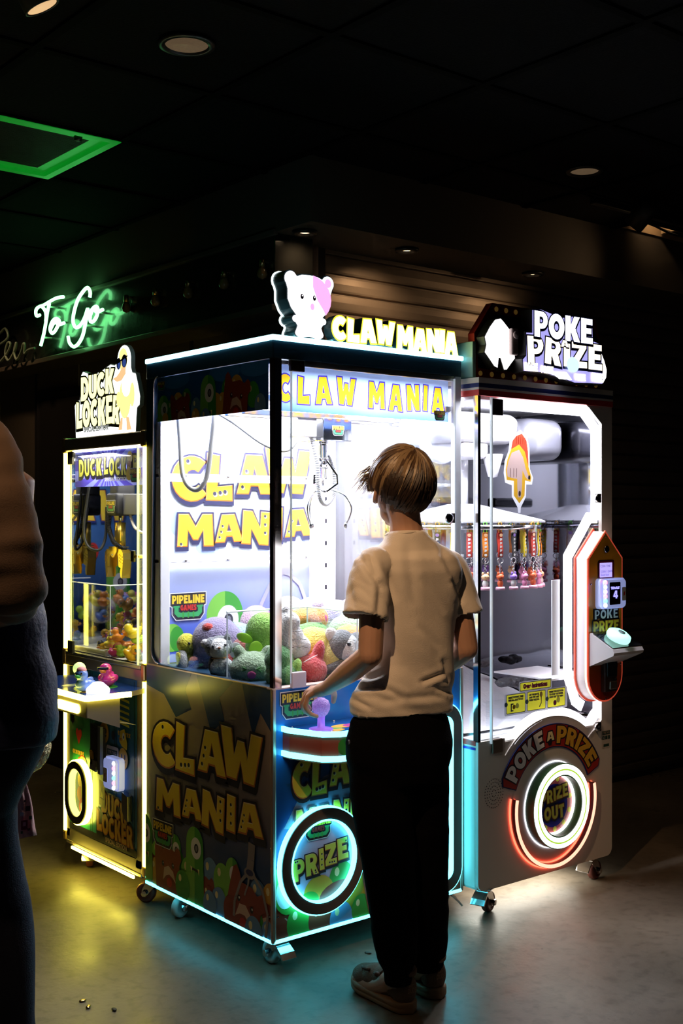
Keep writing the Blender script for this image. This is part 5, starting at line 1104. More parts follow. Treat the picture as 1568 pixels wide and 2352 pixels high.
# red U light
UC = (1.19, .345)
def seg(r0, r1, a0=168, a1=372, n=48): return arc(UC[0], UC[1], r1, r1*1.03, a0, a1, n)+arc(UC[0], UC[1], r0, r0*1.03, a1, a0, n)
MB().prism([seg(.207, .222)], fp, mat('dark_maroon_channel', (.10, .008, .008), .35), 0, .024).build('light_channel', pm)
MB().prism([seg(.2085, .2205)], fp, led('pale_red_light', (1, .42, .28), 2.0), .024, .027).build('u_light', pm)
MB().prism([seg(.222, .226)], fp, RLD, 0, .006).prism([seg(.2035, .207)], fp, RLD, 0, .006).build('u_glow_edge', pm)
mb = MB()
for r, n in ((.012, 8), (.025, 16), (.038, 22), (.050, 30)):
    for k in range(n): a = 2*math.pi*k/n; mb.flat([ring(6, .0022, (.888+r*.9*math.cos(a), .425+r*math.sin(a)))], fp, INK, .001)
mb.build('speaker_holes', pm)
mb = MB().flat([rrect(1.474, 1.525, .505, .572, .002)], fp, mat('sticker_cream', (.55, .48, .40), .4), .001)
for q_ in ((1.477, 1.522, .556, .570), (1.477, 1.490, .538, .552), (1.493, 1.507, .538, .552), (1.510, 1.522, .538, .552), (1.484, 1.516, .511, .521)): mb.flat([[(q_[0], q_[2]), (q_[1], q_[2]), (q_[1], q_[3]), (q_[0], q_[3])]], fp, mat('print_dark_green', (.02, .06, .04), .4), .0015)
fonttext(mb, 'TYPE TWO', fp, 1.480, .5595, .008, BRL, .002, w=.038); fonttext(mb, '5', fp, 1.480, .5405, .009, WHT, .002); mb.build('type_sticker', pm)
# stickers on the window
fg = frame_front(ya-.0035); SKN = film('sticker_skin', (.42, .30, .28), thru=.35); SKL = film('sticker_skin_line', (.12, .06, .06)); SYL = film('sticker_amber', (.45, .25, .02), thru=.4); SWH = film('sticker_white', (.55, .55, .6), thru=.5)
cx_, cz_ = 1.012, 1.56
def H(P_): return [(cx_+a*.075, cz_+b*.12) for a, b in P_]
outl = H([(-.28, .98), (.1, 1.08), (.55, .9), (.72, .55), (.75, -.05), (.98, -.32), (.9, -.52), (.5, -.52), (.48, -.88), (.12, -1.2), (.1, -1.36), (-.06, -1.36), (-.1, -1.2), (-.5, -.88), (-.5, -.55), (-.95, -.48), (-1.05, -.2), (-.98, .15), (-.72, .45), (-.62, .8)])
UU = [(-.45, .75), (-.2, .9), (.2, .98), (.52, .78), (.62, .45), (.66, 0), (.86, -.3), (.8, -.44), (.42, -.4), (.38, -.85), (.02, -1.08), (-.36, -.85), (-.36, -.42), (-.85, -.4), (-.92, -.1), (-.8, .2), (-.55, .5)]
RR = [(-.45, .75), (-.2, .9), (.2, .98), (.52, .78), (.62, .45), (.66, 0), (.4, .45), (0, .65), (-.55, .5)]
SS = [(-.5, .40), (0, .50), (.28, .28), (.46, -.05), (.66, -.26), (.70, -.34), (.62, -.38), (.44, -.30), (.24, -.10), (.20, -.6), (.12, -.9), (-.08, -.9), (-.12, -.6), (-.12, -.36), (-.5, -.34), (-.78, -.3), (-.84, -.1), (-.72, .15)]
mb = MB(); rf(mb, fg, outl, [H(UU)], SWH, .0005); mb.flat([H(RR) if sarea(H(RR)) > 0 else H(RR)[::-1]], fg, film('sticker_red', (.32, .04, .02), thru=.4), .0005)
rf(mb, fg, H(UU[5:]+[UU[-1]][:0]+[(0, .65), (.4, .45)]), [H(SS)], SYL, .0005); mb.flat([H(SS) if sarea(H(SS)) > 0 else H(SS)[::-1]], fg, SKN, .0005)
A = Art(mb, fg, [(.8, 1.2), (1.3, 1.2), (1.3, 1.8), (.8, 1.8)], .001)
for k in range(5): A.poly(H([(-.22+.15*k, .66), (-.20+.15*k, .88), (-.17+.15*k, .88), (-.19+.15*k, .66)]), film('sticker_dark_red', (.35, .04, .03)))
for a in (-.62, -.4, -.2): A.poly(H([(a, -.32), (a+.03, -.32), (a+.04, -.05), (a+.01, -.05)]), SKL)
A.ell(cx_+.002, cz_-.095, .006, .010, mat('sticker_nail', (.85, .75, .72), .4)); A.ell(cx_+.052, cz_-.038, .006, .008, mat('sticker_nail'))
mb.build('pointing_hand_sticker', gdoor)
fi2 = (V3(.937, ya-.0035, .688), V3(1, 0, 0).normalized(), EZ, -EY); r_ = math.radians(5)
fi2 = (fi2[0], V3(math.cos(r_), 0, math.sin(r_)*.0), EZ, -EY); IS = SWH; IY = film('sticker_yellow', (.88, .82, .05))
tx3 = [['INSERT PAYMENT, THEN', 'PRESS BALL START TO PLAY'], ['AIM THE FINGER', 'AND TRY AND', 'PRESS THE BAR'], ['PRESS THE BUTTON', 'TO STOP THE WHEEL', 'AND TRY TO WIN']]
mb = MB(); rf(mb, fi2, rrect(0, .335, -.002, .074, .006), [rrect(.010+.108*k, .108+.108*k, .004, .072, .005) for k in range(3)], IS, .0005)
rf(mb, fi2, rrect(.075, .25, .0742, .112, .006), [rrect(.080, .245, .078, .108, .004)], IS, .0005); rf(mb, fi2, rrect(.080, .245, .078, .108, .004), [rrect(.082, .243, .080, .106, .003)], INK, .0005); mb.flat([rrect(.082, .243, .080, .106, .003)], fi2, IY, .0005)
fonttext(mb, 'Game Instructions', fi2, .097, .087, .0145, mat('sticker_magenta', (.40, .02, .22), .5), .001, bold=.002, w=.13)
for k in range(3):
    x = .010+.108*k; rf(mb, fi2, rrect(x, x+.098, .004, .072, .005), [rrect(x+.002, x+.096, .006, .070, .004)], INK, .0005).flat([rrect(x+.002, x+.096, .006, .070, .004)], fi2, IY, .0005)
    mb.flat([ring(6, .009, (x-.002, .038))], fi2, INK, .0012).flat([ring(6, .0075, (x-.002, .038))], fi2, BLU, .0016)
    for j, s_ in enumerate(tx3[k]): fonttext(mb, s_, fi2, x+.01, .058-.0095*j, .006, PGR, .001, bold=.001, w=.078 if k != 1 else .055)
A = Art(mb, fi2, [(0, 0), (.34, 0), (.34, .11), (0, .11)], .0022)
A.poly([(.03, .012), (.045, .012), (.045, .016), (.036, .018), (.036, .034), (.045, .036), (.045, .040), (.03, .040)], PGR); A.ell(.047, .027, .008, .008, YLO); A.ell(.064, .03, .009, .009, IS)
A.ell(.190, .058, .008, .010, SKN); A.poly([(.188, .05), (.193, .05), (.193, .03), (.189, .03)], SKN); A.poly([(.178, .014), (.182, .012), (.194, .028), (.19, .03)], PGR)
A.ell(.265, .02, .009, .010, PGR); A.ell(.265, .021, .006, .007, mat('sticker_magenta')); A.ell(.283, .029, .01, .010, IS)
mb.build('instruction_sticker', gdoor)
for x, y, h_ in ((.885, -.035, 20), (1.465, -.03, 10), (.9, .70, 60), (1.46, .70, 120)): caster(pm, x, y, .099, h_, RUR)
# marquee
rd = thing('poke_roof_sign', 'red arched board with lit POKE A PRIZE letters and lit hands on the white machine', 'sign', (1.17, .0, 1.865))
fm_ = frame_front(-.03); BD = mat('sign_board_red', (.48, .03, .02), .35)
bp_ = [(.845, 1.865), (.835, 2.02), (.925, 2.135), (1.49, 2.135), (1.53, 2.02), (1.525, 1.865)]; bp_ = bp_ if sarea(bp_) > 0 else bp_[::-1]
MB().prism([bp_], fm_, BD, -.03, 0).prism([[(.855, 1.90), (1.52, 1.90), (1.52, 2.03), (1.47, 2.095), (.94, 2.095), (.852, 2.0)]], fm_, mat('sign_board_navy', (.012, .012, .05), .25), 0, .006).build('board', rd)
for k in range(12): MB().ball((.865+.057*k, -.031, 1.883), (.009, .005, .009), mat('amber_marquee_bulb', (.65, .40, .08), .3, es=.05, ec=(.9, .5, .1)), u=12, v=8).build('marquee_bulb', rd)
for k in range(6): MB().ball((.945+.05*k, -.031, 2.115), (.009, .005, .009), mat('amber_marquee_bulb'), u=12, v=8).build('marquee_bulb', rd)
HLT = led('lit_hand_white', (1, .95, .93), 3.0)
def lump(cx, cz, w_, h_, P_): L = [(cx+a*w_, cz+b*h_) for a, b in P_]; return L if sarea(L) > 0 else L[::-1]
hand1 = lump(.915, 1.985, .078, .088, [(-.85, -.1), (-.95, .2), (-.62, .62), (-.3, .92), (.05, 1), (.25, .88), (.62, .62), (.85, .3), (1, .05), (.92, -.25), (.98, -.5), (.75, -.7), (.45, -.98), (.28, -1), (.05, -.55), (-.08, -.55), (-.15, -.95), (-.35, -.9), (-.7, -.6), (-.95, -.4)])
hand2 = lump(1.44, 1.965, .06, .085, [(-.8, 1), (-.3, .9), (.3, .6), (.75, .1), (1, -.3), (.95, -.65), (.6, -.95), (0, -1.0), (-.6, -.6), (-.8, 0)])
fh = frame_front(-.075)
for nm, L in (('lit_hand', hand1), ('lit_hand', hand2)):
    o = MB().prism([offs(L, .004)], fh, BLK, -.035, 0).build(nm, rd); m2 = MB().flat([L], fh, HLT, .001)
    if L is hand1:
        ln = mat('hand_line', (.7, .6, .5), .5, es=.9, ec=(1, .9, .7)); 
        for a_, b_, e_, f_ in ((.900, 1.99, .903, 2.02), (.940, 1.985, .942, 2.02), (.905, 1.978, .935, 1.982), (.88, 1.94, .905, 1.955)): m2.flat([[(a_, b_), (a_+.002, b_-.001), (e_+.002, f_-.001), (e_, f_)]], fh, ln, .002)
    m2.build('lit_face', o)
MB().box((.962, -.09, 1.95), (.998, -.05, 2.045), mat('pale_speaker_box', (.45, .36, .36), .4), .006).lathe([(0, 0), (.014, .001), (.012, .004), (0, .006)], mat('pale_speaker_box'), TM((.98, -.091, 2.02), (90, 0, 0)), 18).build('spot_fixture', rd)
fL = frame_front(-.11); PW = led('lit_poke_white', (.97, .97, 1), 3.0); PY = led('lit_prize_cream', (1, .86, .62), 2.0); PLV = led('lit_lavender', (.45, .42, .95), 1.0)
body = [(1.040, 2.115), (1.09, 2.122), (1.15, 2.112), (1.21, 2.105), (1.26, 2.115), (1.375, 2.105), (1.378, 2.035), (1.425, 2.028), (1.432, 1.905), (1.435, 1.875), (1.35, 1.872), (1.27, 1.868), (1.18, 1.885), (1.10, 1.892), (1.05, 1.892), (.995, 1.890), (.990, 1.935), (1.008, 1.95), (1.008, 2.033), (1.040, 2.035)]; body = body if sarea(body) > 0 else body[::-1]
lb = MB().prism([body], fL, BLK, -.05, 0).flat([offs(body, -.004)], fL, PLV, .001).build('letter_panel', rd)
mb = MB(); pk = word('POKE', 1.050, 1.372, 2.018, 2.112, .03, rots=[0, 0, 0, 0]); pz = word('PRIZE', 1.016, 1.428, 1.925, 2.022, .06, rots=[3, -4, 0, 2, 0])
sm_ = word('A', 1.19, 1.235, 1.995, 2.02, .03)
letters(mb, fL, pz, .002, NVY, None, PY, t=.004); letters(mb, fL, pk, .0035, NVY, None, PW, t=.004); letters(mb, fL, sm_, .005, NVY, None, PY, t=.002)
letters(mb, fL, word('PRIZE', 1.000, 1.068, 1.895, 1.925, .06, rots=[3])+word('PRIZE', 1.085, 1.15, 1.893, 1.92, .06, rots=[-3])+word('PRIZE', 1.27, 1.33, 1.880, 1.905, .06, rots=[3])+word('PRIZE', 1.365, 1.428, 1.882, 1.915, .06), .005, None, None, PY, t=.0)
A = Art(mb, fL, [(.9, 1.8), (1.5, 1.8), (1.5, 2.2), (.9, 2.2)], .007); A.ell(1.255, 1.935, .035, .028, led('lit_pale_blue', (.6, .8, 1), 1.3)); A.poly([(1.13, 1.90), (1.22, 1.905), (1.25, 1.88), (1.18, 1.878)], PW)
mb.build('lit_letters', lb)
MB().box((.818, -.04, 1.865), (.835, .25, 1.99), mat('clear_green_acrylic', (.30, .45, .42), .2), .003).build('end_plate', rd)

# keychains on the wheel
def keychain_kind(kind):
    col, acc, nm = kind; t = bpy.data.objects.new('keychain', None); COL.objects.link(t)
    S = mat('strap_'+nm, col, .45); Wt = mat('strap_lettering', (.9, .9, .88), .5)
    CLP = glass('clip_plastic', (.93, .95, .98), .08)
    MB().prism([[(-.012, -.012), (.012, -.012), (.014, .022), (-.010, .026)]], frame_front(0), CLP, -.001, .001).build('clip', t)
    MB().tube([(-.004, .001, -.01), (-.004, .001, .018), (0, .001, .022), (.004, .001, .018), (.004, .001, -.01)], .0014, mat('loop_'+('green' if acc[1] > .5 else 'orange'), (.25, .9, .1) if acc[1] > .5 else (1, .5, .05), .4, es=.15), 6).build('cord_loop', t)
    P_ = [V3(0, .002*math.sin(k*.9), -.010-.0105*k) for k in range(8)]
    st = MB().tube(P_, (.0075, .0012), S, 4, flat=EX).build('strap', t)
    m2 = MB(); fk = frame_front(-.0035)
    for k in range(4): m2.flat([[(-.0035, -.035-.011*k), (.003, -.033-.011*k), (.0035, -.028-.011*k), (-.003, -.027-.011*k)]], fk, Wt, 0)
    m2.flat([ring(10, .005, (0, -.018))], fk, mat('strap_badge_'+('a' if acc[0] > .5 else 'b'), acc, .4), 0).flat([ring(10, .004, (0, -.077))], fk, Wt, 0); m2.build('strap_print', st)
    MB().tube([V3(.009*math.cos(a), 0, -.094+.009*math.sin(a)) for a in [2*math.pi*k/16 for k in range(16)]], .0011, CHR, 6, closed=True).build('split_ring', t)
    m2 = MB()
    for k in range(5):
        c = V3(0, 0, -.105-.0055*k); u_ = EX if k % 2 else EY; m2.tube([c+u_*.0026*math.cos(a)+EZ*.004*math.sin(a) for a in [2*math.pi*j/8 for j in range(8)]], .0007, CHR, 4, closed=True)
    m2.build('chain', t)
    F1 = mat('figure_'+nm, acc, .35); F2 = mat('figure_white', (.88, .86, .84), .35)
    f_ = MB().ball((0, 0, -.143), (.0105, .010, .010), F1 if nm != 'black' else mat('figure_black', (.02, .02, .025), .3)).ball((0, 0, -.163), (.008, .0075, .012), F2 if nm in ('orange', 'black') else F1)
    for s_ in (-1, 1): f_.ball((s_*.0065, 0, -.133), (.0035, .003, .006), F1, u=8, v=6)
    f_ = f_.build('figure', t)
    MB().lathe([(0, -.183), (.0125, -.182), (.0125, -.176), (.011, -.172), (0, -.172)], mat('figure_base', (.85, .45, .6), .4), None, 14).build('stand', f_)
    m2 = MB()
    for s_ in (-1, 1): m2.ball((s_*.004, -.0095, -.142), .0014, INK, u=6, v=5)
    m2.build('eyes', f_); return t
kinds = [((.90, .28, .04), (.95, .55, .30), 'orange'), ((.62, .05, .03), (.85, .15, .05), 'red'), ((.02, .02, .025), (.35, .2, .7), 'black'), ((.92, .72, .03), (.95, .35, .6), 'yellow'), ((.85, .75, .8), (.35, .7, .3), 'white')]
protos = [keychain_kind(k) for k in kinds]; used = set(); order = [0, 1, 2, 3, 1, 0, 1, 2, 3, 1, 3, 0, 2, 4, 1, 3]
NK = 32; Rk = random.Random(4)
figs = ['orange strap keychain', 'red strap keychain', 'black strap keychain', 'yellow strap keychain', 'white strap keychain']
for i in range(NK):
    a = 2*math.pi*(i+.4)/NK; k = order[i % 16]
    o = protos[k] if k not in used else copy_tree(protos[k]); used.add(k)
    x, y = KC[0]+.298*math.cos(a), KC[1]+.298*math.sin(a)
    o.location = (x, y, 1.338); o.rotation_euler = (0, 0, a+math.pi/2+Rk.uniform(-.35, .35)); o.scale = (1.45, 1.3, 1.22)
    d = (V3(x, y, 0)-CAMP).xy.normalized(); side = 'front of' if (x-CAMP.x)*.63+(y-CAMP.y)*.776 < 4.45 else 'back of'
    pxx = 784+2703*((x-CAMP.x)*.7763-(y-CAMP.y)*.6304)/((x-CAMP.x)*.6304+(y-CAMP.y)*.7763)
    tag(o, '%s hanging on the %s the wheel, %s' % (figs[k], side, 'towards the blue machine' if pxx < 1010 else ('near the glass edge' if pxx < 1130 else ('below the hand sticker' if pxx < 1200 else 'close to the console'))), 'keychain', 'keychains on the white machine wheel')
# ------------------------------------------------------------------ plush toys in the blue machine
def fur(name, col): return mat('plush_'+name, col, .9, sheen=.5, bump=.9, bs=170, var=.12, vs=30)
FW, FG_, FD = fur('white', (.84, .83, .82)), fur('grey', (.20, .215, .23)), fur('charcoal', (.06, .065, .07))
BEAD = mat('bead_eye', (.01, .01, .012), .08, coat=1)
def plush(name, label, cat, p, s, rot, body, extra=(), grp='plush toys heaped in the blue machine'):
    """body and extra: (part, material, [(centre, radii, (rx,ry,rz))...]); sizes are multiples of s"""
    t = thing(name, label, cat, p, grp); Rm = R3(*rot)
    def put(pn, m, bl, fuse):
        mb = MB()
        for e in bl:
            c, r = e[0], e[1]; q = R3(*e[2]) if len(e) > 2 else None
            rr = tuple(x*s for x in (r if isinstance(r, tuple) else (r, r, r)))
            mb.ball(Vector(p)+Rm @ (V3(*c)*s), rr, m, (Rm @ q) if q else Rm, 18, 12)
        return remesh(pn, mb, max(.0035, .055*s), 3, t, lambda c, n_: .0012*noise.noise(c*140), m) if fuse else mb.build(pn, t)
    put('body', body[0], body[1], True)
    for pn, m, bl, *fz in extra: put(pn, m, bl, bool(fz and fz[0]))
    return t
def L_(px, py, x): return on(0, x, px, py)
def F_(px, py, y): return on(1, y, px, py)
def eyes(d, y, z, r, m=BEAD): return [('eye', m, [((-d, y, z), r)]), ('eye', m, [((d, y, z), r)])]
VW = -39   # faces turned towards the corner
PH = [
 ('plush_toy', 'pale blue-green furry plush lump in the back corner of the side window', 'plush toy', L_(383, 1500, .12), .075, (0, 0, 0), (fur('seafoam', (.30, .48, .46)), [((0, 0, 0), (.9, .8, 1.0)), ((-.1, .1, .45), .62)]), [('belly', fur('dark_teal', (.06, .16, .15)), [((-.25, -.3, -.45), (.7, .55, .6))], 1)]),
 ('plush_fish', 'bright yellow plush fish with black gill marks by the side window', 'plush toy', L_(428, 1500, .085), .060, (0, 0, -75), (fur('lemon', (.80, .72, .03)), [((0, 0, .55), (.52, .62, .62)), ((-.05, .2, -.1), (.42, .5, .8)), ((-.1, .25, -.6), (.4, .45, .5)), ((.0, -.55, -.35), (.2, .2, .55), (25, 0, 0))]), [('belly', FW, [((.05, -.42, -.45), (.36, .3, .75))], 1), ('eye', BEAD, [((-.45, -.25, .62), .085)]), ('eye', BEAD, [((.45, -.25, .62), .085)]), ('gill', FD, [((-.43, .22, .12), (.06, .16, .05), (20, 0, 0)), ((-.44, .22, .02), (.06, .17, .05), (20, 0, 0)), ((-.43, .22, -.08), (.06, .16, .05), (20, 0, 0))])]),
 ('plush_dinosaur', 'big lavender plush with a red mouth and a red spot, behind the husky', 'plush toy', L_(498, 1478, .17), .105, (0, 0, -60), (fur('lavender', (.30, .25, .42)), [((0, 0, .1), (.85, .8, .8)), ((-.35, -.2, -.5), (.4, .45, .6)), ((.45, .1, .0), (.6, .5, .55)), ((.95, .1, .1), (.35, .2, .2))]), [('spot', fur('red', (.65, .05, .04)), [((-.05, -.55, .58), (.22, .16, .16))], 1), ('mouth', fur('deep_red', (.35, .02, .02)), [((-.8, -.15, .0), (.14, .25, .3), (0, 20, 0))], 1), ('tooth', FW, [((1.2, .05, .12), (.12, .08, .06))])]),
 ('plush_husky', 'small grey and white plush husky sitting right against the side window', 'plush toy', L_(502, 1500, .060), .066, (0, -6, -38), (FW, [((.05, 0, .25), (.62, .58, .52)), ((.1, -.1, -.65), (.48, .42, .6)), ((.5, -.35, -.62), (.22, .25, .36), (0, -25, 0)), ((-.25, -.35, -.62), (.22, .25, .36), (0, 20, 0)), ((.1, -.45, .2), (.3, .25, .26))]),
    [('mask', FG_, [((-.34, .10, .34), (.36, .52, .50)), ((.05, .22, .52), (.52, .44, .34)), ((.50, .16, .30), (.24, .44, .4))], 1), ('back_patch', FD, [((-.30, .12, -.65), (.30, .36, .55))], 1), ('ear', FW, [((-.62, -.05, .55), (.24, .18, .26))], 1), ('ear', FG_, [((.52, .05, .72), (.18, .16, .24))], 1), ('nose', mat('brown_nose', (.30, .12, .05), .3), [((.12, -.70, .32), (.08, .06, .06))]), ('eye', BEAD, [((-.20, -.52, .42), .075)]), ('eye', BEAD, [((.42, -.50, .42), .075)]), ('ribbon', mat('orange_thread', (.7, .28, .05), .5), [((.06, -.05, -.22), (.46, .44, .03))])]),
 ('plush_cat', 'mint green plush cat with a laughing pink mouth at the front corner', 'plush toy', L_(582, 1540, .10), .088, (0, 0, -42), (fur('mint', (.42, .58, .36)), [((0, 0, 0), (.9, .7, .72)), ((-.5, 0, .62), (.24, .2, .34), (0, -20, 0)), ((.5, 0, .62), (.24, .2, .34), (0, 20, 0))]), [('mouth', mat('pink_felt', (.75, .12, .35), .8), [((.02, -.70, -.08), (.16, .03, .14))]), ('eye', mat('green_thread', (.05, .3, .04), .6), [((-.24, -.66, .16), (.11, .02, .025), (0, 25, 0)), ((-.24, -.66, .09), (.11, .02, .025), (0, -25, 0))]), ('eye', mat('green_thread'), [((.27, -.66, .16), (.11, .02, .025), (0, -25, 0)), ((.27, -.66, .09), (.11, .02, .025), (0, 25, 0))])]),
 ('plush_toy', 'dark red plush with a round white hang tag behind the mint cat', 'plush toy', L_(568, 1495, .22), .075, (0, 0, -42), (fur('maroon', (.36, .06, .04)), [((0, 0, 0), (.8, .7, .7)), ((.4, 0, .5), .4)]), [('hang_tag', mat('tag_card', (.85, .84, .82), .5), [((-.45, -.75, .12), (.30, .03, .36), (0, 12, 0))]), ('tag_print', mat('tag_print_green', (.12, .3, .08), .5), [((-.45, -.79, .12), (.18, .01, .12), (0, 12, 0))])]),
 ('plush_toy', 'lime green plush with bright leaf shapes near the corner post', 'plush toy', L_(606, 1462, .17), .078, (0, 0, -42), (fur('lime', (.36, .72, .12)), [((0, 0, .2), (.8, .7, .85)), ((-.2, -.1, -.4), (.6, .5, .5))]), [('leaf', mat('leaf_felt', (.40, .80, .05), .7), [((-.75, -.6, .0), (.36, .05, .2), (0, 20, 0))]), ('leaf', mat('leaf_felt'), [((-.25, -.75, -.45), (.3, .05, .34), (0, 0, 20))]), ('leaf', mat('leaf_felt'), [((-.85, -.6, -.85), (.4, .05, .2), (0, -15, 0))])]),
 ('plush_toy', 'white plush with a thin green ribbon on top, at the back of the side window', 'plush toy', L_(528, 1440, .42), .085, (0, 0, -42), (FW, [((0, 0, 0), (.95, .8, .75))]), [('ribbon', mat('leaf_felt'), [((0, -.1, .62), (.8, .5, .16))])]),
 ('plush_toy', 'pale pink plush at the back beside the white one', 'plush toy', L_(582, 1428, .45), .085, (0, 0, -42), (fur('pink', (.80, .50, .62)), [((0, 0, 0), (.9, .8, .75)), ((.6, 0, -.2), .5)]), []),
 ('plush_toy', 'magenta plush roll near the corner post', 'plush toy', L_(604, 1438, .32), .065, (0, 0, -42), (fur('magenta', (.50, .14, .42)), [((0, 0, 0), (1, .6, .55), (0, -25, 0)), ((.2, -.2, .45), (.8, .4, .3), (0, -25, 0))]), []),
 ('plush_toy', 'sky blue plush between the lavender plush and the red one', 'plush toy', L_(545, 1462, .33), .07, (0, 0, -42), (fur('sky', (.42, .58, .72)), [((0, 0, 0), (.9, .8, .75))]), []),
 ('plush_milk_carton', 'tall white plush with wavy black lines just inside the front glass', 'plush toy', F_(662, 1468, .13), .078, (0, 0, -30), (FW, [((0, 0, .7), (.5, .45, .45)), ((.05, 0, .0), (.62, .5, .7)), ((.35, 0, -.3), (.6, .45, .5)), ((-.1, 0, 1.1), (.2, .18, .3))]), [('stitched_line', BEAD, [((.15+.12*k, -.50, .35+.03*(k % 2)), (.07, .012, .014)) for k in range(4)]), ('stitched_line', BEAD, [((.10+.13*k, -.53, .02+.04*(k % 2)), (.08, .012, .014)) for k in range(5)]), ('stitched_line', BEAD, [((.10+.14*k, -.53, -.28+.04*(k % 2)), (.08, .012, .014)) for k in range(5)]), ('hang_tag', mat('tag_card'), [((-.5, -.42, .62), (.26, .02, .26))])]),
 ('plush_toy', 'bright orange plush at the back of the front window', 'plush toy', F_(706, 1424, .34), .075, (0, 0, -20), (fur('orange', (.90, .36, .07)), [((0, 0, 0), (1.0, .7, .6)), ((.45, 0, .1), (.55, .5, .5))]), [('patch', mat('pink_felt'), [((.72, -.38, .05), (.12, .08, .2))])]),
 ('plush_avocado', 'mid green plush fruit with a stalk below the orange plush', 'plush toy', F_(706, 1464, .24), .078, (0, 0, -20), (fur('green', (.16, .42, .10)), [((0, 0, 0), (1.0, .7, .62), (0, -15, 0)), ((-.4, 0, -.3), (.6, .6, .6))]), [('stalk', fur('dark_green', (.06, .2, .05)), [((.45, -.1, .55), (.24, .14, .1))], 1)]),
 ('plush_toy', 'round yellow plush in the middle of the front window', 'plush toy', F_(716, 1492, .17), .085, (0, 0, -20), (fur('butter', (.82, .66, .12)), [((0, 0, 0), (.85, .75, .9), (0, 25, 0)), ((.25, -.1, .35), .5)]), []),
 ('plush_chilli', 'red plush with a pointed top behind the lower hinge', 'plush toy', F_(708, 1540, .10), .070, (0, 0, -20), (fur('crimson', (.62, .05, .06)), [((0, 0, 0), (.9, .75, .75)), ((.45, 0, .7), (.3, .3, .7), (0, 15, 0))]), [('thread_loop', mat('white_thread', (.8, .8, .8), .5), [((-.1, -.6, .62), (.4, .03, .02), (0, -25, 0))])]),
 ('plush_toy', 'pale yellow plush between the red plush and the grey husky', 'plush toy', F_(754, 1512, .13), .072, (0, 0, -20), (fur('pale_yellow', (.80, .74, .26)), [((0, 0, 0), (.6, .6, .95)), ((.3, .2, .7), (.7, .5, .4))]), []),
 ('plush_husky', 'larger grey and white plush husky leaning by the boy\'s forearm', 'plush toy', F_(792, 1492, .09), .082, (0, 8, -28), (FW, [((.1, 0, .1), (.6, .55, .55)), ((.15, -.3, .0), (.36, .3, .3))]), [('mask', FG_, [((-.18, .05, .18), (.55, .56, .62)), ((.45, .12, .35), (.4, .45, .4))], 1), ('ear', FW, [((-.62, -.02, .52), (.26, .16, .34), (0, -35, 0))], 1), ('leg', FG_, [((-.35, -.15, -.72), (.6, .26, .26), (0, -22, 0))], 1), ('paw', FW, [((-.92, -.2, -.92), (.18, .2, .2))], 1), ('body_patch', FG_, [((.35, .1, -.75), (.6, .45, .5))], 1), ('eye', BEAD, [((.02, -.52, .28), .085)])]),
 ('plush_bear', 'pale lavender plush bear at the back of the front window', 'plush toy', F_(768, 1428, .40), .10, (0, 0, -20), (fur('lilac', (.52, .46, .68)), [((0, 0, 0), (.95, .8, .8)), ((-.62, -.1, .62), .26), ((.6, 0, .62), .26)]), [('nose', BEAD, [((-.3, -.74, -.1), .05)])]),
 ('plush_toy', 'pale mint plush beside the boy\'s sleeve', 'plush toy', F_(800, 1450, .26), .085, (0, 0, -20), (fur('pale_mint', (.50, .70, .48)), [((0, 0, 0), (.9, .7, .7))]), []),
 ('plush_toy', 'fluffy white plush high at the back near the corner post', 'plush toy', F_(662, 1408, .42), .08, (0, 0, 0), (FW, [((0, 0, 0), (.9, .7, .75)), ((-.5, 0, .4), .3)]), []),
 ('plush_toy', 'fluffy white plush beside the lavender bear', 'plush toy', F_(722, 1404, .52), .08, (0, 0, 0), (fur('snow', (.88, .87, .9)), [((0, 0, 0), (.9, .7, .7)), ((.4, 0, .3), .35), ((-.4, 0, .25), .4)]), []),
 ('plush_toy', 'green plush lying at the bottom next to the corner post', 'plush toy', F_(652, 1550, .11), .080, (0, 0, -20), (fur('leaf_green', (.12, .36, .12)), [((0, 0, 0), (.8, .7, .6)), ((-.2, 0, .6), (.6, .5, .6))]), [('button_nose', mat('pink_felt'), [((.25, -.68, -.2), .07)])]),
 ('plush_toy', 'small lime plush tucked under the tall white one', 'plush toy', F_(681, 1532, .07), .032, (0, 0, -20), (fur('lime', None), [((0, 0, 0), (.5, .5, .9), (0, 15, 0))]), []),
 ('plush_toy', 'green plush showing past the boy\'s right side', 'plush toy', V3(.66, .12, .93), .085, (0, 0, 0), (fur('mint', None), [((0, 0, 0), (.9, .8, .8))]), []),
 ('plush_toy', 'yellow plush showing past the boy\'s right side', 'plush toy', V3(.62, .30, .96), .09, (0, 0, 0), (fur('lemon', None), [((0, 0, 0), (.9, .8, .8))]), []),
 ('plush_toy', 'orange plush behind the boy\'s waist', 'plush toy', V3(.47, .20, .94), .09, (0, 0, 0), (fur('orange', None), [((0, 0, 0), (.9, .8, .8))]), []),
 ('plush_toy', 'pink plush behind the boy\'s waist', 'plush toy', V3(.55, .48, .96), .095, (0, 0, 0), (fur('pink', None), [((0, 0, 0), (.9, .8, .8))]), []),
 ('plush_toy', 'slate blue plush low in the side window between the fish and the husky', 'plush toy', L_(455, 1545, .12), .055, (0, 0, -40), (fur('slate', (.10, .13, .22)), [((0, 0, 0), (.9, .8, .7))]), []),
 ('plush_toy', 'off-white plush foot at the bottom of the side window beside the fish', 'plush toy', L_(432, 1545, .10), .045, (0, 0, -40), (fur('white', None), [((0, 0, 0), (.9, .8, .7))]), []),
 ('plush_toy', 'dark teal plush at the bottom far corner of the side window', 'plush toy', L_(392, 1535, .14), .06, (0, 0, -40), (fur('dark_teal', None), [((0, 0, 0), (.9, .8, .7))]), []),
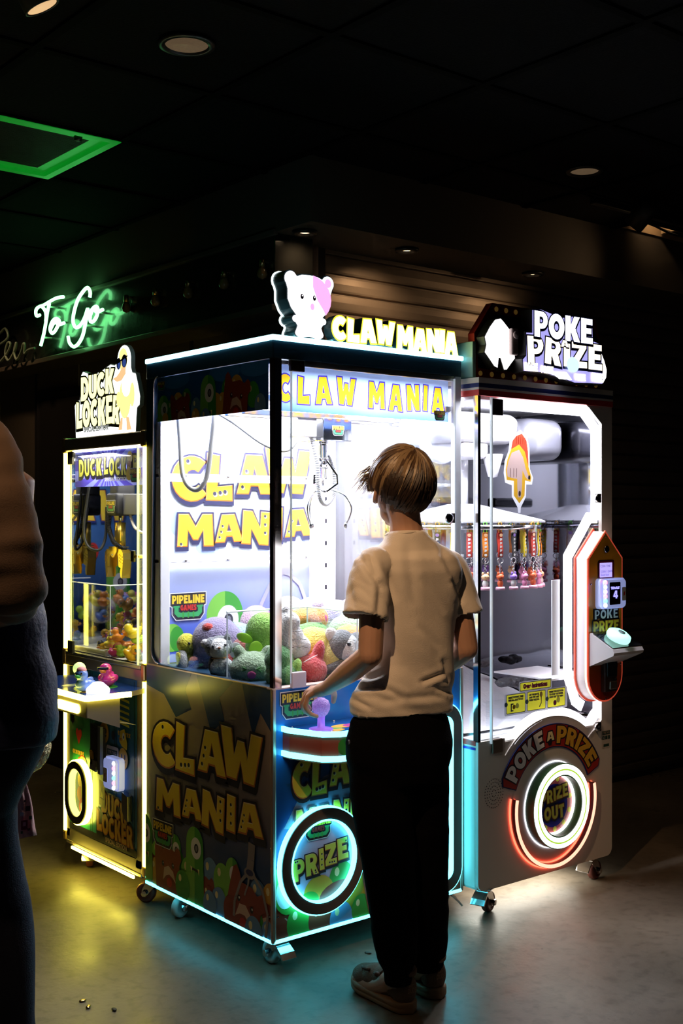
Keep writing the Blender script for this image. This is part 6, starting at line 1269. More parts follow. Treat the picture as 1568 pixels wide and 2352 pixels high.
 ('plush_toy', 'dark violet plush under the lavender one', 'plush toy', L_(478, 1545, .17), .06, (0, 0, -40), (fur('dark_violet', (.12, .09, .20)), [((0, 0, 0), (.8, .8, .8))]), []),
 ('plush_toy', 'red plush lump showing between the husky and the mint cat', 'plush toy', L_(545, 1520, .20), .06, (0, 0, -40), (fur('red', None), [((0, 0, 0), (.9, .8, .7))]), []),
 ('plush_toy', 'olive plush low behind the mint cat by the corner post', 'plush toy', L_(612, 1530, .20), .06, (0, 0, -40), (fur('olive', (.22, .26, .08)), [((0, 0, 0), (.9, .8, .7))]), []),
 ('plush_toy', 'grey plush low behind the boy\'s forearm', 'plush toy', F_(770, 1550, .16), .06, (0, 0, -20), (FG_, [((0, 0, 0), (1.1, .8, .7))]), []),
 ('plush_toy', 'yellow plush at the back wall above the heap\'s middle', 'plush toy', F_(735, 1452, .50), .07, (0, 0, -20), (fur('butter', None), [((0, 0, 0), (.9, .8, .8))]), []),
 ('plush_toy', 'teal plush deep in the heap behind the yellow ones', 'plush toy', V3(.42, .42, .93), .09, (0, 0, 0), (fur('seafoam', None), [((0, 0, 0), (.9, .8, .8))]), []),
 ('plush_toy', 'crimson plush deep in the heap behind the boy', 'plush toy', V3(.58, .62, .93), .085, (0, 0, 0), (fur('crimson', None), [((0, 0, 0), (.9, .8, .8))]), []),
 ('plush_toy', 'sky blue plush on the right-hand side of the heap, behind or beside the boy', 'plush toy', V3(0.45, 0.08, 0.92), .085, (0, 0, 7), (fur('sky', None), [((0, 0, 0), (.95, .85, .75)), ((-.5, -.2, .5), .26), ((.5, -.2, .5), .26), ((0, -.55, -.1), (.4, .3, .3))]), [('eye', BEAD, [((-.3, -.78, .2), .07)]), ('eye', BEAD, [((.3, -.78, .2), .07)])]),
 ('plush_toy', 'cream white plush on the right-hand side of the heap, behind or beside the boy', 'plush toy', V3(0.55, 0.13, 0.92), .085, (0, 0, 13), (fur('snow', None), [((0, 0, 0), (.95, .85, .75)), ((-.5, -.2, .5), .26), ((.5, -.2, .5), .26), ((0, -.55, -.1), (.4, .3, .3))]), [('eye', BEAD, [((-.3, -.78, .2), .07)]), ('eye', BEAD, [((.3, -.78, .2), .07)])]),
 ('plush_toy', 'lavender plush on the right-hand side of the heap, behind or beside the boy', 'plush toy', V3(0.72, 0.22, 0.93), .085, (0, 0, 23), (fur('lavender', None), [((0, 0, 0), (.95, .85, .75)), ((-.5, -.2, .5), .26), ((.5, -.2, .5), .26), ((0, -.55, -.1), (.4, .3, .3))]), [('eye', BEAD, [((-.3, -.78, .2), .07)]), ('eye', BEAD, [((.3, -.78, .2), .07)])]),
 ('plush_toy', 'lime plush on the right-hand side of the heap, behind or beside the boy', 'plush toy', V3(0.5, 0.33, 0.93), .085, (0, 0, 10), (fur('lime', None), [((0, 0, 0), (.95, .85, .75)), ((-.5, -.2, .5), .26), ((.5, -.2, .5), .26), ((0, -.55, -.1), (.4, .3, .3))]), [('eye', BEAD, [((-.3, -.78, .2), .07)]), ('eye', BEAD, [((.3, -.78, .2), .07)])]),
 ('plush_toy', 'magenta plush on the right-hand side of the heap, behind or beside the boy', 'plush toy', V3(0.7, 0.4, 0.92), .085, (0, 0, 22), (fur('magenta', None), [((0, 0, 0), (.95, .85, .75)), ((-.5, -.2, .5), .26), ((.5, -.2, .5), .26), ((0, -.55, -.1), (.4, .3, .3))]), [('eye', BEAD, [((-.3, -.78, .2), .07)]), ('eye', BEAD, [((.3, -.78, .2), .07)])]),
 ('plush_toy', 'slate blue plush on the right-hand side of the heap, behind or beside the boy', 'plush toy', V3(0.38, 0.55, 0.93), .085, (0, 0, 2), (fur('slate', None), [((0, 0, 0), (.95, .85, .75)), ((-.5, -.2, .5), .26), ((.5, -.2, .5), .26), ((0, -.55, -.1), (.4, .3, .3))]), [('eye', BEAD, [((-.3, -.78, .2), .07)]), ('eye', BEAD, [((.3, -.78, .2), .07)])]),
 ('plush_toy', 'pale pink plush on the right-hand side of the heap, behind or beside the boy', 'plush toy', V3(0.72, 0.6, 0.94), .085, (0, 0, 23), (fur('pink', None), [((0, 0, 0), (.95, .85, .75)), ((-.5, -.2, .5), .26), ((.5, -.2, .5), .26), ((0, -.55, -.1), (.4, .3, .3))]), [('eye', BEAD, [((-.3, -.78, .2), .07)]), ('eye', BEAD, [((.3, -.78, .2), .07)])]),
 ('plush_toy', 'bright orange plush on the right-hand side of the heap, behind or beside the boy', 'plush toy', V3(0.62, 0.46, 1.0), .085, (0, 0, 17), (fur('orange', None), [((0, 0, 0), (.95, .85, .75)), ((-.5, -.2, .5), .26), ((.5, -.2, .5), .26), ((0, -.55, -.1), (.4, .3, .3))]), [('eye', BEAD, [((-.3, -.78, .2), .07)]), ('eye', BEAD, [((.3, -.78, .2), .07)])]),
 ('plush_toy', 'grey plush on the right-hand side of the heap, behind or beside the boy', 'plush toy', V3(0.7, 0.09, 0.92), .085, (0, 0, 22), (FG_, [((0, 0, 0), (.95, .85, .75)), ((-.5, -.2, .5), .26), ((.5, -.2, .5), .26), ((0, -.55, -.1), (.4, .3, .3))]), [('eye', BEAD, [((-.3, -.78, .2), .07)]), ('eye', BEAD, [((.3, -.78, .2), .07)])]),
 ('plush_toy', 'dark red plush on the right-hand side of the heap, behind or beside the boy', 'plush toy', V3(0.42, 0.2, 0.92), .085, (0, 0, 5), (fur('maroon', None), [((0, 0, 0), (.95, .85, .75)), ((-.5, -.2, .5), .26), ((.5, -.2, .5), .26), ((0, -.55, -.1), (.4, .3, .3))]), [('eye', BEAD, [((-.3, -.78, .2), .07)]), ('eye', BEAD, [((.3, -.78, .2), .07)])])
]
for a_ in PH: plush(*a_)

# ------------------------------------------------------------------ rubber ducks
def tint_mat(name, rough=.25):
    m = mat(name, (1, 1, 1), rough, coat=.4); nt = m.node_tree; oi = nt.nodes.new('ShaderNodeObjectInfo'); nt.links.new(oi.outputs['Color'], nt.nodes['Principled BSDF'].inputs['Base Color']); return m
DB = tint_mat('duck_vinyl'); BK = mat('orange_beak', (.85, .28, .03), .3, coat=.4)
def duck_proto():
    t = bpy.data.objects.new('rubber_duck', None); COL.objects.link(t)
    mb = MB().ball((0, 0, .017), (.021, .026, .017), DB).ball((0, .022, .024), (.008, .012, .008), DB, R3(30)).ball((0, -.012, .042), (.0155, .0155, .015), DB).ball((0, -.006, .028), (.012, .012, .012), DB)
    for s_ in (-1, 1): mb.ball((s_*.018, .004, .02), (.006, .015, .009), DB)
    b = remesh('body', mb, .0028, 3, t, None, DB)
    MB().ball((0, -.028, .040), (.0085, .008, .0028), BK, u=10, v=6).ball((0, -.027, .0365), (.007, .006, .002), BK, u=10, v=6).build('beak', t)
    for s_ in (-1, 1): MB().ball((s_*.0085, -.0245, .046), (.0025, .002, .003), BEAD, u=8, v=6).build('eye', t)
    return t
dp = duck_proto()
def hat(t, kind):
    if kind == 1: MB().lathe([(.0, .062), (.009, .061), (.012, .053), (.014, .050), (.0, .050)], mat('black_hat', (.015, .015, .018), .4), TM((0, -.012, 0), (0, 0, 0)), 14).build('hat', t).location = (0, 0, 0)
    if kind == 2: MB().box((-.014, -.031, .043), (.014, -.025, .049), mat('dark_sunglasses', (.01, .01, .015), .1, coat=1), .002).build('sunglasses', t).location = (0, 0, 0)
    if kind == 3: MB().ball((0, -.012, .053), (.012, .012, .008), mat('pink_cap', (.85, .35, .40), .5), u=12, v=8).build('hat', t).location = (0, 0, 0)
CO = dict(yellow=(.95, .55, .03, 1), magenta=(.72, .04, .38, 1), blue=(.14, .26, .75, 1), green=(.50, .75, .06, 1), orange=(.95, .33, .05, 1), violet=(.36, .2, .6, 1), lemon=(.95, .80, .10, 1))
Rd = random.Random(11)
def duck(p, col, rot, s, label, grp, first=[True], kind=0):
    if first[0]: o = dp; first[0] = False
    else: o = bpy.data.objects.new('rubber_duck', None); COL.objects.link(o); [copy_tree(c, o) for c in list(dp.children) if c.name.split('.')[0] in ('body', 'beak', 'eye')]
    o.location = p; o.rotation_euler = [math.radians(a) for a in rot]; o.scale = (s, s, s)
    for c in o.children:
        if c.name.startswith('body'): c.color = CO[col]
    tag(o, label, 'rubber duck', grp)
    if kind: hat(o, kind)
    return o
gn = 'rubber ducks in the yellow-lit machine'
near = [(262, 1505, 'magenta', 0, 1.0), (285, 1520, 'magenta', 0, 1.15), (312, 1528, 'magenta', 2, 1.05), (246, 1490, 'yellow', 1, 1.0), (250, 1478, 'lemon', 1, .95), (266, 1490, 'blue', 0, 1.05), (268, 1478, 'violet', 3, 1.0), (256, 1468, 'yellow', 0, 1.05), (268, 1462, 'orange', 3, .9),
        (282, 1470, 'blue', 0, .95), (292, 1460, 'blue', 3, 1.1), (283, 1500, 'green', 3, 1.05), (296, 1502, 'yellow', 0, 1.35), (292, 1482, 'orange', 0, 1.2), (300, 1450, 'yellow', 1, 1.1), (314, 1466, 'green', 0, 1.1), (314, 1450, 'lemon', 0, 1.15), (318, 1492, 'yellow', 2, 1.3), (298, 1530, 'green', 0, .9), (324, 1510, 'blue', 0, .9)]
dn = ['magenta duck at the bottom of the front heap, nearest the chute', 'larger magenta duck at the bottom centre of the front heap', 'magenta duck with dark glasses at the bottom by the light tube', 'yellow duck with a black hat at the heap edge by the chute', 'lemon duck with a black hat above the heap edge', 'blue duck with its back turned low in the front heap', 'violet-headed duck in a pink cap in the front heap', 'yellow duck upper left of the front heap', 'orange duck in a pink cap on the upper slope',
      'small blue duck on the upper slope of the heap', 'blue duck in a pink cap near the heap top', 'green duck in a pink cap low in the front heap', 'big orange-yellow duck in the middle of the front heap', 'orange duck above the big yellow one', 'yellow duck with a black hat at the heap top', 'green duck by the pane edge on the heap top', 'lemon duck topmost by the light tube', 'big yellow duck with dark glasses by the pane edge', 'small green duck at the very bottom of the heap', 'small blue duck beside the light tube']
for k, (px, py, c, kd, s) in enumerate(near):
    p = on(0, .045+.025*((k*7) % 4), px, py); p.z -= .02*s; p.z = max(p.z, .853)
    duck(p, c, (Rd.uniform(-15, 25), Rd.uniform(-15, 15), -70+Rd.uniform(-60, 90)), s*.95, dn[k], gn, kind=kd)
for k in range(64):
    x = Rd.uniform(.14, .64); y = Rd.uniform(.81, 1.36)
    if x < .26 and y > 1.05: x += .18
    lv = k // 22; z = .853+.042*lv+.10*max(0, .5-abs(x-.42))*(.6)*lv
    cn_ = Rd.choice(['yellow', 'yellow', 'magenta', 'blue', 'green', 'orange', 'violet', 'lemon']); duck((x, y, z), cn_, (Rd.uniform(-50, 50), Rd.uniform(-50, 50), Rd.uniform(0, 360)), Rd.uniform(.95, 1.25), '%s rubber duck in the %s layer of the heap, %s the narrow machine' % (cn_, ['bottom', 'middle', 'top'][min(lv, 2)], 'far inside' if x > .42 else 'midway into'), gn)
o = duck((-.205, .835, .776), 'blue', (0, 0, -62), 1.45, 'blue rubber duck in a pink cap standing on the yellow-lit shelf', 'ducks on the control shelf', kind=3)
for c in o.children:
    if c.name.startswith('beak'): c.data = c.data.copy(); c.data.materials[0] = mat('green_beak', (.03, .30, .06), .3)
duck((-.085, .895, .776), 'magenta', (0, 0, -50), 1.5, 'magenta rubber duck in sunglasses standing on the yellow-lit shelf', 'ducks on the control shelf', kind=2)
# ------------------------------------------------------------------ the boy at the joystick
def skin_mat():
    m = mat('skin', (.58, .34, .24), .5, bump=.05, bs=300, var=.06, vs=20); b = m.node_tree.nodes['Principled BSDF']
    b.inputs['Subsurface Weight'].default_value = .08; b.inputs['Subsurface Radius'].default_value = (.012, .005, .003); return m
SK = skin_mat()
def limb(mb, pts, rs, m, n=14):
    """tapering limb with round ends"""
    P_ = smooth_path(pts, 6); R_ = []
    for i in range(len(P_)):
        t = i/6; k = min(int(t), len(rs)-2); f = t-k; f = f*f*(3-2*f); R_.append(rs[k]*(1-f)+rs[k+1]*f)
    mb.tube(P_, R_, m, n); mb.ball(P_[0], R_[0], m, None, 14, 10); mb.ball(P_[-1], R_[-1], m, None, 14, 10); return mb
def loft(mb, rings, m, n=28):
    """rings: (centre, half width x, half depth y, yaw)"""
    V = []; F = []
    for c, a, b, yw in rings:
        cr, sr = math.cos(yw), math.sin(yw)
        for k in range(n):
            t = 2*math.pi*k/n; ct, st = math.cos(t), math.sin(t); e = .88
            x, y = a*math.copysign(abs(ct)**e, ct), b*math.copysign(abs(st)**e, st); V.append((c[0]+x*cr-y*sr, c[1]+x*sr+y*cr, c[2]))
    for i in range(len(rings)-1):
        for k in range(n): F.append((i*n+k, i*n+(k+1) % n, (i+1)*n+(k+1) % n, (i+1)*n+k))
    F.append(tuple(range(n))[::-1]); F.append(tuple((len(rings)-1)*n+k for k in range(n)))
    return mb.add(V, F, m, True)
boy = thing('person', 'boy in a cream t-shirt and black trousers, back turned, hand on the joystick', 'person', (.18, -.43, 0))
yt = math.radians(-10)
LS, RS = V3(.030, -.425, 1.258), V3(.333, -.428, 1.243)
LE_, RE = V3(-.006, -.462, 1.010), V3(.348, -.478, 1.003)
LW_, RW = V3(.032, -.222, .888), V3(.330, -.262, .870)
bm_ = MB()
HC = V3(.152, -.408, 1.463); Rh = R3(-2, 4, -19)
def hp(x, y, z): return HC+Rh @ V3(x, y, z)
# head: cranium, brow, jaw, chin, nose, lips, ears
bm_.ball(hp(0, -.012, .018), (.071, .088, .078), SK, Rh, 24, 16).ball(hp(0, .018, -.015), (.060, .066, .070), SK, Rh, 20, 14).ball(hp(0, .030, -.062), (.044, .045, .038), SK, Rh, 18, 12).ball(hp(0, .060, -.088), (.018, .016, .014), SK, Rh)
bm_.tube([hp(0, .080, .012), hp(0, .094, -.012), hp(0, .098, -.026)], [.006, .009, .010], SK, 10).ball(hp(-.009, .088, -.028), .007, SK).ball(hp(.009, .088, -.028), .007, SK)
bm_.ball(hp(0, .080, -.052), (.018, .009, .005), SK, Rh).ball(hp(0, .078, -.060), (.016, .009, .006), SK, Rh)
for s_ in (-1, 1):
    bm_.ball(hp(s_*.036, .058, -.022), (.022, .022, .018), SK, Rh); bm_.ball(hp(s_*.030, .076, .020), (.020, .008, .006), SK, Rh)
    pts = [hp(s_*(.074+.010*math.sin(t*.5)), -.006-.016*math.cos(t*.55-1.2), -.012+.028*math.sin(1.2-t*.5)) for t in range(7)]
    bm_.tube(pts, .0055, SK, 8).ball(hp(s_*.073, -.004, -.012), (.006, .013, .026), SK, Rh @ R3(0, 0, s_*18)).ball(hp(s_*.072, .002, -.036), (.006, .007, .010), SK, Rh)
limb(bm_, [hp(0, -.022, -.045), V3(.157, -.425, 1.372), V3(.165, -.425, 1.30)], [.047, .045, .060], SK)
loft(bm_, [(V3(.16, -.415, .80), .10, .065, yt), (V3(.17, -.425, .95), .085, .055, yt), (V3(.178, -.43, 1.12), .092, .062, yt), (V3(.18, -.427, 1.24), .11, .058, yt), (V3(.17, -.425, 1.305), .07, .05, yt)], SK)
for S_, E_, W_ in ((LS, LE_, LW_), (RS, RE, RW)):
    limb(bm_, [S_-V3(0, 0, .012), (S_+E_)/2+V3(0, -.004, 0), E_], [.033, .036, .034], SK)
    limb(bm_, [E_, E_*.62+W_*.38+V3(0, 0, -.002), W_], [.034, .034, .0215], SK)
for (hx_, kn, ft) in ((.115, V3(.095, -.415, .46), V3(.112, -.435, .09)), (.215, V3(.238, -.412, .45), V3(.25, -.425, .09))):
    limb(bm_, [V3(hx_, -.41, .80), kn, ft], [.07, .048, .030], SK); limb(bm_, [ft, ft+V3(.005, .09, -.05), ft+V3(.005, .17, -.055)], [.03, .026, .02], SK)
def hand(mb, W_, palm, knuckles, fingers, thumb, tr_, k=1.0):
    limb(mb, [W_, (W_+palm)/2, palm], [.0205, .021, .019], SK)
    for q in knuckles: limb(mb, [palm*.7+W_*.3, (palm+q)/2, q], [.014, .0125, .0095*k], SK, 10)
    for q, f_ in zip(knuckles, fingers): limb(mb, [q]+f_, [.0092*k, .0082*k, .0076*k, .0066*k][:len(f_)+1], SK, 10)
    limb(mb, thumb, tr_, SK, 10)
hand(bm_, LW_, V3(.048, -.165, .872), [V3(.076, -.128, .876), V3(.058, -.118, .872), V3(.043, -.122, .864), V3(.032, -.134, .853)],
     [[V3(.092, -.092, .866), V3(.103, -.078, .848), V3(.105, -.074, .828)], [V3(.056, -.088, .852), V3(.062, -.080, .826), V3(.076, -.084, .806)],
      [V3(.034, -.104, .832), V3(.046, -.096, .806), V3(.066, -.100, .790)], [V3(.027, -.128, .823), V3(.043, -.128, .800), V3(.064, -.134, .790)]],
     [V3(.062, -.188, .878), V3(.092, -.170, .868), V3(.116, -.152, .852), V3(.121, -.142, .830)], [.0135, .0115, .0098, .0078])
hand(bm_, RW, V3(.345, -.205, .842), [V3(.322, -.172, .832), V3(.337, -.160, .833), V3(.353, -.160, .831), V3(.368, -.170, .826)],
     [[V3(.316, -.142, .815), V3(.314, -.125, .790), V3(.316, -.118, .768)], [V3(.334, -.126, .815), V3(.336, -.108, .788), V3(.338, -.102, .762)],
      [V3(.355, -.128, .812), V3(.360, -.110, .786), V3(.362, -.104, .762)], [V3(.376, -.142, .808), V3(.384, -.126, .786), V3(.387, -.120, .764)]],
     [V3(.325, -.222, .848), V3(.302, -.205, .832), V3(.290, -.182, .810), V3(.290, -.165, .790)], [.0135, .0115, .0098, .0078])
body = remesh('body', bm_, .0034, 2, boy, None, SK)
for s_ in (-1, 1):
    MB().ball(hp(s_*.030, .072, .004), (.012, .009, .009), mat('eye_white', (.85, .85, .85), .2), Rh).ball(hp(s_*.030, .0795, .004), (.005, .003, .005), mat('iris', (.10, .12, .10), .1), Rh).build('eye', boy)
MB().ball(hp(0, .0865, -.056), (.015, .0045, .003), mat('lip', (.5, .2, .18), .4), Rh).build('lips', boy)
# shirt
SHT = mat('cream_cotton', (.86, .80, .72), .85, sheen=.25, bump=.22, bs=420, var=.03, vs=12)
sb = MB(); sv = [  # px centre, half width px, y px
 (924, 107, 1634), (924, 106, 1612), (927, 101, 1585), (937, 93, 1555), (946, 86, 1520), (950, 85, 1470), (953, 87, 1420), (954, 92, 1360), (951, 97, 1310), (946, 92, 1282)]
def csp(px, py, D): X = (px-784)/2703*D; return V3(CAMP.x+X*.7763+D*.6304, CAMP.y-X*.6304+D*.7763, 1.4-(py-1176)/2703*D)
rg = []
for px, hw, py in sv:
    h = hw/2703*3.36; a = h/.875; rg.append((csp(px, py, 3.36), a, a*.66, yt))
c9 = rg[-1][0]
rg += [(V3(c9.x-.004, c9.y, 1.287), .115, .062, yt), (V3(.168, -.424, 1.310), .080, .055, yt), (V3(.160, -.422, 1.330), .058, .052, yt), (V3(.157, -.420, 1.342), .050, .050, yt)]
loft(sb, rg, SHT, 40)
for S_, E_, en in ((LS, LE_, V3(-.018, -.446, 1.112)), (RS, RE, V3(.352, -.452, 1.100))):
    d_ = (en-S_); A0 = S_+V3(.012 if S_.x < .1 else -.012, 0, -.004)
    sb.tube(smooth_path([A0, S_+d_*.3, S_+d_*.7, en], 5), [.047+.016*(i/15) for i in range(16)], SHT, 20).ball(A0, (.048, .047, .042), SHT)
CRS = [((820, 1264), (871, 1347), .006, .009), ((871, 1347), (868, 1410), .007, .010), ((846, 1272), (864, 1318), .006, .007), ((967, 1567), (1015, 1545), .007, .007), ((820, 1583), (874, 1577), .008, .008), ((874, 1577), (922, 1598), .006, .009),
  ((880, 1608), (1022, 1596), .004, .010), ((1015, 1519), (1027, 1557), .006, .007), ((1040, 1335), (1058, 1380), .007, .008), ((881, 1283), (905, 1370), .004, .012), ((935, 1240), (952, 1380), .003, .014), ((826, 1545), (846, 1528), .007, .008), ((845, 1560), (880, 1545), .006, .007),
  ((975, 1330), (1020, 1400), .003, .010), ((965, 1440), (1010, 1490), .003, .010), ((815, 1606), (850, 1625), .005, .007), ((890, 1440), (900, 1540), .003, .014), ((1000, 1580), (1030, 1590), .006, .008), ((798, 1330), (812, 1400), .004, .009), ((1004, 1255), (1042, 1330), .0035, .008)]
def folds(c, n_):
    d_ = c-CAMP; dp = d_.x*.6304+d_.y*.7763; sx = 784+2703*(d_.x*.7763-d_.y*.6304)/dp; sy = 1176-2703*d_.z/dp; w = 0
    back = max(0, min(1, -(n_.x*.6304+n_.y*.7763)*2+.6)); u0 = dp/2703
    for (ax_, ay_), (bx_, by_), A_, W_ in CRS:
        vx, vy = bx_-ax_, by_-ay_; L2 = vx*vx+vy*vy; t = max(0, min(1, ((sx-ax_)*vx+(sy-ay_)*vy)/L2)); px_, py_ = ax_+vx*t, ay_+vy*t
        dd = math.hypot(sx-px_, sy-py_)*u0
        if dd < W_*4:
            sg = 1 if (vx*(sy-ay_)-vy*(sx-ax_)) > 0 else -1; e = 1-abs(2*t-1)**4*.6
            w -= A_*back*e*(math.exp(-(dd/W_)**2)-.75*math.exp(-((dd-1.8*W_)/W_)**2)*(1 if sg > 0 else .35))
    return w+folds0(c, n_)
def folds0(c, n_):
    u_ = (c-V3(.17, -.42, 1.0)); a = math.atan2(u_.x, -u_.y)
    w = 0
    low = max(0, min(1, (1.02-c.z)/.12))
    w += .0075*low*noise.noise(V3(c.x*4, c.y*4, c.z*26+c.x*15)) if c.z < 1.03 else 0
    w += .008*noise.noise(V3(c.x*7+c.z*6, c.y*7, c.z*3.5))
    w += .0045*noise.noise(V3(c.x*22+c.z*14, c.y*20, c.z*9))
    if c.z > 1.10 and (c.x < .03): w += .006*abs(noise.noise(V3(c.x*30+c.z*20, c.y*18, c.z*4)))
    return w
shirt = remesh('t_shirt', sb, .0050, 3, boy, folds, SHT)
# open the sleeve ends, hem and neck so the cloth ends cleanly
me = shirt.data; q = bmesh.new(); q.from_mesh(me)
kill = [f for f in q.faces if (f.normal.z < -.75 and f.calc_center_median().z < .846) or (f.normal.z > .80 and f.calc_center_median().z > 1.336)
        or (f.normal.z < -.72 and 1.07 < f.calc_center_median().z < 1.125 and (f.calc_center_median().x < .035 or f.calc_center_median().x > .305))]
bmesh.ops.delete(q, geom=kill, context='FACES'); q.to_mesh(me); q.free()
sd = shirt.modifiers.new('thick', 'SOLIDIFY'); sd.thickness = .0022; sd.offset = 1
mb = MB()
P_ = [V3(.157+.0515*math.cos(t)*1.0, -.420+.0515*math.sin(t), 1.340-.006*math.cos(t-1.57)) for t in [2*math.pi*k/40 for k in range(40)]]
mb.tube(P_, (.0030, .0085), SHT, 6, closed=True, flat=EX if False else None); mb.build('collar', shirt)
# trousers
TRM = mat('black_jersey', (.0035, .0035, .0045), .95, sheen=0, bump=.3, bs=200)
TRM.node_tree.nodes['Principled BSDF'].inputs['Specular IOR Level'].default_value = .05
tb_ = MB()
loft(tb_, [(csp(918, 1790, 3.35), .138, .105, yt), (csp(917, 1740, 3.35), .160, .115, yt), (csp(916, 1700, 3.35), .162, .115, yt), (csp(918, 1650, 3.35), .148, .098, yt), (csp(924, 1620, 3.35), .118, .078, yt)], TRM, 36)
for pts, rs in (([csp(872, 1760, 3.32), csp(877, 1850, 3.31), csp(888, 1950, 3.30), csp(899, 2050, 3.30), csp(906, 2140, 3.30), csp(912, 2195, 3.30), csp(914, 2228, 3.30), csp(915, 2256, 3.30)], [.090, .088, .080, .071, .064, .056, .042, .038]),
                ([csp(962, 1760, 3.39), csp(965, 1850, 3.40), csp(969, 1950, 3.41), csp(974, 2050, 3.41), csp(978, 2130, 3.41), csp(982, 2180, 3.41), csp(984, 2206, 3.41), csp(985, 2226, 3.41)], [.088, .084, .078, .070, .064, .056, .047, .044])):
    P_ = smooth_path(pts, 5); R_ = [rs[min(i//5, 6)]*(1-(i % 5)/5)+rs[min(i//5+1, 7)]*((i % 5)/5) for i in range(len(P_))]; R_[-1] = rs[-1]
    tb_.tube(P_, R_, TRM, 24)
trs = remesh('trousers', tb_, .006, 3, boy, lambda c, n_: .006*noise.noise(V3(c.x*10, c.y*10, c.z*7))+.004*noise.noise(V3(c.x*5, c.y*5, c.z*30))*(1 if c.z < .3 else .4), TRM)
MB().tube([csp(801, 1700, 3.28), csp(804, 1712, 3.28), csp(808, 1722, 3.285)], (.002, .006), mat('grey_pocket_tab', (.12, .12, .16), .5), 4, flat=EZ).build('pocket_tab', trs)
# socks and shoes
SHO = mat('brown_canvas', (.17, .11, .075), .85, bump=.35, bs=260, var=.2, vs=20); SOL = mat('tan_sole', (.34, .22, .13), .6, bump=.1, bs=80); LAC = mat('brown_lace', (.10, .05, .03), .6)
def shoe(heel, yaw, label):
    t = MB(); g = TM((heel[0], heel[1], 0), (0, 0, yaw)) @ Matrix.Diagonal((1.04, .94, 1.14, 1)); S_ = MB()
    def outline(z, gr, y0=-.02, L=.285):
        P_ = []
        prof = [(0, .0), (.02, .026), (.06, .034), (.11, .036), (.16, .041), (.20, .046), (.24, .040), (.265, .026), (.28, .0)]
        for y, w_ in prof: P_.append((w_*1.0+gr*(w_ > 0)+(.004 if y > .12 else 0), y-.02))
        for y, w_ in prof[::-1][1:-1]: P_.append((-w_-gr+(.004 if y > .12 else 0), y-.02))
        sp = smooth_path([(p[0], p[1], z) for p in P_+[P_[0]]], 3)[:-1]; return [(p.x, p.y) for p in sp]
    def stack(mb, lv, m):
        V = []; F = []; n = len(outline(0, 0))
        for z0, gr, lift, yc in lv:
            for x, y in outline(0, gr): V.append(g @ V3(x, y, z0+lift*max(0, (y-.14)/.12)**2))
        for i in range(len(lv)-1):
            for k in range(n): F.append((i*n+k, i*n+(k+1) % n, (i+1)*n+(k+1) % n, (i+1)*n+k))
        F.append(tuple(range(n))[::-1]); F.append(tuple((len(lv)-1)*n+k for k in range(n))); return mb.add(V, F, m, True)
    stack(S_, [(.0, -.001, .012, 0), (.004, .004, .010, 0), (.013, .005, .010, 0), (.015, .003, .010, 0), (.017, .005, .010, 0), (.026, .004, .010, 0), (.028, .000, .010, 0)], SOL)
    u_ = MB(); gr3 = g.to_3x3()
    for c, r in (((0, .022, .055), (.037, .038, .050)), ((0, .05, .060), (.038, .045, .042)), ((0, .10, .050), (.040, .055, .044)), ((.002, .15, .044), (.043, .055, .040)), ((.003, .195, .038), (.046, .058, .034))): u_.ball(g @ V3(*c), r, SHO, R3(0, 0, yaw), 20, 14)
    s_ = remesh('shoe', u_, .004, 4, boy, None, SHO)
    sl_ = S_.build('sole', s_)
    MB().tube([g @ V3(.030*math.cos(a), .032+.046*math.sin(a), .100+.003*math.cos(2*a)) for a in [2*math.pi*k/28 for k in range(28)]], .0075, SHO, 8, closed=True).build('collar', s_)
    ap = [g @ V3(.003+.030*math.cos(a), .150+.068*math.sin(a), .060+.013*(1-math.sin(a))) for a in [math.pi*k/20 for k in range(21)]]
    MB().tube(ap, .0038, SHO, 8).build('toe_seam', s_)
    mb = MB()
    for k in range(3): y = .098+.015*k; mb.tube([g @ V3(x, y+.004*math.sin(x*80), .088-.004*k-(abs(x)/.03)**2*.012) for x in (-.030, -.015, 0, .015, .030)], .0028, LAC, 6)
    mb.ball(g @ V3(-.037, .10, .076), (.008, .010, .007), LAC); mb.build('laces', s_)
    mb = MB(); fo = (g @ V3(-.006, -.0190, .052), (g.to_3x3() @ V3(1, 0, 0)), EZ, g.to_3x3() @ V3(0, -1, 0)); ST = mat('tan_stitching', (.36, .24, .13), .7)
    fonttext(mb, 'HEY', (fo[0]+fo[1]*-.006, fo[1], fo[2], fo[3]), 0, .018, .008, ST, .0012, bold=.0); fonttext(mb, 'DUDE', (fo[0]+fo[1]*-.010, fo[1], fo[2], fo[3]), 0, .002, .014, ST, .0012, w=.028)
    mb.build('heel_lettering', s_)
    return s_
shoe((.128, -.468), -3, 'left'); shoe((.262, -.446), -8, 'right')
MB().tube([csp(985, 2200, 3.41), V3(.252, -.42, .10), V3(.253, -.415, .075)], [.030, .031, .032], mat('grey_sock', (.30, .27, .24), .9, bump=.3, bs=200), 20).build('sock', boy)
MB().tube([csp(915, 2235, 3.30), V3(.113, -.435, .10), V3(.114, -.43, .075)], [.030, .031, .032], mat('grey_sock'), 20).build('sock', boy)
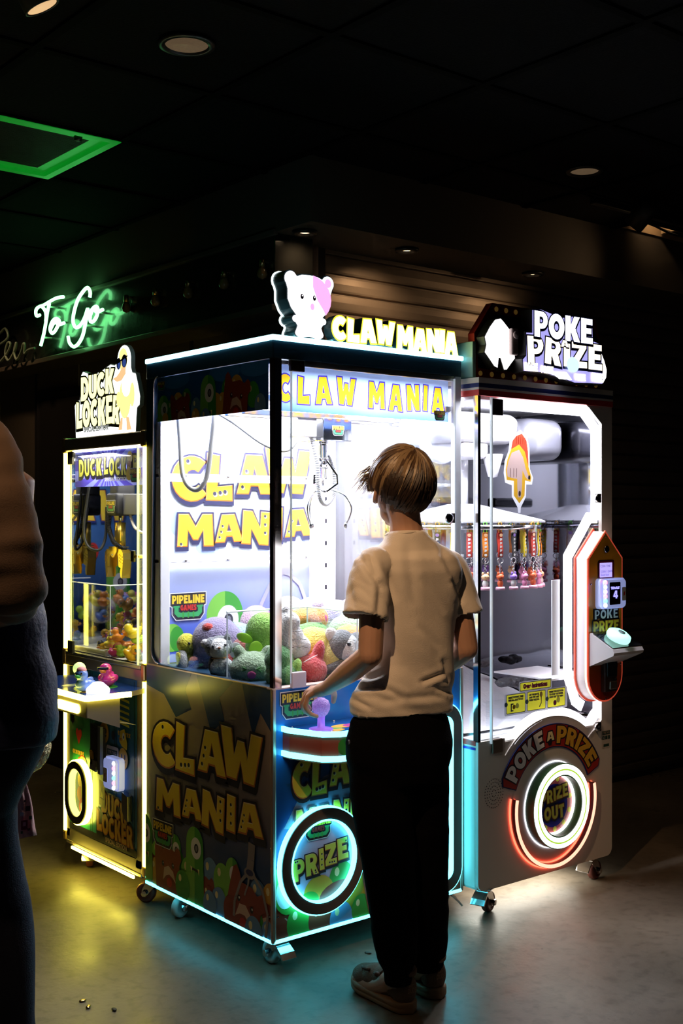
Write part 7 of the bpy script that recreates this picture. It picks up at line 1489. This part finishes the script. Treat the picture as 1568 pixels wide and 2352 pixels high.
# hair
HB_ = [mat('hair_brown', (.085, .048, .026), .45), mat('hair_dark', (.028, .016, .010), .5), mat('hair_light', (.26, .18, .10), .42)]
Rr = random.Random(5); cap = MB(); HO = V3(0, -.010, .022)
pole = V3(.012, -.050, .085).normalized()
ax = pole.cross(V3(0, 1, 0)).normalized(); ay = ax.cross(pole).normalized()
def hsurf(d, lift=1.0):
    r = V3(.087, .102, .098); return HO+V3(d.x*r.x, d.y*r.y, d.z*r.z)*lift
def hairline(d):  # lowest z allowed for a direction (local)
    if d.y > .55: return .045-.012*math.sin(d.x*9)
    if d.x < -.72 and d.y > -.25: return .000
    if d.x > .6: return -.045
    return -.102 if d.y < -.40 else ((-.050 if d.x > 0 else -.034) if d.y < .05 else .006)
nb = 40
V = []; F = []; rows = 22
for i in range(rows):
    ph = math.radians(2+128*i/(rows-1))
    for k in range(nb):
        th = 2*math.pi*k/nb; d = (pole*math.cos(ph)+(ax*math.cos(th)+ay*math.sin(th))*math.sin(ph)).normalized(); p = hsurf(d, .965)
        hz = hairline(d); 
        if p.z < hz: p = p.lerp(HO, .0); p.x *= .93; p.y = p.y*.93; p.z = max(p.z, hz-.01)
        V.append(HC+Rh @ p)
for i in range(rows-1):
    for k in range(nb): F.append((i*nb+k, (i+1)*nb+k, (i+1)*nb+(k+1) % nb, i*nb+(k+1) % nb))
cap.add(V, F, HB_[1], True)
for s in range(2300):
    th = Rr.uniform(0, 2*math.pi); clump = noise.noise(V3(math.cos(th)*4, math.sin(th)*4, s % 7))
    ph0 = math.radians(Rr.choice([2, 4, 10, 20, 32, 48, 62, 76])+Rr.uniform(-4, 4)); pts = []; rr = []
    ph1 = ph0+math.radians(Rr.uniform(38, 62)); sw = Rr.uniform(-.10, .10)+.12*math.sin(th*3); lift = .985+Rr.uniform(.0, .07)+.05*clump
    ln = 8
    for k in range(ln):
        f = k/(ln-1); ph = ph0+(ph1-ph0)*f; t2 = th+sw*f
        d = (pole*math.cos(ph)+(ax*math.cos(t2)+ay*math.sin(t2))*math.sin(ph)).normalized(); p = hsurf(d, lift+.02*math.sin(f*3.1)-(.03*f if d.y < -.3 and d.z < -.3 else 0))
        if p.z < hairline(d)-.012: break
        if d.y > .4 and f > .6: p += V3(Rr.uniform(-.004, .002), .006, .0)
        pts.append(HC+Rh @ p); rr.append(.0030*(1-.72*f)+.0004)
    if len(pts) < 3: continue
    c_ = 0 if clump < .12 else 2
    if Rr.random() < .35: c_ = 1 if pts[-1].z < HC.z+.0 else (0 if Rr.random() < .5 else 2)
    if pts[-1].z < HC.z-.02: c_ = 1
    cap.tube(pts, rr, HB_[c_], 4, caps=False)
# wispy fringe sweeping out over the forehead on the left
for s in range(170):
    x = Rr.uniform(-.078, .03); z = .004+Rr.uniform(-.015, .03)
    p0 = V3(x, .030+Rr.uniform(-.03, .01), z+.028); L = Rr.uniform(.02, .042)
    L *= 1.15; pts = [p0, p0+V3(-L*.25, L*.5, .004), p0+V3(-L*.6, L*.85, -.006), p0+V3(-L*.95, L*1.05, -.022-Rr.uniform(0, .014))]
    cap.tube([HC+Rh @ p for p in pts], [.0017, .0014, .001, .0004], HB_[Rr.choice([0, 2, 2])], 4, caps=False)
cap.build('hair', boy)

# ------------------------------------------------------------------ the grown-up at the picture's edge
man = thing('person', 'adult in a tan long-sleeved top and navy vest, arms folded, cut off by the edge', 'person', csp(-90, 2352, 2.6)*1)
man.location.z = 0
MS = mat('tan_jersey_sleeve', (.30, .20, .135), .85, bump=.12, bs=300, sheen=.15); MV = mat('navy_quilted_vest', (.022, .03, .10), .6, bump=.2, bs=90); MT = mat('dark_denim', (.014, .018, .045), .8, bump=.25, bs=300)
D_ = 2.6; c0 = lambda px, py, d=0: csp(px, py, D_+d)
mh = MB(); HM = c0(-110, 880); mh.ball(HM, (.078, .095, .115), SK, None, 20, 14).ball(HM+V3(.03, .04, -.07), (.05, .05, .05), SK).tube([HM, c0(-110, 1040)], .06, SK, 14).ball(HM+V3(.055, .075, -.02), .015, SK)
limb(mh, [c0(-48, 1060, -.12), c0(24, 1360, -.15), c0(-60, 1392, -.08), c0(-170, 1380, -.04)], [.05, .045, .035, .028], SK)
for k in range(4): limb(mh, [c0(-170, 1380, -.04), c0(-195-4*k, 1365+14*k, -.03), c0(-222-3*k, 1362+16*k, -.02)], [.014, .009, .008], SK)
limb(mh, [c0(-175, 1385, -.05), c0(-190, 1350, -.06), c0(-205, 1335, -.06)], [.013, .01, .008], SK)
loft(mh, [(c0(-100, 1750), .15, .1, -.6), (c0(-100, 1400), .15, .1, -.6), (c0(-100, 1100), .17, .1, -.6), (c0(-105, 1030), .08, .07, -.6)], SK)
for P_ in ((c0(-60, 1750), c0(5, 2150, .07), c0(32, 2560, .07)), (c0(-130, 1750), c0(-94, 2150), c0(-85, 2560))): limb(mh, list(P_), [.05, .035, .03], SK)
remesh('body', mh, .008, 2, man, None, SK)
mb = MB(); loft(mb, [(c0(-62, 1702), .178, .14, -.62), (c0(-60, 1650), .186, .145, -.62), (c0(-62, 1600), .182, .14, -.62), (c0(-72, 1480), .172, .13, -.62), (c0(-84, 1380), .170, .13, -.62), (c0(-92, 1200), .155, .12, -.62), (c0(-98, 1080), .142, .11, -.62), (c0(-104, 1015), .10, .08, -.62), (c0(-106, 985), .075, .07, -.62)], MV, 32)
vest = remesh('vest', mb, .008, 4, man, lambda c, n_: .010*noise.noise(V3(c.x*7, c.y*7, c.z*14)), MV)
mb = MB(); P_ = smooth_path([c0(-48, 1030, -.12), c0(-18, 1120, -.15), c0(8, 1230, -.16), c0(24, 1330, -.16), c0(28, 1375, -.14)], 6); mb.tube(P_, [.074+.002*math.sin(i) for i in range(len(P_))], MS, 22).ball(P_[0], .074, MS).ball(P_[-1], (.062, .062, .058), MS)
mb.tube(smooth_path([c0(26, 1372, -.13), c0(-30, 1395, -.10), c0(-120, 1390, -.06)], 6), [.057, .056, .055, .054, .052, .05, .05, .05, .048, .046, .045, .044, .044], MS, 20)
remesh('sleeve', mb, .007, 4, man, lambda c, n_: .008*noise.noise(V3(c.x*6, c.y*6+c.z*9, c.z*22)), MS)
mb = MB(); loft(mb, [(c0(-78, 1870), .10, .09, -.62), (c0(-78, 1790), .142, .12, -.62), (c0(-70, 1715), .160, .13, -.62), (c0(-60, 1640), .15, .12, -.62)], MT, 30)
mb.tube(smooth_path([c0(-48, 1790, .05), c0(-40, 1950, .06), c0(-6, 2090, .07), c0(10, 2240, .07), c0(22, 2400, .07), c0(26, 2600, .07)], 5), [.085-.0012*i for i in range(26)], MT, 22)
mb.tube(smooth_path([c0(-110, 1820), c0(-100, 2000), c0(-90, 2200), c0(-85, 2400), c0(-85, 2600)], 5), [.088-.0014*i for i in range(21)], MT, 22)
remesh('trousers', mb, .008, 4, man, lambda c, n_: .010*noise.noise(V3(c.x*8, c.y*8, c.z*10)), MT)
for px, d in ((32, .07), (-85, 0)):
    p = c0(px, 2352, d); p.z = 0; MB().box((p.x-.045, p.y-.08, .0), (p.x+.05, p.y+.20, .075), mat('dark_boot', (.03, .025, .02), .6), .03, 4).build('shoe', man)
mb = MB(); hp_ = HM+V3(0, -.01, .03)
mb.ball(hp_, (.086, .100, .100), HB_[1], None, 20, 14).build('hair', man)
# what hangs beside the grown-up
CLO = mat('pink_print_cloth', (.78, .42, .40), .8, bump=.2, bs=150)
d2_ = 2.85; q_ = lambda px, py, d=0: csp(px, py, d2_+d)
bag = MB(); G2_ = []
for i in range(9):
    f = i/8; py = 1800+128*f
    for j in range(9):
        g_ = j/8; px = (22+18*f)+(36+12*f)*g_+3*math.sin(f*5); G2_.append((px, py, .03*math.sin(g_*3.1)+.008*math.sin(g_*14+f*3)))
V = [q_(a, b-(j_ % 9)*1.2, -c) for j_, (a, b, c) in enumerate(G2_)]+[q_(a, b-(j_ % 9)*1.2, .02+c*.5) for j_, (a, b, c) in enumerate(G2_)]
F = []
for i in range(8):
    for j in range(8):
        a = i*9+j; F += [(a, a+9, a+10, a+1), (81+a, 81+a+1, 81+a+10, 81+a+9)]
for j in range(8): F += [(j, j+1, 81+j+1, 81+j), (72+j, 81+72+j, 81+72+j+1, 72+j+1)]
for i in range(8): F += [(i*9, 81+i*9, 81+i*9+9, i*9+9), (i*9+8, i*9+17, 81+i*9+17, 81+i*9+8)]
bag.add(V, F, CLO, True)
bg = bag.build('cloth_bag'); tag(bg, 'pink printed cloth bag hanging behind the adult at the picture edge', 'bag')  # pink garment cloth, given a made-up bag shape and strap
mb = MB()
def qd(px, py, w_, h_, m, o=-.042):
    P_ = [q_(px+a*w_, py+b*h_-a*w_*.12, o) for a, b in ((-.5, .5), (.5, .5), (.5, -.5), (-.5, -.5))]; mb.add(P_, [(0, 1, 2, 3)], m)
qd(56, 1895, 15, 22, mat('print_burgundy', (.25, .01, .04), .6)); qd(56, 1893, 7, 9, mat('print_heart_pink', (.8, .35, .4), .6), -.0425); qd(64, 1857, 11, 12, mat('print_brown_cloth', (.12, .05, .03), .6)); qd(57, 1840, 4, 5, mat('print_brown_cloth')); qd(70, 1878, 7, 8, mat('print_leaf_cloth', (.03, .12, .05), .6)); qd(50, 1870, 8, 8, mat('print_white_cloth', (.8, .75, .75), .6)); qd(66, 1905, 6, 5, mat('print_brown_cloth')); qd(50, 1912, 5, 6, mat('print_leaf_cloth'))
mb.build('cloth_print', bg)
MB().tube([q_(40, 1802), q_(20, 1700), q_(-5, 1600, -.1)], .006, CLO, 8).build('strap', bg)
SEQ = mat('gold_sequins', (.55, .42, .22), .25, .9, bump=1, bs=260, var=.8, vs=220)
mb = MB(); mb.ball(q_(74, 1722, .12), (.048, .035, .060), SEQ, R3(0, 25, 0)); sq = remesh('sequin_pouch', mb, .004, 2, None, lambda c, n_: .003*noise.noise(c*160), SEQ); tag(sq, 'gold sequinned pouch showing past the adult\'s hip', 'pouch')
MB().tube([q_(70, 1695, .12), q_(44, 1640, .05), q_(0, 1560, -.1)], .004, SEQ, 6).build('strap', sq)
# bits on the floor
for k, (px, py) in enumerate([(190, 2298), (203, 2312), (262, 2318), (845, 2188)]):
    p = on(2, .003, px, py); mb = MB().ball(p, (.012, .007, .003), [mat('foil_scrap', (.7, .5, .2), .2, 1), mat('foil_scrap'), mat('dark_crumb', (.03, .03, .02), .6), mat('dark_crumb')][k], R3(0, 0, 40*k), 10, 6)
    tag(mb.build('floor_scrap'), ['small shiny scrap on the floor, left one of the pair near the bottom', 'small shiny scrap on the floor, lower one of the pair near the bottom', 'dark crumb on the yellow-lit floor near the bottom', 'dark crumb on the floor beside the boy\'s left shin'][k], 'scrap')
